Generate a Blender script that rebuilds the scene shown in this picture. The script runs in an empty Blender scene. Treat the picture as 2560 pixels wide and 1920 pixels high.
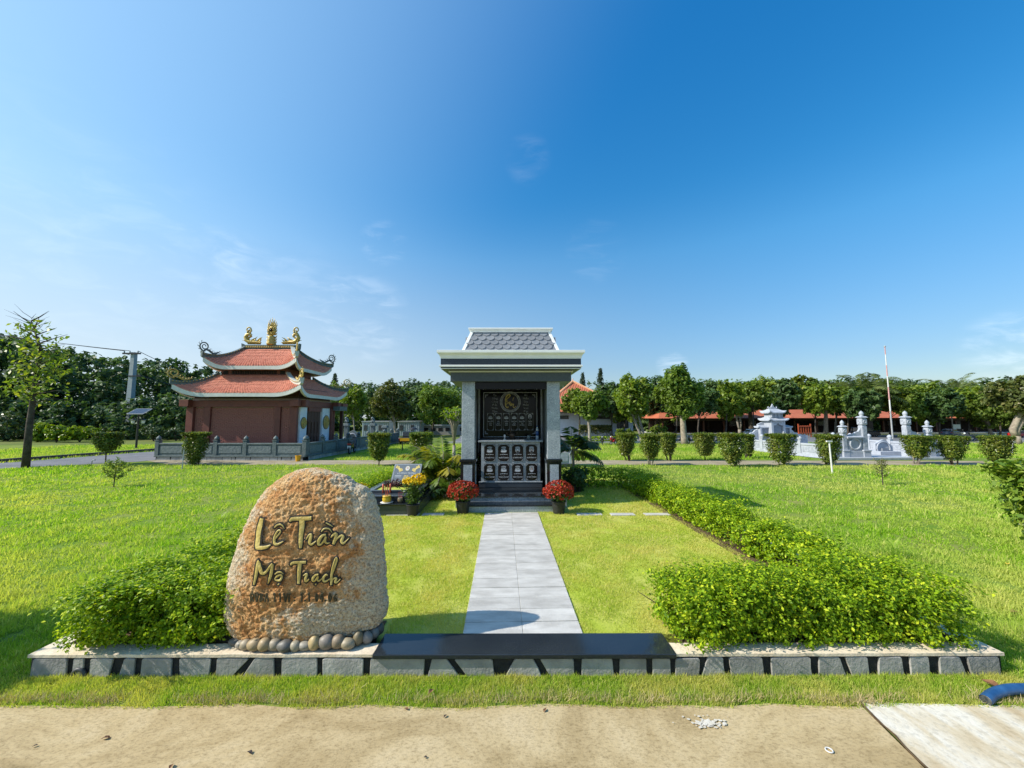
import bpy, bmesh, math, random
import numpy as np
from math import sin, cos, pi, radians, sqrt, atan2
from mathutils import Vector, Matrix, Euler, noise
from mathutils.bvhtree import BVHTree

# ---------------------------------------------------------------- camera, sky, sun, exposure
SC = bpy.context.scene
COL = SC.collection
CZ = 1.63
PITCH, YAW, ROLL = radians(4.94), radians(-1.43), radians(-0.12)
cam_data = bpy.data.cameras.new("camera")
cam_data.sensor_width = 36.0
cam_data.lens = 36.0 * 960.0 / 2560.0
cam_data.clip_start, cam_data.clip_end = 0.05, 3000
cam = bpy.data.objects.new("camera", cam_data)
COL.objects.link(cam)
CAMR = Euler((0, 0, YAW)).to_matrix() @ Euler((pi / 2 + PITCH, 0, 0)).to_matrix() @ Euler((0, 0, ROLL)).to_matrix()
cam.matrix_world = Matrix.Translation((0, 0, CZ)) @ CAMR.to_4x4()
SC.camera = cam

SUN_EL, SUN_AZ = radians(38.5), radians(10)      # sun stands to the left, 10 degrees on the camera's side
SUN_DIR = Vector((-cos(SUN_EL) * cos(SUN_AZ), -cos(SUN_EL) * sin(SUN_AZ), sin(SUN_EL)))
sun_data = bpy.data.lights.new("sun", 'SUN')
sun_data.energy = 4.8
sun_data.angle = radians(0.53)
sun_data.color = (1.0, 0.93, 0.82)
sun = bpy.data.objects.new("sun", sun_data)
COL.objects.link(sun)
sun.rotation_euler = SUN_DIR.to_track_quat('Z', 'Y').to_euler()

SKY_SAT = 1.38
SKY_GRADE = [(0.0, (.60, .56, .54)), (.12, (.74, .70, .70)), (.38, (1.38, 1.24, 1.10)), (.75, (1.05, 1.28, 1.30))]
SKY_GLOW = (.10, .60)
SKY_GLOWC = (3.3, 4.75, 5.55, 1)
SKY_STR = 0.14
world = bpy.data.worlds.new("World")
SC.world = world
world.use_nodes = True
wt = world.node_tree
for n in list(wt.nodes):
    wt.nodes.remove(n)


def wn(t, **kw):
    n = wt.nodes.new(t)
    for k, v in kw.items():
        setattr(n, k, v)
    return n


def wmath(op, a, b=None, clamp=False):
    n = wn('ShaderNodeMath', operation=op, use_clamp=clamp)
    for i, q in enumerate((a, b)):
        if q is None:
            continue
        if isinstance(q, (int, float)):
            n.inputs[i].default_value = q
        else:
            wt.links.new(q, n.inputs[i])
    return n.outputs[0]


sky = wn('ShaderNodeTexSky', sky_type='NISHITA')
sky.sun_disc = False
sky.sun_elevation = SUN_EL
sky.sun_rotation = radians(-90) - SUN_AZ
sky.air_density, sky.dust_density, sky.ozone_density = 1.0, 0.8, 3.0
sky.altitude = 0
hs = wn('ShaderNodeHueSaturation')
hs.inputs['Hue'].default_value = 0.497
hs.inputs['Saturation'].default_value = SKY_SAT
wt.links.new(sky.outputs[0], hs.inputs['Color'])
tc0 = wn('ShaderNodeTexCoord')
sepz = wn('ShaderNodeSeparateXYZ')
wt.links.new(tc0.outputs['Generated'], sepz.inputs[0])
grad = wn('ShaderNodeValToRGB')
wt.links.new(sepz.outputs['Z'], grad.inputs[0])
ge = grad.color_ramp.elements
while len(ge) < len(SKY_GRADE):
    ge.new(.5)
for e_, (p_, c_) in zip(ge, SKY_GRADE):
    e_.position = p_
    e_.color = (*c_, 1)
gm = wn('ShaderNodeMix', data_type='RGBA', blend_type='MULTIPLY')
gm.inputs[0].default_value = 1.0
wt.links.new(hs.outputs[0], gm.inputs[6])
wt.links.new(grad.outputs[0], gm.inputs[7])
# bright moist air around the sun, off to the left
sdot = wn('ShaderNodeVectorMath', operation='DOT_PRODUCT')
wt.links.new(tc0.outputs['Generated'], sdot.inputs[0])
sdot.inputs[1].default_value = SUN_DIR
glow = wn('ShaderNodeMapRange', interpolation_type='SMOOTHSTEP')
for nm_, v_ in (('From Min', SKY_GLOW[0]), ('From Max', 1.15), ('To Max', SKY_GLOW[1])):
    glow.inputs[nm_].default_value = v_
wt.links.new(sdot.outputs['Value'], glow.inputs['Value'])
gx_ = wn('ShaderNodeMix', data_type='RGBA')
wt.links.new(glow.outputs[0], gx_.inputs[0])
wt.links.new(gm.outputs[2], gx_.inputs[6])
gx_.inputs[7].default_value = SKY_GLOWC
# pale haze low over the ground, stronger towards the sun
hz1 = wn('ShaderNodeMapRange', interpolation_type='SMOOTHSTEP')
for nm_, v_ in (('From Min', .52), ('From Max', -.12), ('To Min', 0.0), ('To Max', 1.0)):
    hz1.inputs[nm_].default_value = v_
wt.links.new(sepz.outputs['Z'], hz1.inputs['Value'])
hz2 = wn('ShaderNodeMapRange', interpolation_type='SMOOTHSTEP')
for nm_, v_ in (('From Min', -.45), ('From Max', .62), ('To Min', .22), ('To Max', 1.0)):
    hz2.inputs[nm_].default_value = v_
wt.links.new(sdot.outputs['Value'], hz2.inputs['Value'])
hx_ = wn('ShaderNodeMix', data_type='RGBA')
wt.links.new(wmath('MULTIPLY', hz1.outputs[0], hz2.outputs[0]), hx_.inputs[0])
wt.links.new(gx_.outputs[2], hx_.inputs[6])
hx_.inputs[7].default_value = (4.1, 4.75, 5.3, 1)
SKYCOL = hx_.outputs[2]
tc = wn('ShaderNodeTexCoord')


def camray(px, py):
    return CAMR @ Vector(((px - 1280) / 960.0, (960 - py) / 960.0, -1.0))


# thin cirrus streaks: a stretched noise kept to a few patches of the sky
mp = wn('ShaderNodeMapping')
mp.inputs['Rotation'].default_value = (0.1, 0.25, 0.3)
mp.inputs['Scale'].default_value = (6, 9, 22)
wt.links.new(tc.outputs['Generated'], mp.inputs['Vector'])
nz = wn('ShaderNodeTexNoise')
nz.inputs['Scale'].default_value = 1.3
nz.inputs['Detail'].default_value = 8
nz.inputs['Roughness'].default_value = 0.62
nz.inputs['Distortion'].default_value = 0.7
wt.links.new(mp.outputs[0], nz.inputs['Vector'])
total = None
for (cx, cy, rad, st) in ((1320, 400, 0.05, .05), (960, 610, 0.05, .15), (900, 800, 0.11, .16), (570, 625, .035, .12), (1680, 912, 0.035, .38),
                          (2540, 868, 0.06, .25), (1490, 630, 0.07, .06), (700, 760, .14, .08), (60, 660, 0.30, .03), (300, 700, .2, .04)):
    d = camray(cx, cy).normalized()
    dp = wn('ShaderNodeVectorMath', operation='DOT_PRODUCT')
    wt.links.new(tc.outputs['Generated'], dp.inputs[0])
    dp.inputs[1].default_value = d
    mr = wn('ShaderNodeMapRange', interpolation_type='SMOOTHERSTEP')
    mr.inputs['From Min'].default_value = cos(rad * 1.25)
    mr.inputs['From Max'].default_value = 1.0
    mr.inputs['To Max'].default_value = st
    wt.links.new(dp.outputs['Value'], mr.inputs['Value'])
    total = mr.outputs[0] if total is None else wmath('ADD', total, mr.outputs[0])
ramp = wn('ShaderNodeMapRange', interpolation_type='SMOOTHSTEP')
ramp.inputs['From Min'].default_value = 0.42
ramp.inputs['From Max'].default_value = 0.78
wt.links.new(nz.outputs['Fac'], ramp.inputs['Value'])
cl = wmath('MULTIPLY', total, ramp.outputs[0], True)
mx = wn('ShaderNodeMix', data_type='RGBA')
wt.links.new(cl, mx.inputs[0])
wt.links.new(SKYCOL, mx.inputs[6])
mx.inputs[7].default_value = (8.2, 8.6, 9.0, 1)
bg = wn('ShaderNodeBackground')
bg.inputs['Strength'].default_value = SKY_STR
wt.links.new(mx.outputs[2], bg.inputs['Color'])
wo = wn('ShaderNodeOutputWorld')
wt.links.new(bg.outputs[0], wo.inputs['Surface'])

vs = SC.view_settings
SC.display_settings.display_device = 'sRGB'
vs.view_transform = 'Standard'
vs.look = 'None'
vs.exposure = 0.42
vs.gamma = 1.0
vs.use_curve_mapping = False
SC.render.engine = 'CYCLES'
SC.cycles.use_denoising = True
SC.cycles.max_bounces = 6
SC.cycles.transparent_max_bounces = 6
SC.cycles.caustics_reflective = False
SC.cycles.caustics_refractive = False

# ---------------------------------------------------------------- geometry helpers


def P(px, py, z=0.0):
    d = camray(px, py)
    t = (z - CZ) / d.z
    return Vector((d.x * t, d.y * t, z))


def Q(px, py, y):
    d = camray(px, py)
    t = y / d.y
    return Vector((d.x * t, y, CZ + d.z * t))


def QX(px, py, x):
    d = camray(px, py)
    t = x / d.x
    return Vector((x, d.y * t, CZ + d.z * t))


ORG = {}


def org(parent):
    return ORG.get(parent.name, Vector((0, 0, 0))) if parent else Vector((0, 0, 0))


def tag(o, label=None, cat=None, group=None, kind=None):
    if label:
        o['label'] = label
    if cat:
        o['category'] = cat
    if group:
        o['group'] = group
    if kind:
        o['kind'] = kind
    return o


def thing(name, label, cat, loc=(0, 0, 0), rz=0.0, group=None, kind=None):
    o = bpy.data.objects.new(name, None)
    COL.objects.link(o)
    o.empty_display_size = 0.1
    o.location = loc
    o.rotation_euler = (0, 0, rz)
    ORG[o.name] = Vector(loc)
    return tag(o, label, cat, group, kind)


class MB:
    def __init__(s):
        s.v, s.f, s.mi = [], [], []

    def add(s, vs_, fs, m=0):
        o = len(s.v)
        s.v += [tuple(q) for q in vs_]
        s.f += [tuple(i + o for i in f) for f in fs]
        s.mi += [m] * len(fs)
        return s

    def box(s, c, d, rz=0.0, m=0, top=(1, 1), rx=0.0):
        hx, hy, hz = d[0] / 2, d[1] / 2, d[2] / 2
        tx, ty = top
        pts = [(-hx, -hy, -hz), (hx, -hy, -hz), (hx, hy, -hz), (-hx, hy, -hz),
               (-hx * tx, -hy * ty, hz), (hx * tx, -hy * ty, hz), (hx * tx, hy * ty, hz), (-hx * tx, hy * ty, hz)]
        R = Euler((rx, 0, rz)).to_matrix()
        c = Vector(c)
        return s.add([R @ Vector(p) + c for p in pts],
                     [(0, 3, 2, 1), (4, 5, 6, 7), (0, 1, 5, 4), (1, 2, 6, 5), (2, 3, 7, 6), (3, 0, 4, 7)], m)

    def b2(s, x0, x1, y0, y1, z0, z1, m=0):
        return s.box(((x0 + x1) / 2, (y0 + y1) / 2, (z0 + z1) / 2), (abs(x1 - x0), abs(y1 - y0), abs(z1 - z0)), m=m)

    def extr(s, pts, vec, m=0):
        n = len(pts)
        vec = Vector(vec)
        a = [Vector(p) for p in pts]
        b = [p + vec for p in a]
        fs = [tuple(range(n))[::-1], tuple(range(n, 2 * n))] + [(i, (i + 1) % n, n + (i + 1) % n, n + i) for i in range(n)]
        return s.add(a + b, fs, m)

    def tube(s, pts, r, n=8, m=0, cap=True):
        pts = [Vector(p) for p in pts]
        k = len(pts)
        rs = r if isinstance(r, (list, tuple)) else [r] * k
        vs_, fs = [], []
        up = Vector((0.13, 0.21, 0.97)).normalized()
        for i, p in enumerate(pts):
            t = (pts[min(i + 1, k - 1)] - pts[max(i - 1, 0)])
            t = t.normalized() if t.length > 1e-9 else Vector((0, 0, 1))
            a = t.cross(up)
            if a.length < 0.05:
                a = t.cross(Vector((1, 0, 0)))
            a.normalize()
            up = a.cross(t).normalized()
            for j in range(n):
                th = 2 * pi * j / n
                vs_.append(p + (a * cos(th) + up * sin(th)) * rs[i])
        for i in range(k - 1):
            for j in range(n):
                fs.append((i * n + j, i * n + (j + 1) % n, (i + 1) * n + (j + 1) % n, (i + 1) * n + j))
        if cap:
            fs.append(tuple(range(n))[::-1])
            fs.append(tuple(range((k - 1) * n, k * n)))
        return s.add(vs_, fs, m)

    def lathe(s, prof, c=(0, 0, 0), n=16, m=0):
        c = Vector(c)
        vs_, fs = [], []
        for (r, z) in prof:
            for j in range(n):
                th = 2 * pi * (j + .5) / n
                vs_.append(c + Vector((r * cos(th), r * sin(th), z)))
        for i in range(len(prof) - 1):
            for j in range(n):
                fs.append((i * n + j, i * n + (j + 1) % n, (i + 1) * n + (j + 1) % n, (i + 1) * n + j))
        fs.append(tuple(range(n))[::-1])
        fs.append(tuple(range((len(prof) - 1) * n, len(prof) * n)))
        return s.add(vs_, fs, m)

    def ball(s, c, r, n=10, k=6, m=0):
        r = r if isinstance(r, (tuple, list)) else (r, r, r)
        c = Vector(c)
        vs_, fs = [], []
        for i in range(k + 1):
            ph = -pi / 2 + pi * i / k
            for j in range(n):
                th = 2 * pi * j / n
                vs_.append(c + Vector((max(cos(ph), .02) * cos(th) * r[0], max(cos(ph), .02) * sin(th) * r[1], sin(ph) * r[2])))
        for i in range(k):
            for j in range(n):
                fs.append((i * n + j, i * n + (j + 1) % n, (i + 1) * n + (j + 1) % n, (i + 1) * n + j))
        return s.add(vs_, fs, m)

    def ring(s, c, R, r, ax, ay, n=20, k=6, m=0):
        c, ax, ay = Vector(c), Vector(ax).normalized(), Vector(ay).normalized()
        az = ax.cross(ay)
        vs_, fs = [], []
        for i in range(n):
            th = 2 * pi * i / n
            e = ax * cos(th) + ay * sin(th)
            for j in range(k):
                ph = 2 * pi * j / k
                vs_.append(c + e * (R + r * cos(ph)) + az * r * sin(ph))
        for i in range(n):
            for j in range(k):
                fs.append((i * k + j, i * k + (j + 1) % k, ((i + 1) % n) * k + (j + 1) % k, ((i + 1) % n) * k + j))
        return s.add(vs_, fs, m)

    def mesh(s, name, off=Vector((0, 0, 0))):
        me = bpy.data.meshes.new(name)
        me.from_pydata([(a[0] - off[0], a[1] - off[1], a[2] - off[2]) for a in s.v], [], s.f)
        if any(s.mi):
            me.polygons.foreach_set('material_index', s.mi)
        bm = bmesh.new()
        bm.from_mesh(me)
        bmesh.ops.recalc_face_normals(bm, faces=bm.faces)
        bm.to_mesh(me)
        bm.free()
        return me

    def build(s, name, mat, parent=None, local=False, smooth=False, bevel=0.0, segs=2):
        off = Vector((0, 0, 0)) if local else org(parent)
        me = s.mesh(name, off)
        return link(name, me, mat, parent, smooth, bevel, segs)


def link(name, me, mat, parent=None, smooth=False, bevel=0.0, segs=2, loc=None):
    o = bpy.data.objects.new(name, me)
    COL.objects.link(o)
    if mat is not None and len(me.materials) == 0:
        for q in (mat if isinstance(mat, (list, tuple)) else [mat]):
            me.materials.append(q)
    if smooth:
        me.polygons.foreach_set('use_smooth', [True] * len(me.polygons))
    if parent:
        o.parent = parent
        ORG[o.name] = org(parent)
    if loc is not None:
        o.location = loc
    if bevel:
        b = o.modifiers.new('bevel', 'BEVEL')
        b.width, b.segments, b.limit_method, b.angle_limit = bevel, segs, 'ANGLE', radians(35)
    return o


def raw_mesh(name, V, F, tint=None):
    V = np.asarray(V, dtype=np.float32)
    F = np.asarray(F, dtype=np.int32)
    me = bpy.data.meshes.new(name)
    me.vertices.add(len(V))
    me.vertices.foreach_set('co', V.ravel())
    k = F.shape[1]
    me.loops.add(F.size)
    me.loops.foreach_set('vertex_index', F.ravel())
    me.polygons.add(len(F))
    me.polygons.foreach_set('loop_start', np.arange(0, F.size, k, dtype=np.int32))
    if tint is not None:
        at = me.attributes.new('tint', 'FLOAT', 'POINT')
        at.data.foreach_set('value', np.asarray(tint, dtype=np.float32))
    me.update(calc_edges=True)
    return me


def unit(a):
    return a / np.maximum(np.linalg.norm(a, axis=1, keepdims=True), 1e-9)


def leaf_arrays(C, size, rng, N=None, out=0.6, aspect=0.5, up=0.3, droop=0.0):
    """one rhombus leaf per centre; N biases which way the leaves face"""
    n = len(C)
    rd = unit(rng.normal(size=(n, 3)))
    if N is None:
        N = unit(rng.normal(size=(n, 3)))
    nn = unit(rd * (1 - out) + N * out + np.array([0, 0, up]))
    d = unit(np.cross(nn, rng.normal(size=(n, 3))))
    d[:, 2] -= droop
    d = unit(d)
    s = unit(np.cross(nn, d))
    L = np.asarray(size).reshape(-1, 1) * (0.7 + 0.6 * rng.random((n, 1)))
    fold = nn * L * 0.10
    V = np.empty((n, 4, 3))
    V[:, 0] = C - d * L * .5
    V[:, 1] = C + s * L * aspect * .5 + fold
    V[:, 2] = C + d * L * .5
    V[:, 3] = C - s * L * aspect * .5 + fold
    F = np.arange(n * 4).reshape(n, 4)
    return V.reshape(-1, 3), F


def leaf_mesh(name, C, size, rng, tint=None, **kw):
    V, F = leaf_arrays(C, size, rng, **kw)
    n = len(C)
    t = rng.random(n) if tint is None else tint
    return raw_mesh(name, V, F, np.repeat(t, 4))


def blob_points(blobs, n, rng, clump=9, spread=0.16, inner=0.45):
    """leaf centres gathered in clumps through the shells of several ellipsoids; returns points and outward directions"""
    w = np.array([(b[3] * b[4] + b[4] * b[5] + b[3] * b[5]) for b in blobs])
    w = w / w.sum()
    k = max(1, n // clump)
    which = rng.choice(len(blobs), size=k, p=w)
    B = np.array(blobs, dtype=float)
    d = unit(rng.normal(size=(k, 3)))
    r = (inner + (1 - inner) * rng.random((k, 1)) ** 0.6)
    rad = B[which, 3:6]
    cc = B[which, 0:3] + d * r * rad
    idx = np.repeat(np.arange(k), clump)
    sp = spread * rad.mean(axis=1)[idx].reshape(-1, 1)
    pts = cc[idx] + unit(rng.normal(size=(len(idx), 3))) * sp * rng.random((len(idx), 1)) ** .5
    ct = rng.random(k)[idx]
    return pts, d[idx], ct


# ---------------------------------------------------------------- materials
MATS = {}


def newmat(name):
    m = bpy.data.materials.new(name)
    m.use_nodes = True
    MATS[name] = m
    return m, m.node_tree, m.node_tree.nodes['Principled BSDF']


def noise_node(nt, scale, detail=5, rough=.55, coord='Object', stretch=None, dist=0.0):
    t = nt.nodes.new('ShaderNodeTexCoord')
    n = nt.nodes.new('ShaderNodeTexNoise')
    n.inputs['Scale'].default_value = scale
    n.inputs['Detail'].default_value = detail
    n.inputs['Roughness'].default_value = rough
    n.inputs['Distortion'].default_value = dist
    src = t.outputs['Object' if coord == 'World' else coord]
    if coord == 'World':
        g = nt.nodes.new('ShaderNodeNewGeometry')
        src = g.outputs['Position']
    if stretch:
        mpn = nt.nodes.new('ShaderNodeMapping')
        mpn.inputs['Scale'].default_value = stretch
        nt.links.new(src, mpn.inputs[0])
        src = mpn.outputs[0]
    nt.links.new(src, n.inputs['Vector'])
    return n.outputs['Fac']


def ramp_node(nt, fac, stops):
    r = nt.nodes.new('ShaderNodeValToRGB')
    el = r.color_ramp.elements
    while len(el) < len(stops):
        el.new(0.5)
    for e, (p, c) in zip(el, stops):
        e.position = p
        e.color = (c[0], c[1], c[2], 1)
    nt.links.new(fac, r.inputs[0])
    return r.outputs[0]


def mixc(nt, fac, a, b, mode='MIX'):
    m = nt.nodes.new('ShaderNodeMix')
    m.data_type = 'RGBA'
    m.blend_type = mode
    for q, i in ((fac, 0), (a, 6), (b, 7)):
        if isinstance(q, (int, float)):
            m.inputs[i].default_value = q
        elif isinstance(q, (tuple, list)):
            m.inputs[i].default_value = (q[0], q[1], q[2], 1)
        else:
            nt.links.new(q, m.inputs[i])
    return m.outputs[2]


def bump(nt, bs, fac, strength, dist):
    b = nt.nodes.new('ShaderNodeBump')
    b.inputs['Strength'].default_value = strength
    b.inputs['Distance'].default_value = dist
    nt.links.new(fac, b.inputs['Height'])
    nt.links.new(b.outputs[0], bs.inputs['Normal'])


def M(name, a, b=None, scale=12, rough=.6, spec=.4, metal=0.0, bp=0.0, bscale=60, lo=.35, hi=.65, coord='Object', var=0.0, stretch=None, detail=5):
    """noise between two colours, optional relief, optional tone shift per object"""
    m, nt, bs = newmat(name)
    bs.inputs['Roughness'].default_value = rough
    bs.inputs['Specular IOR Level'].default_value = spec
    bs.inputs['Metallic'].default_value = metal
    b = b or tuple(q * .8 for q in a)
    c = ramp_node(nt, noise_node(nt, scale, detail, coord=coord, stretch=stretch), [(lo, a), (hi, b)])
    if var:
        oi = nt.nodes.new('ShaderNodeObjectInfo')
        mr = nt.nodes.new('ShaderNodeMapRange')
        mr.inputs['To Min'].default_value = 1 - var
        mr.inputs['To Max'].default_value = 1 + var
        nt.links.new(oi.outputs['Random'], mr.inputs['Value'])
        vmn = nt.nodes.new('ShaderNodeVectorMath')
        vmn.operation = 'SCALE'
        nt.links.new(c, vmn.inputs[0])
        nt.links.new(mr.outputs[0], vmn.inputs['Scale'])
        c = vmn.outputs[0]
    nt.links.new(c, bs.inputs['Base Color'])
    if bp:
        bump(nt, bs, noise_node(nt, bscale, 6, .6, coord=coord), bp, .02)
    return m


def granite(name, base, dark, light, scale=95, rough=.25, spec=.5, bp=0):
    m, nt, bs = newmat(name)
    bs.inputs['Roughness'].default_value = rough
    bs.inputs['Specular IOR Level'].default_value = spec
    f = noise_node(nt, scale, 4, .7)
    c = ramp_node(nt, f, [(.33, dark), (.47, base), (.56, base), (.70, light)])
    big = noise_node(nt, 5, 3)
    c = mixc(nt, .35, c, ramp_node(nt, big, [(.35, dark), (.65, base)]))
    nt.links.new(c, bs.inputs['Base Color'])
    if bp:
        bump(nt, bs, f, bp, .005)
    return m


def leafmat(name, a, b, c=None, trans=.35, rough=.42, spec=.35, patch=0.0, pcol=None, pscale=.6):
    """leaf colour by the leaf's own random tint, light passing through it"""
    m, nt, bs = newmat(name)
    at = nt.nodes.new('ShaderNodeAttribute')
    at.attribute_name = 'tint'
    stops = [(0.0, a), (.75, b), (1.0, c or b)]
    col = ramp_node(nt, at.outputs['Fac'], stops)
    if patch:
        f = ramp_node(nt, noise_node(nt, pscale, 4, coord='World'), [(.42, (0, 0, 0)), (.62, (patch, patch, patch))])
        col = mixc(nt, f, col, pcol)
    nt.links.new(col, bs.inputs['Base Color'])
    bs.inputs['Roughness'].default_value = rough
    bs.inputs['Specular IOR Level'].default_value = spec
    tr = nt.nodes.new('ShaderNodeBsdfTranslucent')
    tcol = mixc(nt, 1.0, col, (1.25, 1.3, .5), 'MULTIPLY')
    nt.links.new(tcol, tr.inputs['Color'])
    ms = nt.nodes.new('ShaderNodeMixShader')
    ms.inputs[0].default_value = trans
    nt.links.new(bs.outputs[0], ms.inputs[1])
    nt.links.new(tr.outputs[0], ms.inputs[2])
    nt.links.new(ms.outputs[0], nt.nodes['Material Output'].inputs['Surface'])
    return m

rng = np.random.default_rng(7)
random.seed(5)
GOLDC = (.62, .42, .09)
M('soil', (.075, .05, .03), (.14, .10, .06), 9, .95, .1, bp=.8, bscale=40, coord='World')
M('ground', (.10, .15, .03), (.15, .17, .05), .25, .95, .1, coord='World')
M('lawn_base', (.12, .21, .022), (.24, .25, .07), 1.3, .95, .1, bp=.5, bscale=25, coord='World', lo=.38, hi=.72)
M('plot_base', (.36, .43, .05), (.50, .46, .14), 2.2, .95, .1, bp=.5, bscale=60, coord='World', lo=.4, hi=.75)
M('asphalt', (.13, .135, .15), (.18, .185, .20), 1.2, .85, .25, bp=.3, bscale=90, coord='World')
M('dirt_path', (.36, .31, .22), (.26, .22, .14), 1.6, .9, .2, bp=.4, bscale=30, coord='World')
M('dark_kerb', (.05, .05, .055), (.09, .09, .09), 6, .8, .3)
M('beige_cap', (.62, .50, .35), (.74, .66, .52), 5, .75, .3, bp=.35, bscale=35, lo=.3, hi=.7)
M('mortar', (.012, .013, .015), (.03, .03, .032), 20, .8, .3, bp=.4, bscale=60)
M('clad_stone', (.25, .245, .23), (.38, .365, .34), 7, .7, .3, bp=.4, bscale=45, var=.16)
M('tile_grey', (.39, .375, .345), (.53, .515, .48), 5.5, .7, .25, bp=.22, bscale=55, var=.10, coord='World', stretch=(1, 2.2, 1), detail=8)
granite('black_granite', (.014, .016, .018), (.006, .007, .008), (.035, .038, .042), 120, .09, .55)
granite('slab_granite', (.020, .026, .034), (.010, .014, .019), (.07, .08, .09), 150, .13, .5)
granite('grey_granite', (.34, .385, .42), (.10, .12, .145), (.78, .81, .84), 48, .22, .45)
granite('grave_granite', (.055, .066, .078), (.025, .03, .038), (.15, .17, .19), 120, .16, .5)
M('cream_stone', (.55, .56, .42), (.62, .62, .5), 8, .5)
M('white_trim', (.84, .86, .84), (.78, .80, .78), 5, .45, .4, bp=.08)
M('navy_stone', (.016, .024, .038), (.022, .032, .048), 30, .25, .5)
M('frieze_stone', (.065, .080, .082), (.05, .062, .066), 25, .35, .4)
M('slate', (.19, .205, .23), (.27, .285, .31), 14, .6, .3, bp=.3, bscale=60, var=.12)
M('gold_paint', (.62, .50, .16), (.46, .34, .08), 18, .42, .5, bp=.5, bscale=40)
M('black_paint', (.012, .011, .010), (.03, .026, .02), 30, .6, .3)
M('etch_white', (.60, .63, .66), (.45, .48, .52), 80, .6, .2)
M('etch_grey', (.26, .28, .30), (.34, .36, .38), 80, .6, .2)
M('black_plastic', (.018, .019, .020), (.028, .029, .03), 20, .45, .4)

# ---------------------------------------------------------------- ground, road, lawns


def sheet(name, pts, z, mat, kind='structure', label=None, thick=0.0):
    me = bpy.data.meshes.new(name)
    v = [(p[0], p[1], z) for p in pts]
    me.from_pydata(v, [], [tuple(range(len(v)))])
    o = link(name, me, MATS[mat])
    if me.polygons[0].normal.z < 0:
        me.flip_normals()
    return tag(o, label, None, None, kind)


ground = sheet('ground', [(900 * cos(a * pi / 24), 900 * sin(a * pi / 24)) for a in range(48)], -.03, 'ground')

# concrete road with a ragged front edge of the lawn lying over it
m, nt, bs = newmat('road_concrete')
bs.inputs['Roughness'].default_value = .85
bs.inputs['Specular IOR Level'].default_value = .25
f1 = noise_node(nt, 1.5, 12, .70, 'World', (1, 1.4, 1), .6)
c1 = ramp_node(nt, f1, [(.30, (.26, .195, .095)), (.42, (.37, .28, .145)), (.52, (.46, .36, .20)), (.64, (.52, .42, .255)), (.77, (.60, .53, .40))])
f2 = noise_node(nt, 48, 9, .8, 'World', (1, 1.8, 1))
c2 = mixc(nt, .60, c1, ramp_node(nt, f2, [(.38, (.40, .36, .28)), (.5, (1, 1, 1)), (.66, (1.15, 1.12, 1.06))]), 'MULTIPLY')
nt.links.new(c2, bs.inputs['Base Color'])
bump(nt, bs, noise_node(nt, 70, 6, .7, 'World'), .25, .010)
road_pts = [(-40, -6), (60, -6), (60, 2.22)]
xs = np.linspace(40, -40, 321)
rag = [(x, P(1280 + max(-1300, min(1300, x * 420)), 1766, 0).y + .030 * noise.noise((x * 2.3, 0, 0)) + .022 * noise.noise((x * 9, 3, 0)) + .012 * noise.noise((x * 31, 5, 0))) for x in xs]
JA, JB = P(2140, 1752, 0), P(2320, 1930, 0)
jd = (JB - JA)


def jx(y):
    return JA.x + jd.x * (y - JA.y) / jd.y


left_edge = [(x, y) for x, y in rag if x < jx(y) - .004]
right_edge = [(x, y) for x, y in rag if x > jx(y) + .012]
road = sheet('road', [(-40, -6), (jx(-6) - .004, -6), (jx(2.31) - .004, 2.31)] + left_edge, .006, 'road_concrete')
m, nt, bs = newmat('apron_concrete')
bs.inputs['Roughness'].default_value = .85
f1 = noise_node(nt, 2.2, 7, .6, 'World', (2.2, .7, 1))
c1 = ramp_node(nt, f1, [(.36, (.46, .36, .22)), (.47, (.56, .48, .34)), (.58, (.66, .62, .53)), (.8, (.70, .68, .62))])
f2 = noise_node(nt, 40, 6, .7, 'World')
c2 = mixc(nt, .3, c1, ramp_node(nt, f2, [(.38, (.4, .4, .4)), (.5, (1, 1, 1))]), 'MULTIPLY')
nt.links.new(c2, bs.inputs['Base Color'])
bump(nt, bs, f2, .4, .01)
apron = sheet('road_apron', [(jx(-6) + .012, -6), (40, -6)] + right_edge + [(jx(2.31) + .012, 2.31)], .008, 'apron_concrete')
mb = MB()
jp = []
for i in range(60):
    y = 2.30 - i * .06
    jp.append((jx(y) + .004 + .014 * noise.noise((y * 9, 1, 0)), y, .010 + .004 * noise.noise((y * 30, 2, 0))))
mb.tube(jp, [.004 + .006 * abs(noise.noise((i * .7, 4, 0))) for i in range(60)], 5)
tag(mb.build('road_joint', MATS['soil']), None, None, None, 'structure')
# white paint splash on the concrete
M('white_splash', (.62, .59, .52), (.50, .45, .36), 20, .8)
mb = MB()
cc = P(1770, 1812, 0)
for i in range(90):
    r = abs(random.gauss(0, .05))
    a = random.random() * 2 * pi
    c = Vector((cc.x + r * cos(a) * 1.5, cc.y + r * sin(a) * .55, .0105))
    s = .012 * math.exp(-r * 9) * random.uniform(.25, 1.1)
    n = 9
    mb.add([(c.x + s * 1.6 * cos(k * 2 * pi / n) * random.uniform(.6, 1.2), c.y + s * sin(k * 2 * pi / n) * random.uniform(.6, 1.2), c.z + i * .00004)
            for k in range(n)], [tuple(range(n))])
tag(mb.build('paint_stain', MATS['white_splash']), None, None, None, 'structure')

lawn = sheet('lawn', [(-60, 2.2), (60, 2.2), (60, 24.2), (-60, 24.2)], 0.0, 'lawn_base')
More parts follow.
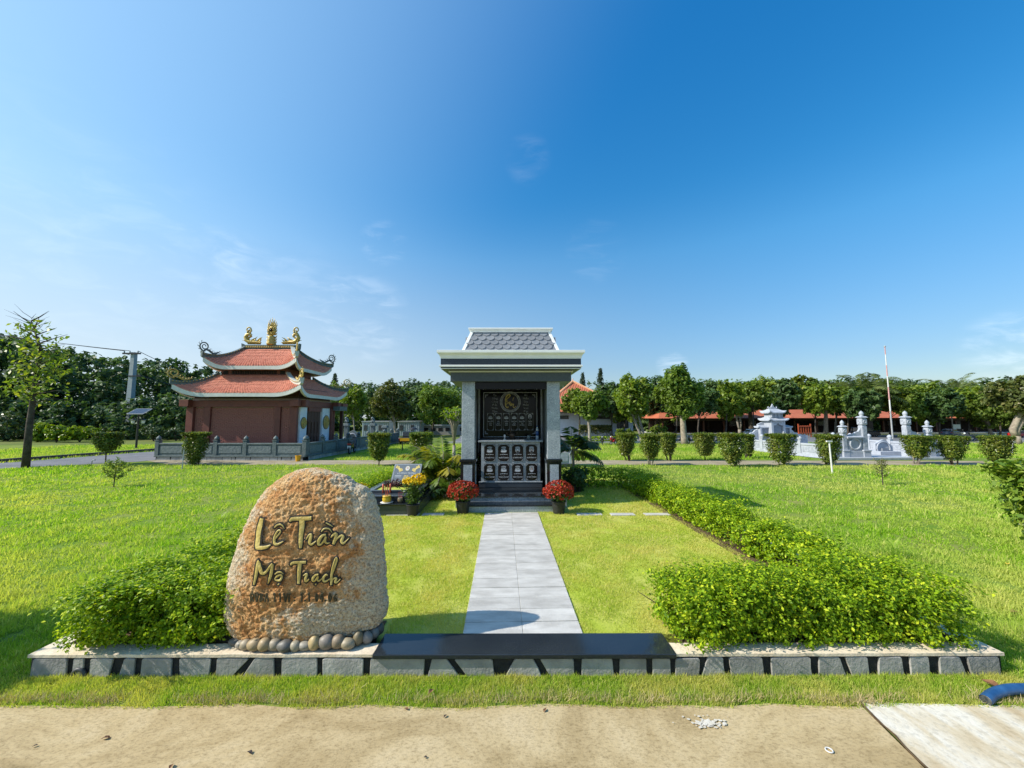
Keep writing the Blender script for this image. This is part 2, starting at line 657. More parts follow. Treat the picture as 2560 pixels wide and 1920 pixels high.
# garden path behind, asphalt on the left and behind
pb = [P(360, 1151), P(900, 1151), P(1500, 1151), P(2560, 1153)]
pf = [P(2560, 1164), P(1500, 1162), P(900, 1161.5), P(430, 1163)]
sheet('garden_path', [(q.x, q.y) for q in pb] + [(40, pb[-1].y - .3), (40, pf[0].y - .3)] + [(q.x, q.y) for q in pf], .006, 'dirt_path')
a0, a1, a2, a3 = P(0, 1157), P(385, 1128), P(0, 1172), P(352, 1154)
sheet('asphalt_road', [(-40, 3), (-26, 7.5), (a2.x, a2.y), (a3.x, a3.y), (a3.x + .2, a3.y + 1.2), (-12.6, 19), (-11.5, 25), (-9, 27), (-14, 27), (-15.5, 24),
                       (a1.x, a1.y), (a0.x, a0.y), (-21, 11.5), (-40, 7.5)], .007, 'asphalt')
mb = MB()
kp = [(-40, 7.5), (-21, 11.5), (a0.x, a0.y), (a1.x, a1.y), (-15.5, 24)]
for i in range(len(kp) - 1):
    a, b = Vector((*kp[i], 0)), Vector((*kp[i + 1], 0))
    n = (b - a).normalized().cross(Vector((0, 0, 1)))
    w = -n * .16
    mb.add([a, b, b + w, a + w, a + Vector((0, 0, .13)), b + Vector((0, 0, .13)), b + w + Vector((0, 0, .13)), a + w + Vector((0, 0, .13))],
           [(0, 1, 2, 3), (4, 5, 6, 7), (0, 1, 5, 4), (1, 2, 6, 5), (2, 3, 7, 6), (3, 0, 4, 7)])
tag(mb.build('road_kerb', MATS['dark_kerb']), None, None, None, 'structure')
sheet('parking_road', [(-3.4, 24.3), (60, 22.0), (60, 31), (-3.4, 31)], .006, 'asphalt')
M('kerb_grey', (.34, .34, .33), (.42, .42, .41), 4, .8)
mb = MB()
mb.add([(-3.4, 24.15, 0), (60, 21.85, 0), (60, 22.0, 0), (-3.4, 24.3, 0), (-3.4, 24.15, .12), (60, 21.85, .12), (60, 22.0, .12), (-3.4, 24.3, .12)],
       [(0, 1, 2, 3), (4, 5, 6, 7), (0, 1, 5, 4), (1, 2, 6, 5), (2, 3, 7, 6), (3, 0, 4, 7)])
mb.b2(-3.4, 60, 31.0, 31.2, 0, .14)
tag(mb.build('parking_kerb', MATS['kerb_grey']), None, None, None, 'structure')

# ---------------------------------------------------------------- raised plot: kerb wall, threshold slab, path
A, B = P(75, 1690, 0), P(2505, 1685, 0)
LW = (B - A).length
KRZ = atan2(B.y - A.y, B.x - A.x)
kerb = thing('kerb_wall', 'low kerb wall round the plot, grey stone slabs set in black joints under a beige cap', 'kerb wall', A, KRZ)


def kx(px):
    return (px - 75) / 2430.0 * LW


TOPZ = .134
mb = MB()
mb.b2(0, LW, 0, .12, -.05, TOPZ - .018)
mb.b2(0, .12, .121, 4.0, -.05, TOPZ - .018)
mb.b2(LW - .12, LW, .121, 4.0, -.05, TOPZ - .018)
mb.build('core', MATS['mortar'], kerb, True)
SL0, SL1 = kx(934), kx(1689)


def cap(x0, x1, y0, y1, seed):
    m = MB()
    nx = max(2, int((x1 - x0) / .05))
    ny = max(2, int((y1 - y0) / .05))
    vs_, fs = [], []
    for z in (TOPZ - .0175, TOPZ):
        for j in range(ny + 1):
            for i in range(nx + 1):
                x, y = x0 + (x1 - x0) * i / nx, y0 + (y1 - y0) * j / ny
                w = .004 * noise.noise((x * 9, y * 9, seed))
                vs_.append((x + (w if i in (0, nx) else 0), y + (w if j in (0, ny) else 0), z + (w * .5 if z > .12 else 0)))
    k = (nx + 1) * (ny + 1)
    for j in range(ny):
        for i in range(nx):
            a = j * (nx + 1) + i
            fs.append((k + a, k + a + 1, k + a + nx + 2, k + a + nx + 1))
            fs.append((a, a + nx + 1, a + nx + 2, a + 1))
    for i in range(nx):
        fs += [(i, i + 1, k + i + 1, k + i), (ny * (nx + 1) + i + 1, ny * (nx + 1) + i, k + ny * (nx + 1) + i, k + ny * (nx + 1) + i + 1)]
    for j in range(ny):
        a, b = j * (nx + 1), (j + 1) * (nx + 1)
        fs += [(b, a, k + a, k + b), (a + nx, b + nx, k + b + nx, k + a + nx)]
    m.add(vs_, fs)
    m.build('cap', MATS['beige_cap'], kerb, True)


cap(-.012, SL0 - .004, -.014, .105, 1)
cap(-.012, .105, .109, 3.9, 2)
cap(SL1 + .004, LW + .012, -.014, .105, 3)
cap(LW - .105, LW + .012, .109, 3.9, 4)
mb = MB()
mb.b2(SL0, SL1, -.03, .212, TOPZ - .022, TOPZ + .006)
mb.build('threshold_slab', MATS['slab_granite'], kerb, True, bevel=.004)


def z8(a):
    return a * .452


def z3(a):
    return a * .398 + 900


def z4(a):
    return a * .5244 + 1400


stones = [[z8(q) for q in s] for s in ((185, 372, 374, 175), (408, 464, 468, 404), (500, 628, 606, 504), (690, 750, 748, 655), (786, 952, 955, 782),
                                        (990, 1166, 1160, 1002), (1200, 1378, 1272, 1196), (1412, 1516, 1524, 1335), (1558, 1756, 1758, 1562), (1786, 2010, 2012, 1790))]
stones += [[z3(q) for q in s] for s in ((66, 408, 400, 66), (452, 545, 640, 424), (590, 832, 850, 690), (972, 1088, 1150, 905), (1128, 1342, 1345, 1205), (1394, 1500, 1505, 1390))]
stones += [[z4(q) for q in s] for s in ((106, 250, 258, 106), (284, 412, 412, 284), (442, 524, 528, 440), (550, 668, 655, 548), (704, 776, 786, 668), (806, 964, 970, 816),
                                        (1004, 1194, 1195, 1006), (1234, 1332, 1366, 1230), (1358, 1466, 1470, 1394), (1520, 1628, 1634, 1512), (1666, 1758, 1760, 1668),
                                        (1806, 1904, 1934, 1806), (1936, 2090, 2093, 1956))]
for s in stones:
    x = [kx(q) for q in s]
    top = TOPZ - .024 if not (SL0 < x[0] < SL1) else TOPZ - .030
    pts = []
    for (xa, za, xb, zb) in ((x[3], -.02, x[2], -.02), (x[2], -.02, x[1], top), (x[1], top, x[0], top), (x[0], top, x[3], -.02)):
        for t in (0.06, .5, .94):
            pts.append((xa + (xb - xa) * t + random.uniform(-.002, .002), .001, za + (zb - za) * t + random.uniform(-.003, .002)))
    m = MB()
    m.extr(pts, (0, -.011 - random.random() * .004, 0))
    m.build('stone', MATS['clad_stone'], kerb, True, bevel=.003, segs=1)
# returns at both ends
for xx, sx in ((0, -1), (LW, 1)):
    for k in range(8):
        m = MB()
        m.extr([(xx - sx * .001, .03 + k * .48 + .01, -.02), (xx - sx * .001, .03 + k * .48 + .44, -.02), (xx - sx * .001, .03 + k * .48 + .43, TOPZ - .026), (xx - sx * .001, .03 + k * .48 + .02, TOPZ - .026)],
               (sx * .012, 0, 0))
        m.build('stone', MATS['clad_stone'], kerb, True, bevel=.003, segs=1)

PZ = .12
plot = MB()
yb = 9.6
plot.b2(A.x + .13, B.x - .13, A.y + .13, yb, -.02, PZ)
tag(plot.build('plot_lawn', MATS['plot_base']), None, None, None, 'structure')
soil = MB()
soil.b2(A.x + .13, -.86, A.y + .125, 3.02, .05, PZ + .006)
soil.b2(1.22, B.x - .13, 2.66, 3.02, .05, PZ + .006)
soil.b2(2.55, B.x - .135, 3.021, 8.5, .05, PZ + .0055)
soil.b2(A.x + .135, -2.5, 3.021, 9.2, .05, PZ + .0055)
tag(soil.build('bed_soil', MATS['soil']), None, None, None, 'structure')

path = thing('path', None, None, (.1425, 2.772, PZ), 0, None, 'structure')
tile_me = None
k = 0
for r in range(18):
    for sx in (-1, 1):
        w, d = .4165, .187
        m = MB()
        m.b2(-w / 2, w / 2, 0, d - .003, 0, .0115)
        if tile_me is None:
            tile_me = m.mesh('tile')
        o = link('tile', tile_me, MATS['tile_grey'], path, bevel=.0025, segs=1)
        o.location = (sx * .209, .004 + r * .191, random.uniform(0, .0025))
        o.rotation_euler = (random.uniform(-.003, .003), random.uniform(-.003, .003), random.uniform(-.003, .003))
strip = thing('stepping_strip', None, None, (0, 6.03, PZ), 0, None, 'structure')
for (xa, xb) in ((969, 1048), (1056, 1110), (1442, 1505), (1526, 1586), (1610, 1673)):
    p0, p1 = P(xa, 1287, PZ), P(xb, 1287, PZ)
    m = MB()
    m.box(((p0.x + p1.x) / 2, (p0.y + p1.y) / 2, PZ + .007), (p1.x - p0.x, .13, .014), rz=-.012)
    m.build('tile', MATS['tile_grey'], strip, bevel=.003, segs=1)

# ---------------------------------------------------------------- boulder with the carved name
Z3S = .31335


def r3(x, y):
    return (540 + x * Z3S, 1140 + y * Z3S)


RL = [(800, 92), (700, 100), (640, 112), (560, 150), (480, 200), (420, 258), (370, 320), (318, 400), (265, 485), (225, 575), (182, 660), (150, 760), (125, 880), (105, 1000),
      (92, 1090), (97, 1180), (92, 1260), (106, 1340), (140, 1415), (200, 1462), (300, 1490)]
RR = [(800, 92), (868, 108), (955, 135), (1050, 160), (1122, 218), (1185, 255), (1240, 320), (1290, 430), (1320, 560), (1345, 700), (1355, 850), (1361, 1000), (1368, 1150), (1352, 1270),
      (1300, 1340), (1230, 1390), (1000, 1440), (800, 1470), (600, 1490)]
YR = 2.79
HB = .15


def side(pts):
    q = [Q(*r3(*p), YR) for p in pts]
    return np.array([[a.z, a.x] for a in q])[::-1]


sl, sr = side(RL), side(RR)
ztop = Q(*r3(800, 92), YR).z
zb = .135
m, nt, bs = newmat('boulder')
bs.inputs['Roughness'].default_value = .82
bs.inputs['Specular IOR Level'].default_value = .3
fine = noise_node(nt, 58, 6, .75)
mid = noise_node(nt, 11, 8, .72)
lowf = noise_node(nt, 2.6, 5, .55, dist=.5)
base = ramp_node(nt, mid, [(.26, (.28, .095, .03)), (.40, (.66, .31, .105)), (.55, (.84, .50, .21)), (.72, (.92, .68, .38))])
pale = ramp_node(nt, fine, [(.3, (.42, .27, .13)), (.45, (.82, .66, .44)), (.60, (.95, .86, .66))])
gx = nt.nodes.new('ShaderNodeTexCoord')
sep = nt.nodes.new('ShaderNodeSeparateXYZ')
nt.links.new(gx.outputs['Generated'], sep.inputs[0])


def nmath(nt, op, a, b=None, clamp=False):
    n = nt.nodes.new('ShaderNodeMath')
    n.operation = op
    n.use_clamp = clamp
    for i, q in enumerate((a, b)):
        if q is None:
            continue
        if isinstance(q, (int, float)):
            n.inputs[i].default_value = q
        else:
            nt.links.new(q, n.inputs[i])
    return n.outputs[0]


# pale weathered rind: along both edges, the top and a patch low on the right
ex = nmath(nt, 'ABSOLUTE', nmath(nt, 'SUBTRACT', sep.outputs['X'], .47))
edge = nmath(nt, 'MULTIPLY', nmath(nt, 'POWER', nmath(nt, 'MULTIPLY', ex, 2.0), 2.6), .72)
tp = nmath(nt, 'MULTIPLY', nmath(nt, 'POWER', sep.outputs['Z'], 6.0), .30)
dx = nmath(nt, 'SUBTRACT', sep.outputs['X'], .62)
dz = nmath(nt, 'SUBTRACT', sep.outputs['Z'], .15)
dd = nmath(nt, 'ADD', nmath(nt, 'MULTIPLY', nmath(nt, 'MULTIPLY', dx, dx), 5.0), nmath(nt, 'MULTIPLY', nmath(nt, 'MULTIPLY', dz, dz), 55.0))
spot = nmath(nt, 'MULTIPLY', nmath(nt, 'SUBTRACT', 1.0, dd, True), .50)
mask = nmath(nt, 'ADD', nmath(nt, 'ADD', nmath(nt, 'ADD', nmath(nt, 'ADD', edge, tp), spot), nmath(nt, 'MULTIPLY', nmath(nt, 'SUBTRACT', lowf, .5), 1.0)), nmath(nt, 'MULTIPLY', nmath(nt, 'SUBTRACT', noise_node(nt, 16, 7, .75), .5), 1.3))
maskc = ramp_node(nt, mask, [(.22, (0, 0, 0)), (.40, (1, 1, 1))])
col = mixc(nt, maskc, base, pale)
spk = ramp_node(nt, noise_node(nt, 85, 5, .75), [(.36, (.30, .24, .20)), (.48, (1, 1, 1)), (.66, (1.3, 1.25, 1.15))])
col = mixc(nt, .85, col, spk, 'MULTIPLY')
nt.links.new(col, bs.inputs['Base Color'])
h = nmath(nt, 'ADD', nmath(nt, 'MULTIPLY', fine, .6), nmath(nt, 'MULTIPLY', noise_node(nt, 110, 5, .7), .35))
bump(nt, bs, h, 1.0, .06)


def boulder_mesh(nr, ns, micro):
    vs_, fs = [], []
    for i in range(nr):
        s = i / (nr - 1)
        u = .5 - .5 * cos(pi * min(1, s * 1.0))          # closer rings at the two ends
        z = zb + (ztop - zb) * (.35 * s + .65 * u)
        xl = np.interp(z, sl[:, 0], sl[:, 1])
        xr = np.interp(z, sr[:, 0], sr[:, 1])
        cx, hx = (xl + xr) / 2, max((xr - xl) / 2, .004)
        t = (z - zb) / (ztop - zb)
        dep = HB * (1 - max(0, (t - .45) / .55) ** 2.6) ** .5 * (1 - .30 * max(0, 1 - t / .16) ** 2)
        dep = max(dep, .004)
        lean = .01 * t
        for j in range(ns):
            th = 2 * pi * j / ns
            c, s_ = cos(th), sin(th)
            e = 2 / 2.2
            x = cx + hx * (abs(c) ** e) * (1 if c >= 0 else -1)
            y = YR + lean + dep * (abs(s_) ** e) * (1 if s_ >= 0 else -1)
            p = Vector((x, y, z))
            nrm = Vector((c, s_, .3 * (t - .4))).normalized()
            d = .018 * noise.noise(p * 3.1) + .011 * noise.noise(p * 8)
            if micro:
                d += .005 * noise.noise(p * 19) + .007 * noise.noise(p * 38) + .0075 * noise.noise(p * 62)
            edgew = min(1, s * 12, (1 - s) * 12)
            vs_.append(p + nrm * d * edgew)
    for i in range(nr - 1):
        for j in range(ns):
            fs.append((i * ns + j, i * ns + (j + 1) % ns, (i + 1) * ns + (j + 1) % ns, (i + 1) * ns + j))
    fs.append(tuple(range(ns))[::-1])
    fs.append(tuple(range((nr - 1) * ns, nr * ns)))
    return vs_, fs


RC = Vector((-1.37, YR, .13))
boulder = thing('boulder', 'upright orange-brown granite boulder carved with a gold painted name, in front of the plot lawn', 'boulder', RC)
mb = MB()
mb.add(*boulder_mesh(290, 430, True))
mb.build('rock', MATS['boulder'], boulder, smooth=True)
lv, lf = boulder_mesh(90, 130, False)
BV = BVHTree.FromPolygons([tuple(v) for v in lv], lf)
CAMP = Vector((0, 0, CZ))


def onrock(px, py, off):
    d = camray(px, py).normalized()
    hit, nrm, _, _ = BV.ray_cast(CAMP, d)
    if hit is None:
        return None
    if nrm.dot(d) > 0:
        nrm = -nrm
    return hit + nrm * off


def stroke(mb, pts, conv, grow, off, mi=0):
    """a brush stroke of changing width laid on the rock: points (x, y, width) in drawing units"""
    P2 = [np.array(p[:2], float) for p in pts]
    W = [p[2] for p in pts]
    fine_p, fine_w = [], []
    n = len(P2)
    for i in range(n - 1):
        p0, p1, p2, p3 = P2[max(i - 1, 0)], P2[i], P2[i + 1], P2[min(i + 2, n - 1)]
        for k in range(8):
            t = k / 8
            fine_p.append(.5 * ((2 * p1) + (-p0 + p2) * t + (2 * p0 - 5 * p1 + 4 * p2 - p3) * t * t + (-p0 + 3 * p1 - 3 * p2 + p3) * t ** 3))
            fine_w.append(W[i] + (W[i + 1] - W[i]) * t)
    fine_p.append(P2[-1])
    fine_w.append(W[-1])
    k = len(fine_p)
    L, Rr, Mm = [], [], []
    for i in range(k):
        t = fine_p[min(i + 1, k - 1)] - fine_p[max(i - 1, 0)]
        t = t / (np.linalg.norm(t) + 1e-9)
        nn = np.array([-t[1], t[0]])
        w = fine_w[i] / 2 + grow
        c = fine_p[i]
        if i == 0:
            c = c - t * grow
        if i == k - 1:
            c = c + t * grow
        L.append(conv(*(c + nn * w)))
        Rr.append(conv(*(c - nn * w)))
        Mm.append(conv(*c))
    vs_, fs = [], []
    for i in range(k):
        a, b, c = onrock(*L[i], off), onrock(*Mm[i], off * 1.25), onrock(*Rr[i], off)
        if a is None or b is None or c is None:
            return
        vs_ += [a, b, c]
        if i:
            q = 3 * i
            fs += [(q - 3, q, q + 1, q - 2), (q - 2, q + 1, q + 2, q - 1)]
    mb.add(vs_, fs, mi)


def zc(x, y):
    return (630 + x * .15067, 1270 + y * .15067)


LETTERS = [
    [(195, 165, 50), (165, 290, 75), (142, 390, 75), (136, 480, 70), (122, 600, 75), (115, 655, 55)], [(100, 648, 62), (180, 652, 60), (260, 640, 50), (335, 603, 10)],
    [(385, 540, 18), (440, 470, 22), (490, 400, 24), (492, 362, 22), (455, 365, 26), (410, 440, 34), (392, 520, 46), (404, 585, 46), (450, 595, 36), (500, 572, 24), (548, 543, 6)],
    [(395, 315, 16), (440, 275, 26), (490, 262, 26), (530, 285, 24), (562, 335, 10)],
    [(650, 218, 24), (682, 178, 58), (800, 170, 64), (1005, 162, 60)], [(850, 190, 90), (846, 300, 86), (830, 430, 76), (822, 560, 66), (820, 655, 40)],
    [(915, 520, 12), (960, 450, 28), (1000, 430, 40), (992, 485, 52), (975, 560, 52), (1000, 595, 36), (1050, 565, 22), (1090, 528, 8)],
    [(1240, 430, 30), (1180, 450, 38), (1130, 520, 50), (1120, 588, 42), (1160, 590, 28), (1210, 530, 30), (1242, 462, 34)],
    [(1240, 460, 32), (1226, 540, 38), (1260, 575, 28), (1308, 562, 10)], [(1165, 385, 14), (1200, 345, 22), (1250, 335, 25), (1300, 350, 22), (1338, 398, 10)],
    [(1232, 240, 14), (1290, 270, 22), (1352, 305, 8)],
    [(1320, 482, 12), (1370, 430, 40), (1410, 430, 46), (1390, 520, 56), (1365, 592, 40)],
    [(1380, 560, 18), (1440, 490, 26), (1490, 455, 38), (1520, 470, 46), (1500, 540, 50), (1520, 580, 36), (1560, 555, 22), (1622, 490, 6)],
    [(62, 1258, 26), (90, 1130, 42), (115, 980, 52), (135, 890, 54), (150, 868, 44)], [(140, 900, 50), (165, 1010, 60), (200, 1070, 50), (260, 1040, 36), (320, 960, 36), (368, 908, 28)],
    [(365, 920, 40), (345, 1040, 52), (320, 1150, 42), (288, 1242, 10)],
    [(398, 1165, 12), (450, 1110, 38), (500, 1095, 32), (516, 1130, 32), (490, 1185, 38), (440, 1185, 36), (404, 1165, 20)],
    [(405, 1080, 14), (450, 1050, 25), (500, 1048, 25), (542, 1078, 10)], [(457, 1248, 30), (471, 1259, 30)],
    [(660, 934, 20), (690, 900, 44), (780, 890, 48), (915, 886, 44)], [(810, 900, 66), (801, 1020, 64), (795, 1130, 56), (790, 1245, 38)],
    [(868, 1110, 10), (910, 1085, 30), (928, 1090, 38), (906, 1170, 42), (920, 1203, 32), (968, 1162, 14)],
    [(1120, 1085, 26), (1070, 1100, 34), (1030, 1150, 40), (1030, 1195, 32), (1065, 1185, 25), (1110, 1120, 28)], [(1115, 1110, 26), (1100, 1170, 32), (1130, 1190, 24), (1188, 1138, 8)],
    [(1068, 1243, 28), (1080, 1253, 28)],
    [(1270, 1100, 26), (1240, 1090, 30), (1200, 1140, 38), (1205, 1195, 36), (1250, 1195, 28), (1312, 1148, 8)],
    [(1308, 1180, 12), (1350, 1060, 26), (1395, 930, 28), (1422, 840, 30), (1410, 818, 20), (1385, 860, 22), (1350, 980, 27), (1335, 1100, 36), (1335, 1180, 42), (1330, 1262, 26)],
    [(1340, 1190, 14), (1380, 1150, 24), (1410, 1150, 36), (1395, 1210, 36), (1420, 1220, 26), (1484, 1162, 6)],
]
black, gold = MB(), MB()
for s in LETTERS:
    stroke(black, s, zc, 24, .0130)
    stroke(gold, s, zc, 0, .0155)
black.build('letter_outline', MATS['black_paint'], boulder, smooth=True)
gold.build('gold_lettering', MATS['gold_paint'], boulder, smooth=True)
M('faded_paint', (.035, .032, .018), (.075, .062, .03), 60, .7, .2)
SMALL = {
    'R': [[(0, 130, 20), (0, 0, 20)], [(0, 5, 18), (36, 10, 18), (40, 50, 18), (4, 66, 18)], [(14, 66, 18), (44, 128, 18)]],
    'V': [[(0, 0, 18), (26, 130, 20)], [(56, 0, 18), (28, 130, 20)]],
    'B': [[(0, 130, 20), (0, 0, 20)], [(0, 5, 16), (38, 20, 16), (4, 60, 16)], [(4, 62, 16), (44, 92, 16), (4, 126, 16)]],
    'A': [[(0, 130, 18), (26, 0, 20)], [(28, 0, 20), (54, 130, 18)], [(12, 84, 14), (42, 84, 14)]],
    '1': [[(0, 18, 12), (18, 2, 18), (18, 130, 20)]],
    'T': [[(0, 6, 18), (56, 6, 18)], [(28, 6, 18), (28, 130, 20)]],
    '.': [[(0, 112, 22), (6, 124, 22)]], ':': [[(0, 60, 18), (5, 70, 18)], [(0, 112, 18), (5, 124, 18)]],
    '0': [[(20, 2, 16), (2, 60, 20), (20, 128, 16), (40, 66, 20), (20, 2, 16)]],
    '4': [[(36, 130, 18), (36, 0, 18), (0, 86, 14), (56, 86, 14)]],
    '6': [[(40, 4, 14), (6, 60, 20), (10, 122, 18), (44, 104, 18), (14, 70, 14)]],
}
mb = MB()
for ch, x in (('R', 14), ('V', 82), ('B', 168), ('A', 244), ('1', 385), ('1', 470), ('V', 545), ('T', 608), (':', 726), ('1', 828), ('.', 892), ('1', 945), ('0', 1068), ('4', 1146), ('.', 1234),
              ('0', 1286), ('6', 1372)):
    for s in SMALL[ch]:
        stroke(mb, [(x + a, 1402 + b, w) for a, b, w in s], zc, 7, .0150)
mb.build('small_lettering', MATS['faded_paint'], boulder, smooth=True)

# ---------------------------------------------------------------- river pebbles under the boulder
PEB = [(145, 1500, 45, 24, (.16, .17, .18), 'dark grey flat'), (183, 1525, 30, 27, (.42, .41, .39), 'small pale grey'), (222, 1529, 38, 33, (.50, .45, .36), 'beige rounded'),
       (292, 1533, 45, 41, (.50, .41, .27), 'tan round'), (370, 1535, 40, 43, (.52, .43, .29), 'upright tan'), (455, 1531, 42, 39, (.44, .41, .35), 'grey beige'),
       (535, 1541, 50, 38, (.20, .21, .22), 'slanting dark grey'), (620, 1540, 33, 35, (.50, .49, .42), 'cream'), (700, 1535, 48, 32, (.42, .42, .40), 'flat pale grey'),
       (772, 1520, 38, 49, (.60, .50, .30), 'upright cream yellow'), (865, 1515, 52, 51, (.30, .29, .29), 'large mottled grey'), (962, 1510, 50, 49, (.34, .29, .23), 'large brown grey'),
       (1042, 1466, 42, 24, (.36, .37, .37), 'flat grey'), (1038, 1521, 48, 39, (.50, .46, .36), 'beige oval'), (1125, 1481, 33, 51, (.28, .25, .17), 'upright olive brown'),
       (1195, 1471, 37, 43, (.34, .34, .35), 'mid grey'), (1250, 1431, 36, 42, (.30, .31, .32), 'steel grey'), (1290, 1402, 36, 46, (.13, .14, .15), 'darkest upright')]
ORD = ['first', 'second', 'third', 'fourth', 'fifth', 'sixth', 'seventh', 'eighth', 'ninth', 'tenth', 'eleventh', 'twelfth', 'thirteenth', 'fourteenth', 'fifteenth', 'sixteenth',
       'seventeenth', 'eighteenth', 'nineteenth', 'twentieth']
for i, (x, y, rx, ry, c, desc) in enumerate(PEB):
    g = P(*r3(x, y + ry * .9), TOPZ)
    sc = (g - CAMP).length / 960 * Z3S
    a, b = rx * sc * .93, ry * sc * .86
    m = MB()
    m.ball((0, 0, 0), (1, 1, 1), 18, 12)
    seed = i * 3.7
    vv = []
    tilt = random.uniform(-.5, .5)
    for v in m.v:
        p = Vector(v)
        p = p * (1 + .10 * noise.noise(p * 1.1 + Vector((seed, 0, 0))))
        p = Vector((p.x * a * 1.03, p.y * (a + b) / 2 * .9, p.z * b))
        vv.append(p)
    zmin = min(p.z for p in vv)
    m.v = [tuple(p - Vector((0, 0, zmin))) for p in vv]
    c = (c[0] * .74, c[1] * .68, c[2] * .58)
    mt = M('pebble_%d' % i, c, tuple(q * .6 for q in c), 14, .5, .4, bp=.15, bscale=50, lo=.3, hi=.7)
    o = m.build('pebble', mt, None, True, smooth=True)
    o.location = (g.x, g.y + (a + b) * .25, TOPZ)
    tag(o, '%s river pebble, %s from the left in the row under the boulder' % (desc, ORD[i]), 'pebble', 'river pebbles under the boulder')

granite('plaque_granite', (.010, .009, .010), (.005, .005, .006), (.02, .02, .022), 120, .12, .18)

# ---------------------------------------------------------------- memorial shrine (columbarium)
SRZ = -.011
shr = thing('memorial_shrine', 'granite memorial shrine with slate roof and black name plates at the end of the path', 'memorial shrine', (.144, 6.27, PZ + .012), SRZ)


def sp(name, mb, mat, parent=shr, **kw):
    return mb.build(name, MATS[mat], parent, True, **kw)


m = MB().b2(-.80, .80, 0, .42, -.02, .078)
sp('step', m, 'grey_granite', bevel=.003)
m = MB().b2(-.815, .815, -.012, .43, .079, .095)
sp('step_tread', m, 'black_granite', bevel=.004)
m = MB().b2(-.93, .93, .30, 2.0, -.02, .163)
sp('platform', m, 'grey_granite')
m = MB().b2(-.945, .945, .285, 2.01, .164, .18)
sp('floor_slab', m, 'black_granite', bevel=.004)
for sx in (-1, 1):
    for yy in (.43, 1.64):
        cx = sx * .7425
        c = (cx, yy + .115)
        pl = MB().box((c[0], c[1], .18 + .025), (.275, .265, .05))
        o = sp('pillar_base', pl, 'black_granite', bevel=.005)
        pl = MB().box((c[0], c[1], .48), (.250, .240, .50))
        plinth = sp('plinth', pl, 'black_granite', bevel=.004)
        ins = MB().box((c[0], c[1] - .1225, .465), (.150, .006, .44))
        ins.box((c[0] - .1275, c[1], .465), (.006, .14, .44)).box((c[0] + .1275, c[1], .465), (.006, .14, .44))
        sp('inset_panel', ins, 'grey_granite', plinth)
        pl = MB().box((c[0], c[1], .752), (.285, .275, .044))
        sp('plinth_cap', pl, 'black_granite', bevel=.006)
        pl = MB().box((c[0], c[1], .774 + .675), (.227, .222, 1.35))
        sp('pillar', pl, 'grey_granite', bevel=.008)
# low side parapets and inner walls
for sx in (-1, 1):
    m = MB()
    for k in range(4):
        y0 = .72 + k * .225
        m.b2(sx * .70, sx * .78, y0, y0 + .10, .18, .56)
    m.b2(sx * .685, sx * .795, .70, 1.60, .561, .60)
    sp('side_parapet', m, 'grey_granite', bevel=.004)
    m = MB().b2(sx * .655, sx * .84, 1.12, 1.62, .181, 2.112)
    sp('side_wall', m, 'frieze_stone')
m = MB().b2(-.84, .84, 1.78, 1.86, .181, 2.112)
sp('back_wall', m, 'plaque_granite')
m = MB().b2(-1.047, 1.047, .35, 1.95, 2.116, 2.272)
sp('frieze', m, 'frieze_stone', bevel=.003)
m = MB().b2(-.62, .62, .47, .62, 1.99, 2.113)
sp('lintel', m, 'plaque_granite')


def frustum_ring(m, lev):
    """nested rectangles (overhang, z) lofted into one moulding round the shrine top"""
    vs_ = []
    for (o, z) in lev:
        vs_ += [(-1.047 - o, .35 - o, z), (1.047 + o, .35 - o, z), (1.047 + o, 1.95 + o, z), (-1.047 - o, 1.95 + o, z)]
    fs = []
    for i in range(len(lev) - 1):
        for j in range(4):
            fs.append((i * 4 + j, i * 4 + (j + 1) % 4, (i + 1) * 4 + (j + 1) % 4, (i + 1) * 4 + j))
    fs += [(3, 2, 1, 0), tuple(range((len(lev) - 1) * 4, len(lev) * 4))]
    return m.add(vs_, fs)


sp('cream_moulding', frustum_ring(MB(), [(.0, 2.2725), (.03, 2.2735), (.03, 2.298), (.0, 2.299)]), 'cream_stone')
sp('soffit', frustum_ring(MB(), [(.012, 2.2995), (.135, 2.318)]), 'frieze_stone')
sp('thin_moulding', frustum_ring(MB(), [(.148, 2.3185), (.148, 2.328)]), 'white_trim')
sp('lower_band', frustum_ring(MB(), [(.143, 2.3285), (.143, 2.350)]), 'navy_stone')
sp('white_moulding', frustum_ring(MB(), [(.160, 2.3505), (.168, 2.354), (.168, 2.380), (.160, 2.384)]), 'white_trim')
sp('navy_band', frustum_ring(MB(), [(.147, 2.3845), (.147, 2.492)]), 'navy_stone')
sp('crown_moulding', frustum_ring(MB(), [(.152, 2.4925), (.152, 2.51), (.160, 2.515), (.160, 2.527), (.168, 2.548), (.184, 2.566), (.196, 2.576), (.207, 2.588), (.207, 2.628), (.198, 2.632)]), 'white_trim')
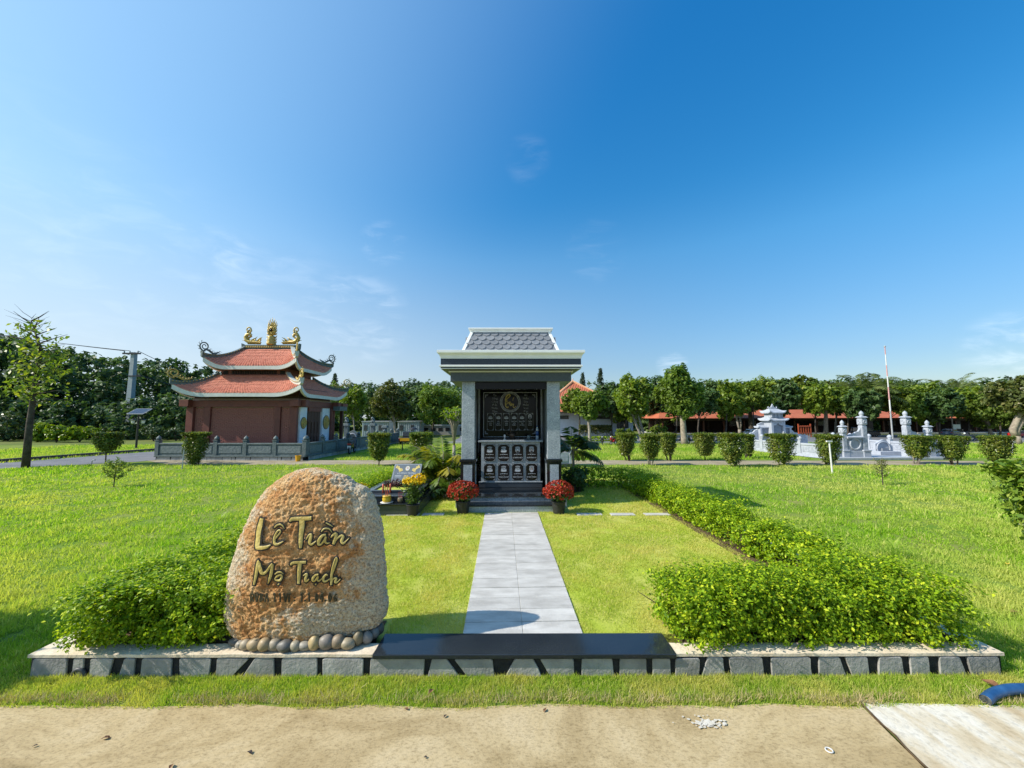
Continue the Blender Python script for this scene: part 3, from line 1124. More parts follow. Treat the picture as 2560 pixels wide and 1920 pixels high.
# mansard roof: sloping core, scale tiles, hip boards, top slab
BX, BY0, BY1, BZ = .875, .515, 1.785, 2.633
TX, TY0, TY1, TZ = .715, .675, 1.625, 3.05
m = MB().add([(-BX, BY0, BZ), (BX, BY0, BZ), (BX, BY1, BZ), (-BX, BY1, BZ), (-TX, TY0, TZ), (TX, TY0, TZ), (TX, TY1, TZ), (-TX, TY1, TZ)],
             [(0, 3, 2, 1), (4, 5, 6, 7), (0, 1, 5, 4), (1, 2, 6, 5), (2, 3, 7, 6), (3, 0, 4, 7)])
roof = sp('roof', m, 'slate')
tw, th = .146, .165
m = MB()
n = 9
prof = [(-tw / 2, th), (-tw / 2, tw * .42)] + [(-tw / 2 * cos(pi * k / n), tw * .42 - tw * .42 * sin(pi * k / n)) for k in range(1, n)] + [(tw / 2, tw * .42), (tw / 2, th)]
m.extr([(x, 0, z) for x, z in prof], (0, -.020, 0))
scale_me = m.mesh('roof_tile')


def scales(p0, p1, q0, q1, inward):
    """rows of scale tiles on the slope between bottom edge p0-p1 and top edge q0-q1"""
    p0, p1, q0, q1 = map(Vector, (p0, p1, q0, q1))
    ex = (p1 - p0).normalized()
    up = ((q0 + q1) / 2 - (p0 + p1) / 2)
    H = up.length
    ez = up.normalized()
    ey = ez.cross(ex).normalized()
    if ey.dot(Vector(inward)) < 0:
        ey = -ey
    for r in range(5):
        z = -.012 + r * .0925
        t0 = max(0, z / H)
        for k in range(-8, 9):
            x = (k + (.5 if r % 2 else 0)) * (tw + .003)
            half = (p1 - p0).length / 2 * (1 - t0) + (q1 - q0).length / 2 * t0
            if abs(x) > half - tw * (.38 if abs(inward[1]) > .5 else .75):
                continue
            c = (p0 + p1) / 2 + ez * z + ex * x - ey * .006
            tilt = Matrix.Rotation(-.15, 3, 'X')
            R = Matrix((ex, ey, ez)).transposed() @ tilt
            o = link('roof_tile', scale_me, MATS['slate'], roof)
            o.matrix_local = Matrix.Translation(c) @ R.to_4x4()


scales((-BX, BY0, BZ), (BX, BY0, BZ), (-TX, TY0, TZ), (TX, TY0, TZ), (0, 1, 0))
scales((-BX, BY1, BZ), (-BX, BY0, BZ), (-TX, TY1, TZ), (-TX, TY0, TZ), (1, 0, 0))
scales((BX, BY0, BZ), (BX, BY1, BZ), (TX, TY0, TZ), (TX, TY1, TZ), (-1, 0, 0))
for sx in (-1, 1):
    for (ya, yb_) in ((BY0, TY0), (BY1, TY1)):
        a, b = Vector((sx * BX, ya, BZ)), Vector((sx * TX, yb_, TZ))
        s_ = 1 if ya < 1 else -1
        w = .055
        m = MB()
        e1, e2 = Vector((-sx * w, 0, 0)), Vector((0, s_ * w, 0))
        o = Vector((sx * .022, -s_ * .022, .0))
        m.add([a + o, a + o + e1, a + o + e1 + e2, a + o + e2, b + o, b + o + e1, b + o + e1 + e2, b + o + e2],
              [(0, 1, 2, 3), (4, 5, 6, 7), (0, 1, 5, 4), (1, 2, 6, 5), (2, 3, 7, 6), (3, 0, 4, 7)])
        sp('hip_board', m, 'white_trim', roof, bevel=.004)
m = MB().b2(-.735, .735, TY0 - .02, TY1 + .02, TZ + .0005, TZ + .03)
m.b2(-.755, .755, TY0 - .04, TY1 + .04, TZ + .0305, TZ + .05).b2(-.772, .772, TY0 - .057, TY1 + .057, TZ + .0505, TZ + .077)
sp('roof_top', m, 'white_trim', bevel=.004)

# niche block with eight plates
m = MB().b2(-.595, .595, 1.10, 1.75, .181, .272)
sp('niche_base', m, 'grave_granite', bevel=.003)
m = MB().b2(-.60, .60, 1.092, 1.76, .2725, .288)
sp('niche_ledge', m, 'grey_granite', bevel=.003)
m = MB().b2(-.56, .56, 1.135, 1.75, .2885, 1.024)
niche = sp('niche_block', m, 'grey_granite')
m = MB().b2(-.615, .615, 1.085, 1.779, 1.0245, 1.058)
sp('countertop', m, 'grey_granite', bevel=.006)
DG = None


def text_mesh(body, size, depth=.0008):
    c = bpy.data.curves.new('t', 'FONT')
    c.body, c.size, c.align_x, c.align_y, c.resolution_u = body, size, 'CENTER', 'CENTER', 2
    o = bpy.data.objects.new('t', c)
    COL.objects.link(o)
    dg = bpy.context.evaluated_depsgraph_get()
    me = bpy.data.meshes.new_from_object(o.evaluated_get(dg))
    bpy.data.objects.remove(o)
    bpy.data.curves.remove(c)
    return me


def put_text(mb, body, size, x, y, z, mi=0, sx=1.0, bold=.0, maxw=None):
    me = text_mesh(body, size)
    vs_ = [v.co for v in me.vertices]
    if not vs_:
        return
    w = max(v.x for v in vs_) - min(v.x for v in vs_)
    if maxw and w * sx > maxw:
        sx = maxw / w
    mb.add([(x + v.x * sx, y, z + v.y) for v in vs_], [tuple(p.vertices) for p in me.polygons], mi)
    if bold:
        mb.add([(x + v.x * sx + bold, y - .0001, z + v.y + bold * .5) for v in vs_], [tuple(p.vertices) for p in me.polygons], mi)
    bpy.data.meshes.remove(me)


def poly(mb, pts, y, mi=0):
    mb.add([(a, y, b) for a, b in pts], [tuple(range(len(pts)))], mi)


def lotus(mb, cx, cz, w, y, mi=0):
    h = w * .55
    for k, a in enumerate((-1.15, -.7, -.3, .3, .7, 1.15, 0)):
        pts = []
        L = h * (1.0 if abs(a) < .5 else .92 if abs(a) < 1 else .8) * (1.1 if a == 0 else 1)
        for t in (0, .3, .6, .85, 1, .85, .6, .3):
            pass
        d = Vector((sin(a) * 1.25, cos(a)))
        s = Vector((d.y, -d.x)).normalized()
        q = [(0, .0), (.35, .17), (.65, .2), (.9, .1), (1.0, 0), (.9, -.1), (.65, -.2), (.35, -.17)]
        poly(mb, [(cx + d.x * L * u + s.x * L * v, cz - h * .45 + d.y * L * u + s.y * L * v) for u, v in q], y - k * .0002, mi if k % 2 else 1)
    poly(mb, [(cx + w * .5 * cos(t) * (1 if sin(t) < 0 else .9), cz - h * .42 + w * .14 * sin(t)) for t in np.linspace(0, 2 * pi, 14)[:-1]], y - .0016, mi)


def ellipse(mb, cx, cz, rx, rz, y, mi=0, n=22):
    poly(mb, [(cx + rx * cos(t), cz + rz * sin(t)) for t in np.linspace(0, 2 * pi, n + 1)[:-1]], y, mi)


def frame_corners(mb, cx, cz, w, h, y, s, mi=0):
    for sx in (-1, 1):
        for sz in (-1, 1):
            x, z = cx + sx * w / 2, cz + sz * h / 2
            poly(mb, [(x, z), (x - sx * s, z), (x - sx * s * .85, z - sz * s * .25), (x - sx * s * .3, z - sz * s * .35), (x - sx * s * .25, z - sz * s * .85), (x, z - sz * s)][::(1 if sx * sz > 0 else -1)], y, mi)


M('skin_print', (.50, .38, .32), (.42, .31, .26), 60, .6)
M('hair_print', (.02, .018, .018), (.03, .028, .03), 60, .6)
M('shirt_print', (.55, .56, .62), (.5, .5, .55), 60, .6)
EM = [MATS['etch_white'], MATS['etch_grey'], MATS['skin_print'], MATS['hair_print'], MATS['shirt_print']]
NAMES = [[('LÊ MINH ĐỨC', 0), ('NGUYỄN THỊ NGUYÊN', 0), ('LÊ MINH HIẾU', 1), ('NGUYỄN BẠCH CÚC', 2)],
         [('HUỲNH THỊ THƠI', 0), ('TRẦN VĂN HỔ', 0), ('TRẦN THỊ XUÂN', 0), ('LÊ NHƯ THĂNG', 3)]]
for r in range(2):
    for c in range(4):
        cx = -.398 + c * .2655
        cz = 1.0 - .178 - r * .362
        w, h = .2137, .312
        m = MB().box((cx, 1.131, cz), (w, .012, h))
        pl = sp('name_plate', m, 'plaque_granite', niche, bevel=.002)
        y = 1.1235
        g = MB()
        frame_corners(g, cx, cz, w - .014, h - .014, y, .035, 1)
        # ribbon arch
        pts = [(cx + .065 * cos(t) / cos(.9) * .78, cz + .045 + .075 * sin(t)) for t in np.linspace(.95, pi - .95, 9)]
        pts += [(cx + .050 * cos(t) / cos(.9) * .78, cz + .022 + .075 * sin(t)) for t in np.linspace(pi - .95, .95, 9)]
        poly(g, pts, y, 1)
        kind = NAMES[r][c][1]
        if kind == 0:
            lotus(g, cx, cz + .052, .118, y, 0)
        else:
            ellipse(g, cx, cz + .055, .045, .053, y, 0)
            ellipse(g, cx, cz + .055, .040, .048, y - .0004, 1)
            ellipse(g, cx, cz + .022, .026, .018, y - .0008, 3 if kind != 3 else 4, 14)
            ellipse(g, cx, cz + .064, .017, .025, y - .0010, 3, 14)
            ellipse(g, cx, cz + .060, .0145, .020, y - .0014, 2 if kind > 1 else 0, 14)
        # small scroll row, name and dates
        for k in range(-3, 4):
            ellipse(g, cx + k * .021, cz - .032 + (3 - abs(k)) * .0022, .0095, .0055 + (3 - abs(k)) * .001, y, 0 if k % 2 else 1, 10)
        put_text(g, 'ÔNG' if (r, c) in ((0, 0), (0, 2), (1, 1), (1, 3)) else 'BÀ', .014, cx, y, cz - .062, 1)
        put_text(g, NAMES[r][c][0], .030, cx, y, cz - .092, 0, bold=.0012, maxw=.185)
        put_text(g, '· 1935 - 2019 ·' if False else '— · · —', .016, cx, y, cz - .122, 1)
        g.build('engraving', EM, pl, True)

# upper plaque with gold calligraphy in a meander ring
m = MB().b2(-.575, .575, 1.742, 1.779, 1.075, 2.03)
plaque = sp('plaque', m, 'plaque_granite', bevel=.003)
g = MB()
Y0 = 1.7405
for (a, b, c, d) in ((-.56, .56, 2.005, 2.017), (-.56, -.548, 1.09, 2.004), (.548, .56, 1.09, 2.004), (-.547, .547, 1.09, 1.100)):
    poly(g, [(a, c), (b, c), (b, d), (a, d)], Y0, 0)
frame_corners(g, 0, 1.56, 1.05, .82, Y0, .07, 1)
CX, CZC = .0, 1.815
for k in range(16):
    a0_, a1_ = 2 * pi * (k + .06) / 16, 2 * pi * (k + .94) / 16
    for (ra, rb, ta, tb) in ((.205, .215, 0, 1), (.168, .176, 0, 1), (.176, .205, 0, .07), (.176, .205, .93, 1), (.184, .190, .18, .85), (.19, .2, .18, .26), (.184, .2, .50, .58), (.196, .2, .5, .85)):
        t0, t1 = a0_ + (a1_ - a0_) * ta, a0_ + (a1_ - a0_) * tb
        pts = [(CX + ra * cos(t), CZC + ra * sin(t)) for t in np.linspace(t0, t1, 5)] + [(CX + rb * cos(t), CZC + rb * sin(t)) for t in np.linspace(t1, t0, 5)]
        poly(g, pts, Y0, 0)
for i, wd in enumerate(('Tu', 'Sống', 'Công', 'Đất', 'Thiên', 'Tâm', 'Hành')):
    put_text(g, wd, .062, -.325, Y0, 1.955 - i * .068, 1, bold=.001)
for i, wd in enumerate(('An', 'Hiền', 'Sâu', 'Miền', 'Vạn', 'Đại', 'Vinh')):
    put_text(g, wd, .062, .325, Y0, 1.955 - i * .068, 1, bold=.001)
g.build('engraving', EM, plaque, True)


def ribbon(mb, pts, y, mi=0):
    n = len(pts)
    C, W = [], []
    for i in range(n - 1):
        p0, p1, p2, p3 = [np.array(pts[max(0, min(n - 1, q))][:2], float) for q in (i - 1, i, i + 1, i + 2)]
        for k in range(6):
            t = k / 6
            C.append(.5 * ((2 * p1) + (-p0 + p2) * t + (2 * p0 - 5 * p1 + 4 * p2 - p3) * t * t + (-p0 + 3 * p1 - 3 * p2 + p3) * t ** 3))
            W.append(pts[i][2] + (pts[i + 1][2] - pts[i][2]) * t)
    C.append(np.array(pts[-1][:2], float))
    W.append(pts[-1][2])
    vs_, fs = [], []
    for i in range(len(C)):
        t = C[min(i + 1, len(C) - 1)] - C[max(i - 1, 0)]
        t = t / (np.linalg.norm(t) + 1e-9)
        nn = np.array([-t[1], t[0]]) * W[i] / 2
        a, b = C[i] + nn, C[i] - nn
        vs_ += [(a[0], y, a[1]), (b[0], y, b[1])]
        if i:
            fs.append((2 * i - 2, 2 * i, 2 * i + 1, 2 * i - 1))
    mb.add(vs_, fs, mi)


def zq(pts):       # drawing units of the enlarged photograph -> metres on the plaque
    return [((x - 1040) * .000815, CZC + (545 - y) * .000815, w * .000815) for x, y, w in pts]


g = MB()
for s in ([(930, 500, 22), (985, 440, 26), (1035, 390, 30), (1010, 355, 26), (950, 395, 34), (920, 480, 34), (925, 520, 30), (980, 520, 14)],
          [(935, 510, 30), (918, 590, 24), (930, 660, 26), (965, 690, 26), (990, 670, 18), (975, 650, 12)],
          [(940, 610, 16), (980, 560, 24), (1000, 560, 18), (1010, 600, 14), (1030, 540, 30), (1035, 600, 34), (1055, 640, 24), (1075, 590, 22), (1060, 570, 14)],
          [(1075, 640, 14), (1100, 600, 20), (1130, 610, 18), (1110, 650, 18), (1125, 690, 20), (1160, 680, 14), (1180, 650, 6)],
          [(1140, 420, 6), (1115, 470, 18), (1105, 520, 8)]):
    ribbon(g, zq(s), Y0 - .001, 0)
g.build('gold_calligraphy', MATS['gold_paint'], plaque, True)
for i, (nm, portrait) in enumerate((('NGUYỄN\nVĂN\nTHI', 0), ('HÀ\nQUÝ\nNGÂN', 0), ('TRẦN\nVĂN\nGIÁP', 0), ('HUỲNH\nVĂN\nPHÊU', 0), ('NGUYỄN\nTHỊ\nNHIỀU', 0), ('TRẦN\nVĂN\nKHÁI', 1))):
    cx = -.412 + i * .164
    cz = 1.405
    m = MB().box((cx, 1.7385, cz), (.142, .006, .36))
    pl = sp('tall_plate', m, 'plaque_granite', plaque)
    g = MB()
    y = 1.7345
    for (a, b, c, d) in ((-.068, .068, .172, .178), (-.068, -.063, -.178, .1715), (.063, .068, -.178, .1715), (-.0625, .0625, -.178, -.172)):
        poly(g, [(cx + a, cz + c), (cx + b, cz + c), (cx + b, cz + d), (cx + a, cz + d)], y, 1)
    frame_corners(g, cx, cz, .126, .346, y, .034, 1)
    if portrait:
        ellipse(g, cx, cz + .105, .038, .055, y, 0)
        ellipse(g, cx, cz + .115, .016, .024, y - .0006, 1)
        ellipse(g, cx, cz + .075, .020, .018, y - .0006, 3)
    else:
        lotus(g, cx, cz + .09, .096, y, 0)
    for k, wd in enumerate(nm.split('\n')):
        put_text(g, wd, .032, cx, y, cz + .005 - k * .038, 0, maxw=.11, bold=.001)
    put_text(g, '· · ·', .022, cx, y, cz - .115, 1)
    g.build('engraving', EM, pl, True)
# things on the countertop
SO = shr.location


def onshr(x, y, z):
    return (SO.x + x * cos(SRZ) - y * sin(SRZ), SO.y + x * sin(SRZ) + y * cos(SRZ), SO.z + z)


M('water_blue', (.03, .09, .30), (.06, .16, .42), 30, .2, .6)
M('bottle_clear', (.45, .55, .62), (.6, .68, .72), 20, .1, .6)
M('ceramic_white', (.7, .7, .68), (.6, .6, .58), 20, .3, .5)
M('glass_grey', (.10, .14, .14), (.15, .19, .19), 20, .15, .6)
b = thing('water_bottle', 'plastic water bottle with blue label at the right end of the shrine countertop', 'bottle', onshr(.535, 1.45, 1.058))
mb = MB().lathe([(.028, 0), (.032, .02), (.032, .07), (.026, .075)], n=14)
mb.lathe([(.031, .165), (.031, .185), (.022, .215), (.012, .235), (.012, .25)], n=14)
mb.build('bottle_body', MATS['bottle_clear'], b, True, smooth=True)
MB().lathe([(.0325, .0755), (.0325, .164)], n=14).build('bottle_label', MATS['water_blue'], b, True, smooth=True)
MB().lathe([(.015, .2505), (.015, .268)], n=10).build('bottle_cap', MATS['water_blue'], b, True)
o = MB().lathe([(.032, 0), (.038, .085), (.034, .086), (.030, .01)], n=14).build('drinking_glass', MATS['glass_grey'], None, True, smooth=True)
o.location = onshr(.36, 1.35, 1.058)
tag(o, 'small grey glass tumbler on the shrine countertop left of the water bottle', 'glass')
b = thing('oil_lamp', 'small white oval lamp on a foot near the middle of the shrine countertop', 'lamp', onshr(-.115, 1.3, 1.058))
MB().lathe([(.03, 0), (.03, .012), (.008, .02), (.008, .04)], n=12).build('foot', MATS['ceramic_white'], b, True, smooth=True)
MB().ball((0, 0, .072), (.022, .022, .034), 12, 8).build('lamp_shade', MATS['etch_white'], b, True, smooth=True)
b = thing('incense_burner', 'dark bronze incense burner in the middle of the shrine countertop', 'incense burner', onshr(.03, 1.42, 1.058))
M('bronze', (.05, .035, .025), (.09, .06, .04), 20, .4, .5, .4)
MB().lathe([(.035, 0), (.03, .02), (.06, .05), (.07, .09), (.062, .12), (.05, .121)], n=16).build('bowl', MATS['bronze'], b, True, smooth=True)
mb = MB()
for k in range(9):
    a, r = random.random() * 6.28, random.random() * .035
    mb.tube([(r * cos(a), r * sin(a), .09), (r * 1.5 * cos(a), r * 1.5 * sin(a), .24 + random.random() * .05)], .0018, 4)
mb.build('incense_stick', MATS['bronze'], b, True)
for sx in (-1, 1):
    mb = MB().tube([(sx * .07, 0, .085), (sx * .10, 0, .10), (sx * .10, 0, .14)], .008, 6)
    mb.build('handle', MATS['bronze'], b, True)

# ---------------------------------------------------------------- lawn grave left of the shrine
gx0, gx1 = P(800, 1285, PZ).x, Q(1047, 1259, 6.12).x
grave = thing('lawn_grave', 'dark granite grave with stepped base and tilted portrait tablet left of the shrine', 'grave', (-1.85, 6.12, PZ))


def gp(name, mb, mat='grave_granite', parent=grave, **kw):
    return mb.build(name, MATS[mat], parent, True, **kw)


gp('base', MB().b2(-.58, .54, 0, 1.75, -.02, .155), bevel=.004)
gp('ledge', MB().b2(-.60, .56, -.02, 1.77, .1555, .178), 'black_granite', bevel=.004)
gp('tier', MB().b2(-.47, .43, .20, 1.70, .1785, .245), bevel=.004)
gp('tier_cap', MB().b2(-.49, .45, .18, 1.71, .2455, .262), bevel=.004)
m = MB()
for (a, b, c, d) in ((-.36, .33, .42, .48), (-.36, -.30, .481, 1.15), (.27, .33, .481, 1.15)):
    m.b2(a, b, c, d, .2625, .305)
gp('border', m, bevel=.004)
gp('bed', MB().b2(-.299, .269, .481, 1.15, .2625, .285), 'plot_base')
# tablet
TB = thing('t', None, None)
bpy.data.objects.remove(TB)
tb0, tb1 = .38, .56
R = Matrix.Rotation(radians(-42), 3, 'X')
tabc = Vector((0.03, 1.18, .27))


def tabpt(x, z, y=0.0):
    return tabc + R @ Vector((x, y, z))


def tab_box(x0, x1, z0, z1, y0, y1):
    v = [tabpt(a, c, b) for c in (z0, z1) for b in (y0, y1) for a in (x0, x1)]
    return MB().add(v, [(0, 1, 3, 2), (4, 6, 7, 5), (0, 4, 5, 1), (1, 5, 7, 3), (3, 7, 6, 2), (2, 6, 4, 0)])


granite('tablet_granite_lit', (.15, .175, .20), (.09, .105, .12), (.26, .29, .32), 120, .2, .5)  # grave granite made lighter: sunlit sky sheen put into the tablet colour
tablet = gp('tablet', tab_box(-.265, .265, 0, .46, 0, .09), 'tablet_granite_lit', bevel=.004)
gp('tablet_foot', MB().b2(-.25, .31, 1.33, 1.66, .2625, .36))
g = MB()


def tpoly(pts, y, mi):
    g.add([tabpt(a, b, y) for a, b in pts], [tuple(range(len(pts)))], mi)


for (a, b, c, d) in ((-.25, .25, .445, .451), (-.25, -.245, .012, .4445), (.245, .25, .012, .4445), (-.2445, .2445, .012, .017)):
    tpoly([(a, c), (b, c), (b, d), (a, d)], -.0015, 0)
for sx in (-1, 1):
    for k in range(9):
        t = k / 8
        cx, cz = sx * (.11 + .10 * t + .02 * sin(k * 2)), .30 + .10 * t + .015 * cos(k * 3)
        tpoly([(cx + .026 * (1 - .4 * t) * cos(q) * random.uniform(.7, 1.3), cz + .022 * sin(q) * random.uniform(.7, 1.3)) for q in np.linspace(0, 6.28, 9)[:-1]], -.0015 - k * .0002, 1)
tpoly([(.043 * cos(q), .355 + .055 * sin(q)) for q in np.linspace(0, 6.28, 19)[:-1]], -.002, 1)
tpoly([(.036 * cos(q), .355 + .048 * sin(q)) for q in np.linspace(0, 6.28, 19)[:-1]], -.003, 2)
tpoly([(.02 * cos(q), .36 + .026 * sin(q)) for q in np.linspace(0, 6.28, 13)[:-1]], -.004, 3)


def ttext(body, size, x, z, mi, maxw=None):
    me = text_mesh(body, size)
    vs_ = [v.co for v in me.vertices]
    w = max(v.x for v in vs_) - min(v.x for v in vs_)
    sx = min(1.0, maxw / w) if maxw else 1
    g.add([tabpt(x + v.x * sx, z + v.y, -.002) for v in vs_], [tuple(p.vertices) for p in me.polygons], mi)
    bpy.data.meshes.remove(me)


ttext('LÊ MINH TRỌNG', .046, 0, .245, 0, .36)
for i, z in enumerate((.195, .165)):
    for sx in (-1, 1):
        tpoly([(sx * .09, z - .004), (sx * .21, z - .004), (sx * .21, z + .004), (sx * .09, z + .004)][::sx], -.0015, 0)
for k in range(5):
    tpoly([(-.055 + k * .004, .10 + k * .022), (.055 - k * .004, .10 + k * .022), (.055 - k * .004, .112 + k * .022), (-.055 + k * .004, .112 + k * .022)], -.0015, 1)
for k in range(14):
    cx = -.2 + k * .031
    tpoly([(cx + .013 * cos(q), .055 + .012 * sin(q) + .006 * sin(k * 2)) for q in np.linspace(0, 6.28, 8)[:-1]], -.0015, 1)
g.build('engraving', [MATS['etch_white'], MATS['gold_paint'], MATS['etch_white'], MATS['skin_print']], tablet, True)
# purple plants in the grave bed
leafmat('purple_leaf', (.030, .008, .014), (.075, .018, .028), (.11, .035, .03), .2)
for k in range(5):
    c = Vector((-1.85 - .17 + k * .085, 6.12 + .88 + random.uniform(-.06, .06), PZ + .285))
    n = 70
    d = unit(rng.normal(size=(n, 3)) * (1, 1, .5) + (0, 0, .8))
    C = np.array(c) + d * (.03 + .10 * rng.random((n, 1)))
    V, F = leaf_arrays(C, .075, rng, aspect=.22, up=.1, out=.3)
    o = link('purple_plant', raw_mesh('purple_plant', V - np.array(c), F, np.repeat(rng.random(n), 4)), MATS['purple_leaf'], loc=c)
    tag(o, 'dark purple leafy plant, %s from the left in the bed before the grave tablet' % ORD[k], 'plant', 'purple plants on the grave')
M('yellow_glaze', (.62, .42, .03), (.52, .34, .03), 20, .3, .5)
M('candle_red', (.55, .10, .05), (.62, .15, .09), 15, .5)
pot = thing('incense_pot', 'yellow glazed incense pot on a white saucer at the front of the grave', 'incense pot', Q(855 - 3, 1256, 6.22) - Vector((0, 0, .0)))
pot.location.z = PZ + .178
MB().lathe([(.085, 0), (.10, .012), (.085, .014)], n=18).build('saucer', MATS['ceramic_white'], pot, True, smooth=True)
pt = MB().lathe([(.05, .0145), (.066, .03), (.068, .07), (.058, .09), (.066, .10), (.066, .112), (.05, .111)], n=20).build('pot_body', MATS['yellow_glaze'], pot, True, smooth=True)
for dxx in (-.03, .065):
    pass
mb = MB()
for k in range(14):
    a, r = random.random() * 6.28, random.random() * .035
    mb.tube([(r * cos(a), r * sin(a), .10), (r * 1.6 * cos(a), r * 1.6 * sin(a), .22 + random.random() * .06)], .002, 4)
mb.build('incense_stick', MATS['candle_red'], pot, True)
for k, px in enumerate((962, 980)):
    q = Q(px, 1232, 6.62)
    o = MB().lathe([(.014, 0), (.014, .15), (.004, .155)], n=10).build('candle', MATS['candle_red'], None, True, smooth=True)
    o.location = (q.x, 6.52, PZ + .262)
    tag(o, ('left' if k == 0 else 'right') + ' of the two red candles standing on the grave behind the yellow incense pot', 'candle', 'red candles on the grave')
pot.location = Vector((Q(967, 1250, 6.2).x, 6.2, PZ + .178))
cup = thing('offering_cup', 'small brown cup with incense sticks between the incense pot and the yellow flowers', 'cup', (Q(1001, 1250, 6.24).x, 6.23, PZ + .178))
M('brown_glaze', (.22, .16, .09), (.3, .23, .14), 20, .4)
MB().lathe([(.03, 0), (.042, .02), (.042, .06), (.036, .072), (.03, .071)], n=14).build('cup_body', MATS['brown_glaze'], cup, True, smooth=True)
mb = MB()
for k in range(5):
    mb.tube([(.01 * (k - 2), 0, .06), (.016 * (k - 2), .005 * k, .16)], .0018, 4)
mb.build('incense_stick', MATS['candle_red'], cup, True)

# ---------------------------------------------------------------- potted flowers
leafmat('mum_red', (.26, .020, .012), (.42, .045, .018), (.50, .10, .03), .2, .5)
leafmat('mum_yellow', (.72, .48, .008), (.80, .60, .02), (.85, .68, .08), .2, .5)
leafmat('pot_leaf', (.05, .10, .02), (.10, .17, .03), (.16, .22, .05), .3)


def flower_heads(C, N, size, rng, petals=7):
    idx = np.repeat(np.arange(len(C)), petals)
    nn = N[idx]
    a = unit(np.cross(nn, rng.normal(size=nn.shape)))
    lift = .15 + .75 * rng.random((len(idx), 1))
    d = unit(a * (1 - .5 * lift) + nn * lift)
    c2 = C[idx] + d * size * .35
    s = unit(np.cross(nn, d))
    L = size * .62
    V = np.stack([c2 - d * L * .55, c2 + s * L * .42, c2 + d * L * .5, c2 - s * L * .42], 1)
    return V.reshape(-1, 3), np.arange(len(idx) * 4).reshape(-1, 4), np.repeat(np.repeat(rng.random(len(C)), petals) * .8 + .2 * rng.random(len(idx)), 4)


def nursery_pot(t, r, h):
    mb = MB().lathe([(r * .76, 0), (r * .95, h * .93), (r * 1.04, h * .93), (r * 1.04, h), (r * .96, h), (r * .93, h * .9)], n=26)
    mb.build('pot', MATS['black_plastic'], t, True, smooth=False, bevel=.003)
    MB().lathe([(r * .92, h * .88), (r * .5, h * .9)], n=20).build('potting_soil', MATS['soil'], t, True)


def mum(px, py, name, label, tot):
    g_ = P(px, py, PZ)
    t = thing('potted_chrysanthemum', label, 'potted flower', g_, 0, 'red chrysanthemum pots by the shrine steps')
    nursery_pot(t, .115, .19)
    n = 430
    d = unit(rng.normal(size=(n, 3)))
    d[:, 2] = d[:, 2] * .9 + .18
    d = unit(d[d[:, 2] > -.35])
    lump = np.array([1 + .10 * noise.noise(Vector(q) * 2.6 + Vector((px, 0, 0))) for q in d]).reshape(-1, 1)
    C = np.array([0, 0, .33]) + d * (.232, .215, .165) * lump
    V, F, T = flower_heads(C, d, .044, rng)
    link('blossom', raw_mesh('blossom', V, F, T), MATS['mum_red'], t)
    n = 900
    d2 = unit(rng.normal(size=(n, 3)))
    d2[:, 2] = d2[:, 2] * .8 - .02
    C = np.array([0, 0, .31]) + unit(d2) * (.215, .2, .15) * (.45 + .5 * rng.random((n, 1)))
    link('foliage', leaf_mesh('foliage', C, .04, rng, N=d2, out=.5), MATS['pot_leaf'], t)
    return t


mum(1157, 1283, 'a', 'red chrysanthemum in a black pot left of the shrine steps', 2)
mum(1397, 1283, 'b', 'red chrysanthemum in a black pot right of the shrine steps', 2)
gy = P(1032, 1288, PZ)
t = thing('potted_marigold', 'tall yellow flowers in a black pot in front of the grave', 'potted flower', gy)
nursery_pot(t, .105, .17)
bl = [(-.06, 0, .52, .10, .09, .05), (.08, .03, .56, .11, .09, .06), (-.10, .05, .50, .07, .08, .04), (.02, -.05, .51, .10, .07, .05), (.13, -.03, .53, .06, .06, .05)]
C, N, T = blob_points(bl, 420, rng, 3, .2, .7)
N[:, 2] = np.abs(N[:, 2])
V, F, T = flower_heads(C, unit(N), .040, rng, 8)
link('blossom', raw_mesh('blossom', V, F, T), MATS['mum_yellow'], t)
n = 900
z = rng.random((n, 1))
C = np.concatenate([rng.normal(size=(n, 2)) * (.035 + .06 * z), .19 + .33 * z], 1)
link('foliage', leaf_mesh('foliage', C, .05, rng, aspect=.35), MATS['pot_leaf'], t)
mb = MB()
for k in range(16):
    a = k * 2.4
    r = .03 + .1 * random.random()
    mb.tube([(.03 * cos(a), .03 * sin(a), .15), (r * .7 * cos(a), r * .7 * sin(a), .34), (r * cos(a), r * sin(a), .5)], .004, 5)
mb.build('stem', MATS['pot_leaf'], t, True)
t = thing('yellow_flower_clump', 'low clump of yellow flowers beside the hedge, half hidden behind the boulder', 'flower clump', (Q(905, 1215, 7.2).x, 7.2, PZ))
C, N, T = blob_points([(0, 0, .22, .13, .12, .09)], 300, rng, 3, .2, .7)
V, F, T = flower_heads(C, unit(np.abs(N)), .040, rng, 8)
link('blossom', raw_mesh('blossom', V, F, T), MATS['mum_yellow'], t)
C, N, T = blob_points([(0, 0, .12, .13, .12, .12)], 500, rng, 5, .2, .3)
link('foliage', leaf_mesh('foliage', C, .05, rng), MATS['pot_leaf'], t)

# ---------------------------------------------------------------- hedges of the plot
leafmat('hedge_leaf', (.075, .17, .008), (.30, .45, .012), (.62, .68, .035), .36, .5, .22)
M('twig', (.10, .075, .05), (.16, .12, .08), 20, .85)


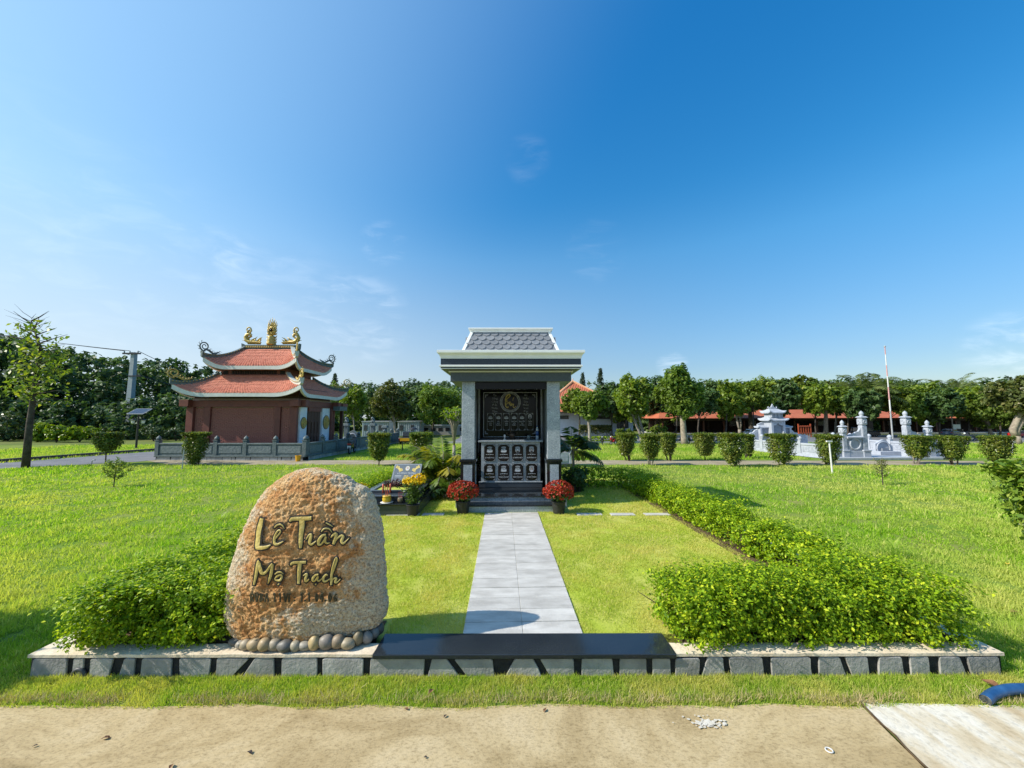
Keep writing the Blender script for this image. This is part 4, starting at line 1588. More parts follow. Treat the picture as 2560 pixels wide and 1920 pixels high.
def hedge(label, pts, w, h, n, leaf, z0=PZ, wob=.35, seed=0, taper=.0, name='hedge'):
    """a run of clipped bushes along a line: leaves clumped through lumpy ellipsoids"""
    base = Vector((pts[0][0], pts[0][1], z0))
    t = thing(name, label, 'hedge', base)
    r_ = np.random.default_rng(seed + 11)
    blobs = []
    tw_ = MB()
    for i in range(len(pts) - 1):
        a, b = np.array(pts[i], float), np.array(pts[i + 1], float)
        L = np.linalg.norm(b - a)
        k = max(2, int(L / (w * .42)))
        for q in range(k + (1 if i == len(pts) - 2 else 0)):
            c = a + (b - a) * q / k
            for s in (-1, 1):
                o = r_.normal(size=3) * (.05, .05, .035) * wob / .35
                nrm = np.array([-(b - a)[1], (b - a)[0]]) / L
                hh = h * (1 + r_.uniform(-.12, .14) * wob / .35)
                cc = c + nrm * s * w * .22
                blobs.append((cc[0] + o[0] - base.x, cc[1] + o[1] - base.y, hh * .54 + o[2], w * .36, w * .36, hh * .48))
            if q % 2 == 0:
                for s in range(4):
                    x, y = c[0] - base.x + r_.normal() * .05, c[1] - base.y + r_.normal() * .05
                    tw_.tube([(x, y, -.01), (x + r_.normal() * .04, y + r_.normal() * .04, h * .3), (x + r_.normal() * .12, y + r_.normal() * .1, h * .75)], [.008, .006, .002], 5)
    P_, N_, T_ = blob_points(blobs, n, r_, 9, .26, .50)
    # clipped faces: a rounded box section along the run carries most of the leaves
    kb = len(P_) * 6 // 10
    seg = np.array([np.linalg.norm(np.array(pts[i + 1], float) - np.array(pts[i], float)) for i in range(len(pts) - 1)])
    si = r_.choice(len(seg), size=kb, p=seg / seg.sum())
    pa = np.array(pts, float)
    uu = r_.random(kb) * 1.16 - .08
    uu = np.where((si > 0) & (uu < 0), 0, np.where((si < len(seg) - 1) & (uu > 1), 1, uu))
    over_ = w * .42 / seg[si]
    uu = np.clip(uu, -over_, 1 + over_)
    dv = (pa[si + 1] - pa[si])
    cc_ = pa[si] + dv * uu[:, None]
    nv = np.stack([-dv[:, 1], dv[:, 0]], 1) / seg[si][:, None]
    th_ = r_.random(kb) * 2 * pi
    ex = .55
    cx_ = np.sign(np.cos(th_)) * np.abs(np.cos(th_)) ** ex
    cz_ = np.sign(np.sin(th_)) * np.abs(np.sin(th_)) ** ex
    lump = np.array([noise.noise((q[0] * 3.2, q[1] * 3.2, t_ * 1.3 + seed)) for q, t_ in zip(cc_, th_)])
    rr_ = (1 - .45 * r_.random(kb) ** 1.5) * (1 + .22 * lump)
    B3 = np.stack([cc_[:, 0] - base.x + nv[:, 0] * cx_ * rr_ * w * .56, cc_[:, 1] - base.y + nv[:, 1] * cx_ * rr_ * w * .56, h * .52 + cz_ * rr_ * h * .52], 1)
    jit = np.repeat(B3[:kb // 5], 5, 0) + r_.normal(size=(kb // 5 * 5, 3)) * .020
    P_[:len(jit)] = jit
    N_[:len(jit)] = np.repeat(np.stack([nv[:, 0] * cx_, nv[:, 1] * cx_, cz_], 1)[:kb // 5], 5, 0)
    # sprigs sticking out of the top
    k = n // 14
    j = r_.integers(0, len(blobs), k)
    B_ = np.array(blobs)[j]
    sp_ = B_[:, :3] + np.stack([r_.normal(size=k) * .10, r_.normal(size=k) * .10, B_[:, 5] * (.9 + .35 * r_.random(k))], 1)
    P_ = np.concatenate([P_, np.repeat(sp_, 3, 0) + r_.normal(size=(3 * k, 3)) * .012])
    N_ = np.concatenate([N_, np.tile([0, 0, 1.0], (3 * k, 1))])
    gap = np.array([noise.noise(Vector(q) * 10.0 + Vector((seed * 5.1, 0, 0))) + .6 * noise.noise(Vector(q) * 24.0) for q in P_])
    keep = (P_[:, 2] > .02) & (gap > -.17 - .5 * np.clip((P_[:, 2] - h * .75) / h, 0, 1))
    P_, N_ = P_[keep], N_[keep]
    link('foliage', leaf_mesh('foliage', P_, leaf, r_, N=N_, out=.45, up=.35, aspect=.58), MATS['hedge_leaf'], t)
    tag(tw_.build('stems', MATS['twig'], t, True), None, None, None, 'stuff')
    return t


yF = P(1660, 1620, PZ).y
hedge('bright green clipped hedge along the front kerb right of the path', [(1.22, 2.83), (2.0, 2.83), (2.98, 2.80)], .46, .325, 80000, .0235, seed=1)
hedge('dense dark to bright green hedge at the front kerb left of the boulder', [(-2.72, 2.96), (-2.02, 2.98)], .52, .345, 58000, .0245, seed=2)
hedge('long green hedge running back along the right side of the plot', [(2.86, 3.15), (2.86, 4.2), (2.84, 5.6), (2.80, 7.0), (2.74, 8.2)], .40, .33, 56000, .030, seed=3)
hedge('hedge across the back of the plot, right of the shrine', [(2.55, 8.35), (1.9, 8.4), (1.25, 8.45)], .40, .36, 6000, .040, seed=4)
hedge('long green hedge running back along the left side of the plot behind the boulder', [(-2.70, 3.25), (-2.70, 4.6), (-2.66, 6.2), (-2.60, 7.6), (-2.5, 9.0)], .40, .29, 36000, .032, seed=5)

# ---------------------------------------------------------------- grass
leafmat('blade_lawn', (.19, .36, .02), (.32, .52, .03), (.64, .63, .22), .45, .6, .15, .75, (.58, .58, .16), .45)
leafmat('blade_plot', (.33, .42, .045), (.46, .54, .085), (.72, .63, .27), .44, .6, .15, .7, (.66, .58, .20), 2.4)
leafmat('blade_strip', (.22, .36, .035), (.40, .54, .06), (.72, .62, .25), .48, .6, .15, .55, (.70, .60, .22), 3.0)
leafmat('blade_dry', (.42, .34, .17), (.55, .46, .26), (.30, .24, .10), .25, .6, .2)


def blades(name, XY, z, h, w, mat, seed, lean=.6, label=None, rough=0.0):
    r_ = np.random.default_rng(seed)
    tn = np.zeros(len(XY))
    if rough:
        tn = np.array([noise.noise((x * 2.6, y * 2.6, seed)) + .7 * noise.noise((x * 7.5, y * 6, seed + 3)) for x, y in XY])
        kp_ = tn + r_.normal(size=len(XY)) * .35 > -.42
        XY, tn = XY[kp_], tn[kp_]
        h = (h[kp_] if hasattr(h, '__len__') else h) * np.clip(1 + rough * tn, .45, 2)
        w = w[kp_] if hasattr(w, '__len__') else w
    n = len(XY)
    a = r_.random(n) * 2 * pi
    la = r_.random(n) * 2 * pi
    ln = (r_.random(n) ** .8) * lean
    hh = h * (.55 + .9 * r_.random(n))
    ww = w * (.7 + .6 * r_.random(n))
    V = np.empty((n, 3, 3))
    dx_, dy_ = np.cos(a) * ww / 2, np.sin(a) * ww / 2
    V[:, 0] = np.stack([XY[:, 0] - dx_, XY[:, 1] - dy_, np.full(n, z)], 1)
    V[:, 1] = np.stack([XY[:, 0] + dx_, XY[:, 1] + dy_, np.full(n, z)], 1)
    V[:, 2] = np.stack([XY[:, 0] + np.cos(la) * ln * hh, XY[:, 1] + np.sin(la) * ln * hh, z + hh * np.sqrt(np.maximum(0.05, 1 - (ln * .8) ** 2))], 1)
    me = raw_mesh(name, V.reshape(-1, 3), np.arange(3 * n).reshape(n, 3), np.repeat(np.clip(r_.random(n) + (.35 * tn if rough else 0), 0, 1), 3))
    return tag(link(name, me, MATS[mat]), label, None, None, 'stuff')


def pick(n, x0, x1, y0, y1, seed, power=1.0, fan=None):
    """ground points whose density thins out with distance"""
    r_ = np.random.default_rng(seed)
    u = r_.random(n)
    if power == 1.0:
        y = y0 * (y1 / y0) ** u
    else:
        k = 1 - power
        y = (y0 ** k + u * (y1 ** k - y0 ** k)) ** (1 / k)
    if fan:
        x = (r_.random(n) * 2 - 1) * (fan * y + .6)
    else:
        x = x0 + (x1 - x0) * r_.random(n)
    m_ = (x > x0) & (x < x1)
    return np.stack([x, y], 1)[m_]


def ylim(xs_):      # front edge of the grass against the road
    return np.interp(xs_, [q[0] for q in rag[::-1]], [q[1] for q in rag[::-1]])


def kerb_y(xs_):
    return A.y + (B.y - A.y) / (B.x - A.x) * (xs_ - A.x)


# strip between road and kerb
r_ = np.random.default_rng(3)
n = 105000
X = r_.uniform(-4.6, 4.8, n)
y_hi = np.where((X > A.x - .02) & (X < B.x + .02), kerb_y(X) - .018, 3.0)
Yq = ylim(X) - .02 + r_.random(n) ** .85 * (y_hi - ylim(X) + .02)
tuft = np.array([noise.noise((x * 7, y * 7, 0)) + .6 * noise.noise((x * 21, y * 21, 3)) for x, y in zip(X[::1], Yq)])
keep = (tuft + (Yq - ylim(X)) * 6 + r_.normal(size=n) * .25) > -.32
XYs = np.stack([X, Yq], 1)[keep]
blades('strip_grass', XYs, .0, .024 + .012 * np.clip(tuft[keep], -.5, 1), .0042, 'blade_strip', 31, .95, 'short green lawn grass in the strip between road and kerb')
# dry stalks along the road edge
n = 11000
X = r_.uniform(-4.6, 4.8, n)
g_ = np.array([noise.noise((x * 2.2, 7, 0)) for x in X])
Yq = ylim(X) + .02 + np.abs(r_.normal(size=n)) * .035 - .06 * np.clip(g_ + .1, 0, 1) * r_.random(n)
keep = g_ + r_.normal(size=n) * .25 > -.08
blades('dry_grass', np.stack([X, Yq], 1)[keep], .006, np.full(keep.sum(), .040), .0036, 'blade_dry', 32, 1.15, 'dry straw coloured grass along the edge of the concrete road')
# plot lawn, short
XYp = pick(270000, A.x + .5, 2.62, 2.70, 9.2, 33, 1.5)
hx = (XYp[:, 0] > -.268) & (XYp[:, 0] < .553) & (XYp[:, 1] < 6.3)
hs_ = (np.abs(XYp[:, 0] - .144) < .96) & (XYp[:, 1] > 6.25)
hg = (XYp[:, 0] > -2.5) & (XYp[:, 0] < -1.26) & (XYp[:, 1] > 6.09) & (XYp[:, 1] < 7.95)
hb = (XYp[:, 0] < -.82) & (XYp[:, 1] < 3.06)
hf = (XYp[:, 0] > 1.21) & (XYp[:, 1] < 3.03)
hst = np.zeros(len(XYp), bool)
for (xa, xb) in ((969, 1048), (1056, 1110), (1442, 1505), (1526, 1586), (1610, 1673)):
    p0, p1 = P(xa, 1287, PZ), P(xb, 1287, PZ)
    hst |= (XYp[:, 0] > p0.x) & (XYp[:, 0] < p1.x) & (np.abs(XYp[:, 1] - (p0.y + p1.y) / 2) < .06)
hslab = XYp[:, 1] < kerb_y(XYp[:, 0]) + .225
XYp = XYp[~(hx | hs_ | hg | hb | hf | hst | hslab)]
dd = XYp[:, 1]
blades('plot_grass', XYp, PZ, .019 + .001 * dd, .0036 * np.maximum(1, dd / 2.8), 'blade_plot', 34, 1.0, 'short yellow green mown grass inside the plot', rough=.5)
# outer lawns
XYo = pick(420000, -26, 26, 2.45, 14.2, 35, 1.35, fan=1.45)
inside = (XYo[:, 0] > A.x - .02) & (XYo[:, 0] < B.x + .02) & (XYo[:, 1] < 9.6)
onpath = (XYo[:, 1] > np.interp(XYo[:, 0], [q.x for q in pf[::-1]], [q.y for q in pf[::-1]]))
onroad = (XYo[:, 0] < -12.0) & (XYo[:, 1] > np.interp(XYo[:, 0], [-26, a2.x, a3.x, -12], [7.5, a2.y - .05, a3.y - .05, a3.y + .4]))
XYo = XYo[~(inside | onpath | onroad)]
dd = np.linalg.norm(XYo, axis=1)
nz_ = np.array([noise.noise((x * .8, y * .8, 0)) for x, y in XYo])
blades('lawn_grass', XYo, 0.0, (.031 + .014 * np.clip(nz_ * 2, -.6, 1)) + .0012 * dd, .0050 * np.maximum(1, dd / 3.0), 'blade_lawn', 36, 1.05, 'uneven bright green lawn on both sides of the plot', rough=1.0)
XYb = pick(110000, -26, 34, 14.6, 24.0, 37, 1.0, fan=1.5)
on = (XYb[:, 1] < np.interp(XYb[:, 0], [q.x for q in pb], [q.y + .05 for q in pb])) & (XYb[:, 0] > -13)
onr = (XYb[:, 0] < -12.3) & (XYb[:, 0] > np.interp(XYb[:, 1], [13, 14.3, 19.1, 24], [-20, -18.1, -16.9, -15.6]))
yard1 = (XYb[:, 0] > -13.3) & (XYb[:, 0] < -6.5)
yard2 = (XYb[:, 0] > 11.9) & (XYb[:, 0] < 17.6) & (XYb[:, 1] < 21)
XYb = XYb[~(on | onr | yard1 | yard2)]
blades('back_grass', XYb, 0.0, np.full(len(XYb), .085), .030, 'blade_lawn', 38, 1.0, 'bright green lawn beyond the garden path')
# taller weeds in the lawn
leafmat('weed_leaf', (.28, .42, .05), (.40, .54, .08), (.60, .64, .20), .5)
k = 0
for (px, py, s) in ((2235, 1395, 1.3), (2090, 1290, .7), (1990, 1330, .6), (330, 1400, .7), (250, 1350, .6), (550, 1300, .8), (120, 1290, .7), (2440, 1545, .5), (2020, 1265, .55), (470, 1250, .6)):
    g_ = P(px, py)
    n = int(130 * s)
    a = rng.random(n) * 2 * pi
    L = (.05 + .15 * rng.random(n)) * s
    rr = np.abs(rng.normal(size=n)) * .07 * s
    sp_ = rng.random(n)
    d = np.stack([np.cos(a), np.sin(a)], 1)
    p = np.stack([-np.sin(a), np.cos(a)], 1) * .0035
    V = np.zeros((n, 4, 3))
    V[:, 0, :2] = d * rr[:, None]
    V[:, 1, :2] = d * (rr + L * .45 * sp_)[:, None] + p
    V[:, 3, :2] = d * (rr + L * .45 * sp_)[:, None] - p
    V[:, 2, :2] = d * (rr + L * (.3 + .8 * sp_))[:, None]
    V[:, 1, 2] = V[:, 3, 2] = L * .62 * (1.1 - .4 * sp_)
    V[:, 2, 2] = L * (1.0 - .55 * sp_)
    me = raw_mesh('weed_tuft', V.reshape(-1, 3), np.arange(4 * n).reshape(n, 4), np.repeat(rng.random(n), 4))
    o = link('weed_tuft', me, MATS['weed_leaf'], loc=g_)
    lab = ('largest broad-leaved weed tuft in the lawn by the right end of the kerb', 'weed tuft in the right lawn beside the middle of the right hedge', 'small weed tuft in the right lawn nearest the bend of the hedge shadow',
           'weed tuft in the left lawn near the left front hedge', 'weed tuft in the left lawn, lower left', 'tall weed tuft just left of the boulder top', 'weed tuft near the left edge of the lawn',
           'small weed tuft beside the shrub at the right frame edge', 'small weed tuft in the right lawn farthest from the kerb', 'weed tuft in the left lawn farthest from the kerb')[k]
    tag(o, lab, 'weed', 'weed tufts in the lawn')
    k += 1

# ---------------------------------------------------------------- litter on the road, hose
M('dead_leaf', (.10, .045, .02), (.22, .11, .05), 30, .8)
M('dark_bit', (.03, .022, .02), (.07, .05, .04), 30, .8)
LIT = [(265, 1845, 'dark curled dead leaf on the road below the left end of the kerb', 0, .028), (88, 1864, 'small dark dead leaf near the left edge of the road', 1, .014), (625, 1881, 'crumpled dark red leaf on the road below the boulder', 1, .022),
       (1113, 1790, 'dark pebble-like bit on the road below the path', 1, .016), (1064, 1892, 'small dark bit near the bottom edge of the road', 1, .012), (428, 1916, 'reddish dead leaf cut by the bottom edge of the photo', 0, .022),
       (1362, 1775, 'brown dead leaf at the grass edge right of the path', 0, .02), (1016, 1772, 'reddish brown leaf at the grass edge below the boulder', 0, .02), (1078, 1728, 'pale tan dry leaf on the grass strip below the threshold slab', 0, .035),
       (2480, 1712, 'long brown dry leaf on the grass beside the blue hose', 0, .06), (2535, 1530, 'tan dry leaf on the lawn at the right edge', 0, .04), (2520, 1410, 'yellow fallen leaf under the shrub at the right edge', 2, .05)]
M('yellow_leaf', (.6, .42, .05), (.7, .5, .1), 20, .7)
for (px, py, lab, kd, s) in LIT:
    s *= .72
    g_ = P(px, py, .012 if py > 1765 else .03)
    m = MB()
    n = 7
    a = random.random() * 3
    L = [(s * (q / (n - 1) - .5) * 2, s * .5 * sin(pi * q / (n - 1)) + .0005, s * .35 * sin(pi * q / (n - 1)) ** 2 * random.uniform(.5, 1)) for q in range(n)]
    for q in range(n - 1):
        x0, w0, z0 = L[q]
        x1, w1, z1 = L[q + 1]
        m.add([(x0, -w0, z0 * 1.5), (x1, -w1, z1 * 1.5), (x1, 0, z1 * .4), (x0, 0, z0 * .4)], [(0, 1, 2, 3)])
        m.add([(x0, 0, z0 * .4), (x1, 0, z1 * .4), (x1, w1, z1 * 1.2), (x0, w0, z0 * 1.2)], [(0, 1, 2, 3)])
    o = m.build('fallen_leaf', MATS[('dead_leaf', 'dark_bit', 'yellow_leaf')[kd]], None, True)
    o.location = g_
    o.rotation_euler = (random.uniform(-.2, .2), random.uniform(-.2, .2), a)
    tag(o, lab, 'leaf', 'fallen leaves')
o = MB().ring((0, 0, .004), .020, .004, (1, 0, 0), (0, .8, 0), 18, 6).build('plastic_ring', MATS['ceramic_white'], None, True, smooth=True)
o.scale = (.75, .75, .75)
o.location = P(2073, 1877, .008)
tag(o, 'small white plastic ring lying on the concrete road', 'ring')
m, nt, bs = newmat('hose_blue')
bs.inputs['Roughness'].default_value = .45
nt.links.new(ramp_node(nt, noise_node(nt, 14, 4), [(.35, (.012, .06, .17)), (.7, (.035, .12, .28))]), bs.inputs['Base Color'])
M('hose_inside', (.02, .025, .03), (.12, .13, .12), 30, .6)
hose = thing('garden_hose', 'blue flexible garden hose lying across the grass onto the road', 'hose', P(2470, 1745))
hp = [P(2464, 1750, .030), P(2482, 1736, .036), P(2505, 1727, .045), P(2540, 1722, .05), P(2600, 1724, .045), P(2720, 1735, .036), P(2900, 1740, .034)]
hq = []
for i in range(len(hp) - 1):
    p0, p1, p2, p3 = [hp[max(0, min(len(hp) - 1, q))] for q in (i - 1, i, i + 1, i + 2)]
    for k in range(14):
        t_ = k / 14
        hq.append(.5 * ((2 * p1) + (-p0 + p2) * t_ + (2 * p0 - 5 * p1 + 4 * p2 - p3) * t_ * t_ + (-p0 + 3 * p1 - 3 * p2 + p3) * t_ ** 3))
MB().tube(hq, [.0255 + (.0016 if i % 2 else 0) for i in range(len(hq))], 14, cap=False).build('hose_tube', MATS['hose_blue'], hose, smooth=True)
MB().tube([hq[0] + (hq[1] - hq[0]) * .02, hq[0] + (hq[1] - hq[0]) * .9], [.0245, .0245], 14, cap=False).build('hose_end', MATS['ceramic_white'], hose, smooth=True)
MB().tube([hq[1], hq[1] + (hq[2] - hq[1]) * .3], [.0235, .0235], 14).build('hose_inside', MATS['hose_inside'], hose)
M('pipe_dark', (.05, .055, .06), (.08, .085, .09), 20, .5)
a = P(200, 1690)
o = MB().ring((a.x, a.y - .01, .012), .035, .012, (1, 0, 0), (0, 0, 1), 18, 8).build('drain_pipe', MATS['pipe_dark'], None, smooth=True)
tag(o, 'dark drain pipe end at the foot of the kerb wall near its left corner', 'pipe')

# ---------------------------------------------------------------- temple on the left
M('temple_wood', (.20, .065, .048), (.15, .050, .038), 6, .55, .35)
M('temple_brick', (.38, .15, .115), (.28, .10, .08), 30, .75, .25, coord='World', lo=.4, hi=.6)
M('temple_mortar', (.46, .34, .29), (.38, .28, .24), 20, .85)
M('roof_clay', (.72, .29, .19), (.54, .19, .125), 9, .6, .35, coord='World', lo=.3, hi=.7)
M('fascia_white', (.72, .72, .67), (.62, .62, .57), 6, .6)
M('ridge_grey', (.085, .115, .115), (.13, .165, .165), 8, .6)
M('ridge_pale', (.50, .51, .46), (.58, .58, .52), 8, .6)
M('gold_relief', (.56, .42, .12), (.40, .28, .07), 22, .42, .5, .25, bp=.4, bscale=30)
M('white_panel', (.74, .77, .82), (.68, .71, .76), 4, .6)
M('dark_wood', (.045, .018, .014), (.07, .028, .020), 12, .5)
M('fence_stone', (.085, .115, .120), (.14, .175, .175), 9, .55, .35, bp=.3, bscale=30, coord='World')
M('fence_relief', (.12, .155, .16), (.18, .215, .215), 14, .6, .3, bp=.8, bscale=14, coord='World')
M('yard_floor', (.22, .20, .18), (.28, .25, .23), 3, .8)
M('opening_dark', (.004, .004, .005), (.01, .01, .01), 5, .7)  # near black that paints the darkness inside wall openings

XR, XL = -8.37, -12.66
YW0, YW1 = 15.95, 19.1
temple = thing('temple', 'red brick temple with two tiers of curved clay tile roof and gold roof dragons', 'temple', ((XL + XR) / 2, YW0, 0))


def tp(name, mb, mat, parent=temple, **kw):
    return mb.build(name, MATS[mat] if isinstance(mat, str) else mat, parent, **kw)


EZ = Q(600, 991, 15.3).z
tp('platform', MB().b2(XL - .5, XR + .5, YW0 - .4, YW1 + .6, 0, .16), 'yard_floor')
m = MB().b2(XL + .02, XR - .02, YW0 + .05, YW1 - .05, .161, EZ - .05)
tp('wall_core', m, 'temple_mortar')


def wx(px):
    return Q(px, 1080, YW0).x


def wz(py):
    return Q(600, py, YW0).z


zbm0, zbm1 = wz(1017.5), wz(1001.5)
for (p0, p1, dep) in ((467, 484, .10), (508, 525, .06), (686, 700.5, .06), (725, 743, .10)):
    m = MB().b2(wx(p0), wx(p1), YW0 - dep, YW0 + .045, .162, zbm0 - .001)
    tp('pillar', m, 'temple_wood', bevel=.01)
m = MB().b2(XL - .08, XR + .08, YW0 - .08, YW0 + .046, zbm0, zbm1)
tp('beam', m, 'temple_wood', bevel=.008)
m = MB().b2(XR - .046, XR + .09, YW0 + .05, YW1 + .1, zbm0 + .002, zbm1 + .002)
tp('beam', m, 'temple_wood', bevel=.008)
for x in (XL - .24, XR - .18):
    m = MB().b2(x, x + .36, YW0 - .30, YW0 - .081, zbm0 + .02, zbm1 + .03)
    tp('beam_end', m, 'temple_wood', bevel=.01)
m = MB().b2(XR + .091, XR + .34, YW0 - .05, YW0 + .25, zbm0 + .02, zbm1 + .03)
tp('beam_end', m, 'temple_wood', bevel=.01)
m = MB().b2(XR + .091, XR + .40, YW1 - .2, YW1 + .15, zbm0 + .02, zbm1 + .03)
tp('beam_end', m, 'temple_wood', bevel=.01)
m = MB().b2(XL + .05, XR - .05, YW0 + .10, YW1 - .1, zbm1 + .001, EZ + .4)
tp('attic_wall', m, 'dark_wood')
# brickwork, one raised brick after another
bw, bh = .155, .052
for (p0, p1) in ((484.5, 507.5), (525.5, 685.5), (701, 724.5)):
    m = MB()
    xa, xb = wx(p0), wx(p1)
    r = 0
    z = .17
    while z + bh < zbm0:
        x = xa - (bw / 2 if r % 2 else 0)
        while x < xb:
            a, b = max(x, xa), min(x + bw - .012, xb)
            if b - a > .03:
                m.b2(a, b, YW0 + .012 + random.uniform(-.003, .003), YW0 + .049, z, z + bh - .011)
            x += bw
        z += bh
        r += 1
    tag(tp('brickwork', m, 'temple_brick'), None, None, None, 'stuff')
# right side wall: two white panels with gold discs, a door between
def sy(px, py=1050):
    return QX(px, py, XR).y


ys = [YW0 + .12, sy(764), sy(768), sy(799), sy(803), sy(821)]
for k, (a, b) in enumerate(((ys[0], ys[1]), (ys[4], ys[5]))):
    m = MB().b2(XR - .019, XR + .05, a, b, .162, zbm0 - .002)
    pn = tp('white_panel', m, 'white_panel')
    c = Vector((XR + .052, (a + b) / 2, wz(1058)))
    rr = min((b - a) * .40, .30)
    d = MB()
    n = 28
    d.extr([(c.x, c.y + rr * 1.12 * cos(t), c.z + rr * 1.12 * sin(t)) for t in np.linspace(0, 2 * pi, n + 1)[:-1]], (.02, 0, 0))
    tp('disc_rim', d, 'ridge_grey', pn)
    d = MB()
    d.extr([(c.x + .021, c.y + rr * cos(t), c.z + rr * sin(t)) for t in np.linspace(0, 2 * pi, n + 1)[:-1]], (.012, 0, 0))
    for q in range(4):
        d.ring((c.x + .033, c.y, c.z), rr * (.25 + .2 * q), .014, (0, 1, 0), (0, 0, 1), 18, 5)
    for q in range(8):
        t = q * pi / 4
        d.tube([(c.x + .034, c.y + rr * .2 * cos(t), c.z + rr * .2 * sin(t)), (c.x + .034, c.y + rr * .8 * cos(t), c.z + rr * .8 * sin(t))], .013, 5)
    tp('gold_disc', d, 'gold_relief', pn)
m = MB().b2(XR - .019, XR + .07, ys[2], ys[3], wz(1028), zbm0 - .002)
tp('door_lintel', m, 'temple_wood')
dw = (ys[3] - ys[2]) / 4
for k in range(4):
    m = MB().b2(XR - .019, XR + .02, ys[2] + dw * k + .008, ys[2] + dw * (k + 1) - .008, .165, wz(1028) - .004)
    for zz in (.3, .95):
        m.b2(XR + .021, XR + .036, ys[2] + dw * k + .05, ys[2] + dw * (k + 1) - .05, zz, zz + .5)
    tp('door_panel', m, 'dark_wood')
m = MB().b2(XR + .10, XR + .5, ys[2] - .05, ys[3] + .1, .162, .42)
tp('door_step', m, 'temple_brick')
for yy in (ys[5] + .08, YW1 - .05):
    m = MB().lathe([(.10, .17), (.10, .25), (.075, .27), (.075, zbm0 - .003)], (XR + .10, yy, 0), 14)
    tp('round_pillar', m, 'temple_wood', smooth=False)
m = MB().b2(XR + .20, XR + .50, YW1 - .3, YW1 + .6, zbm0 - .1, zbm0 + .10)
tp('porch_beam', m, 'ridge_grey')
m = MB().b2(XR - .1, XR + .45, YW1 + .2, YW1 + .8, zbm0 + .11, zbm0 + .26)
tp('porch_roof', m, 'temple_wood')
m = MB().b2(XR + .25, XR + .38, YW1 + .35, YW1 + .50, .16, zbm0 - .11)
tp('pillar', m, 'dark_wood')


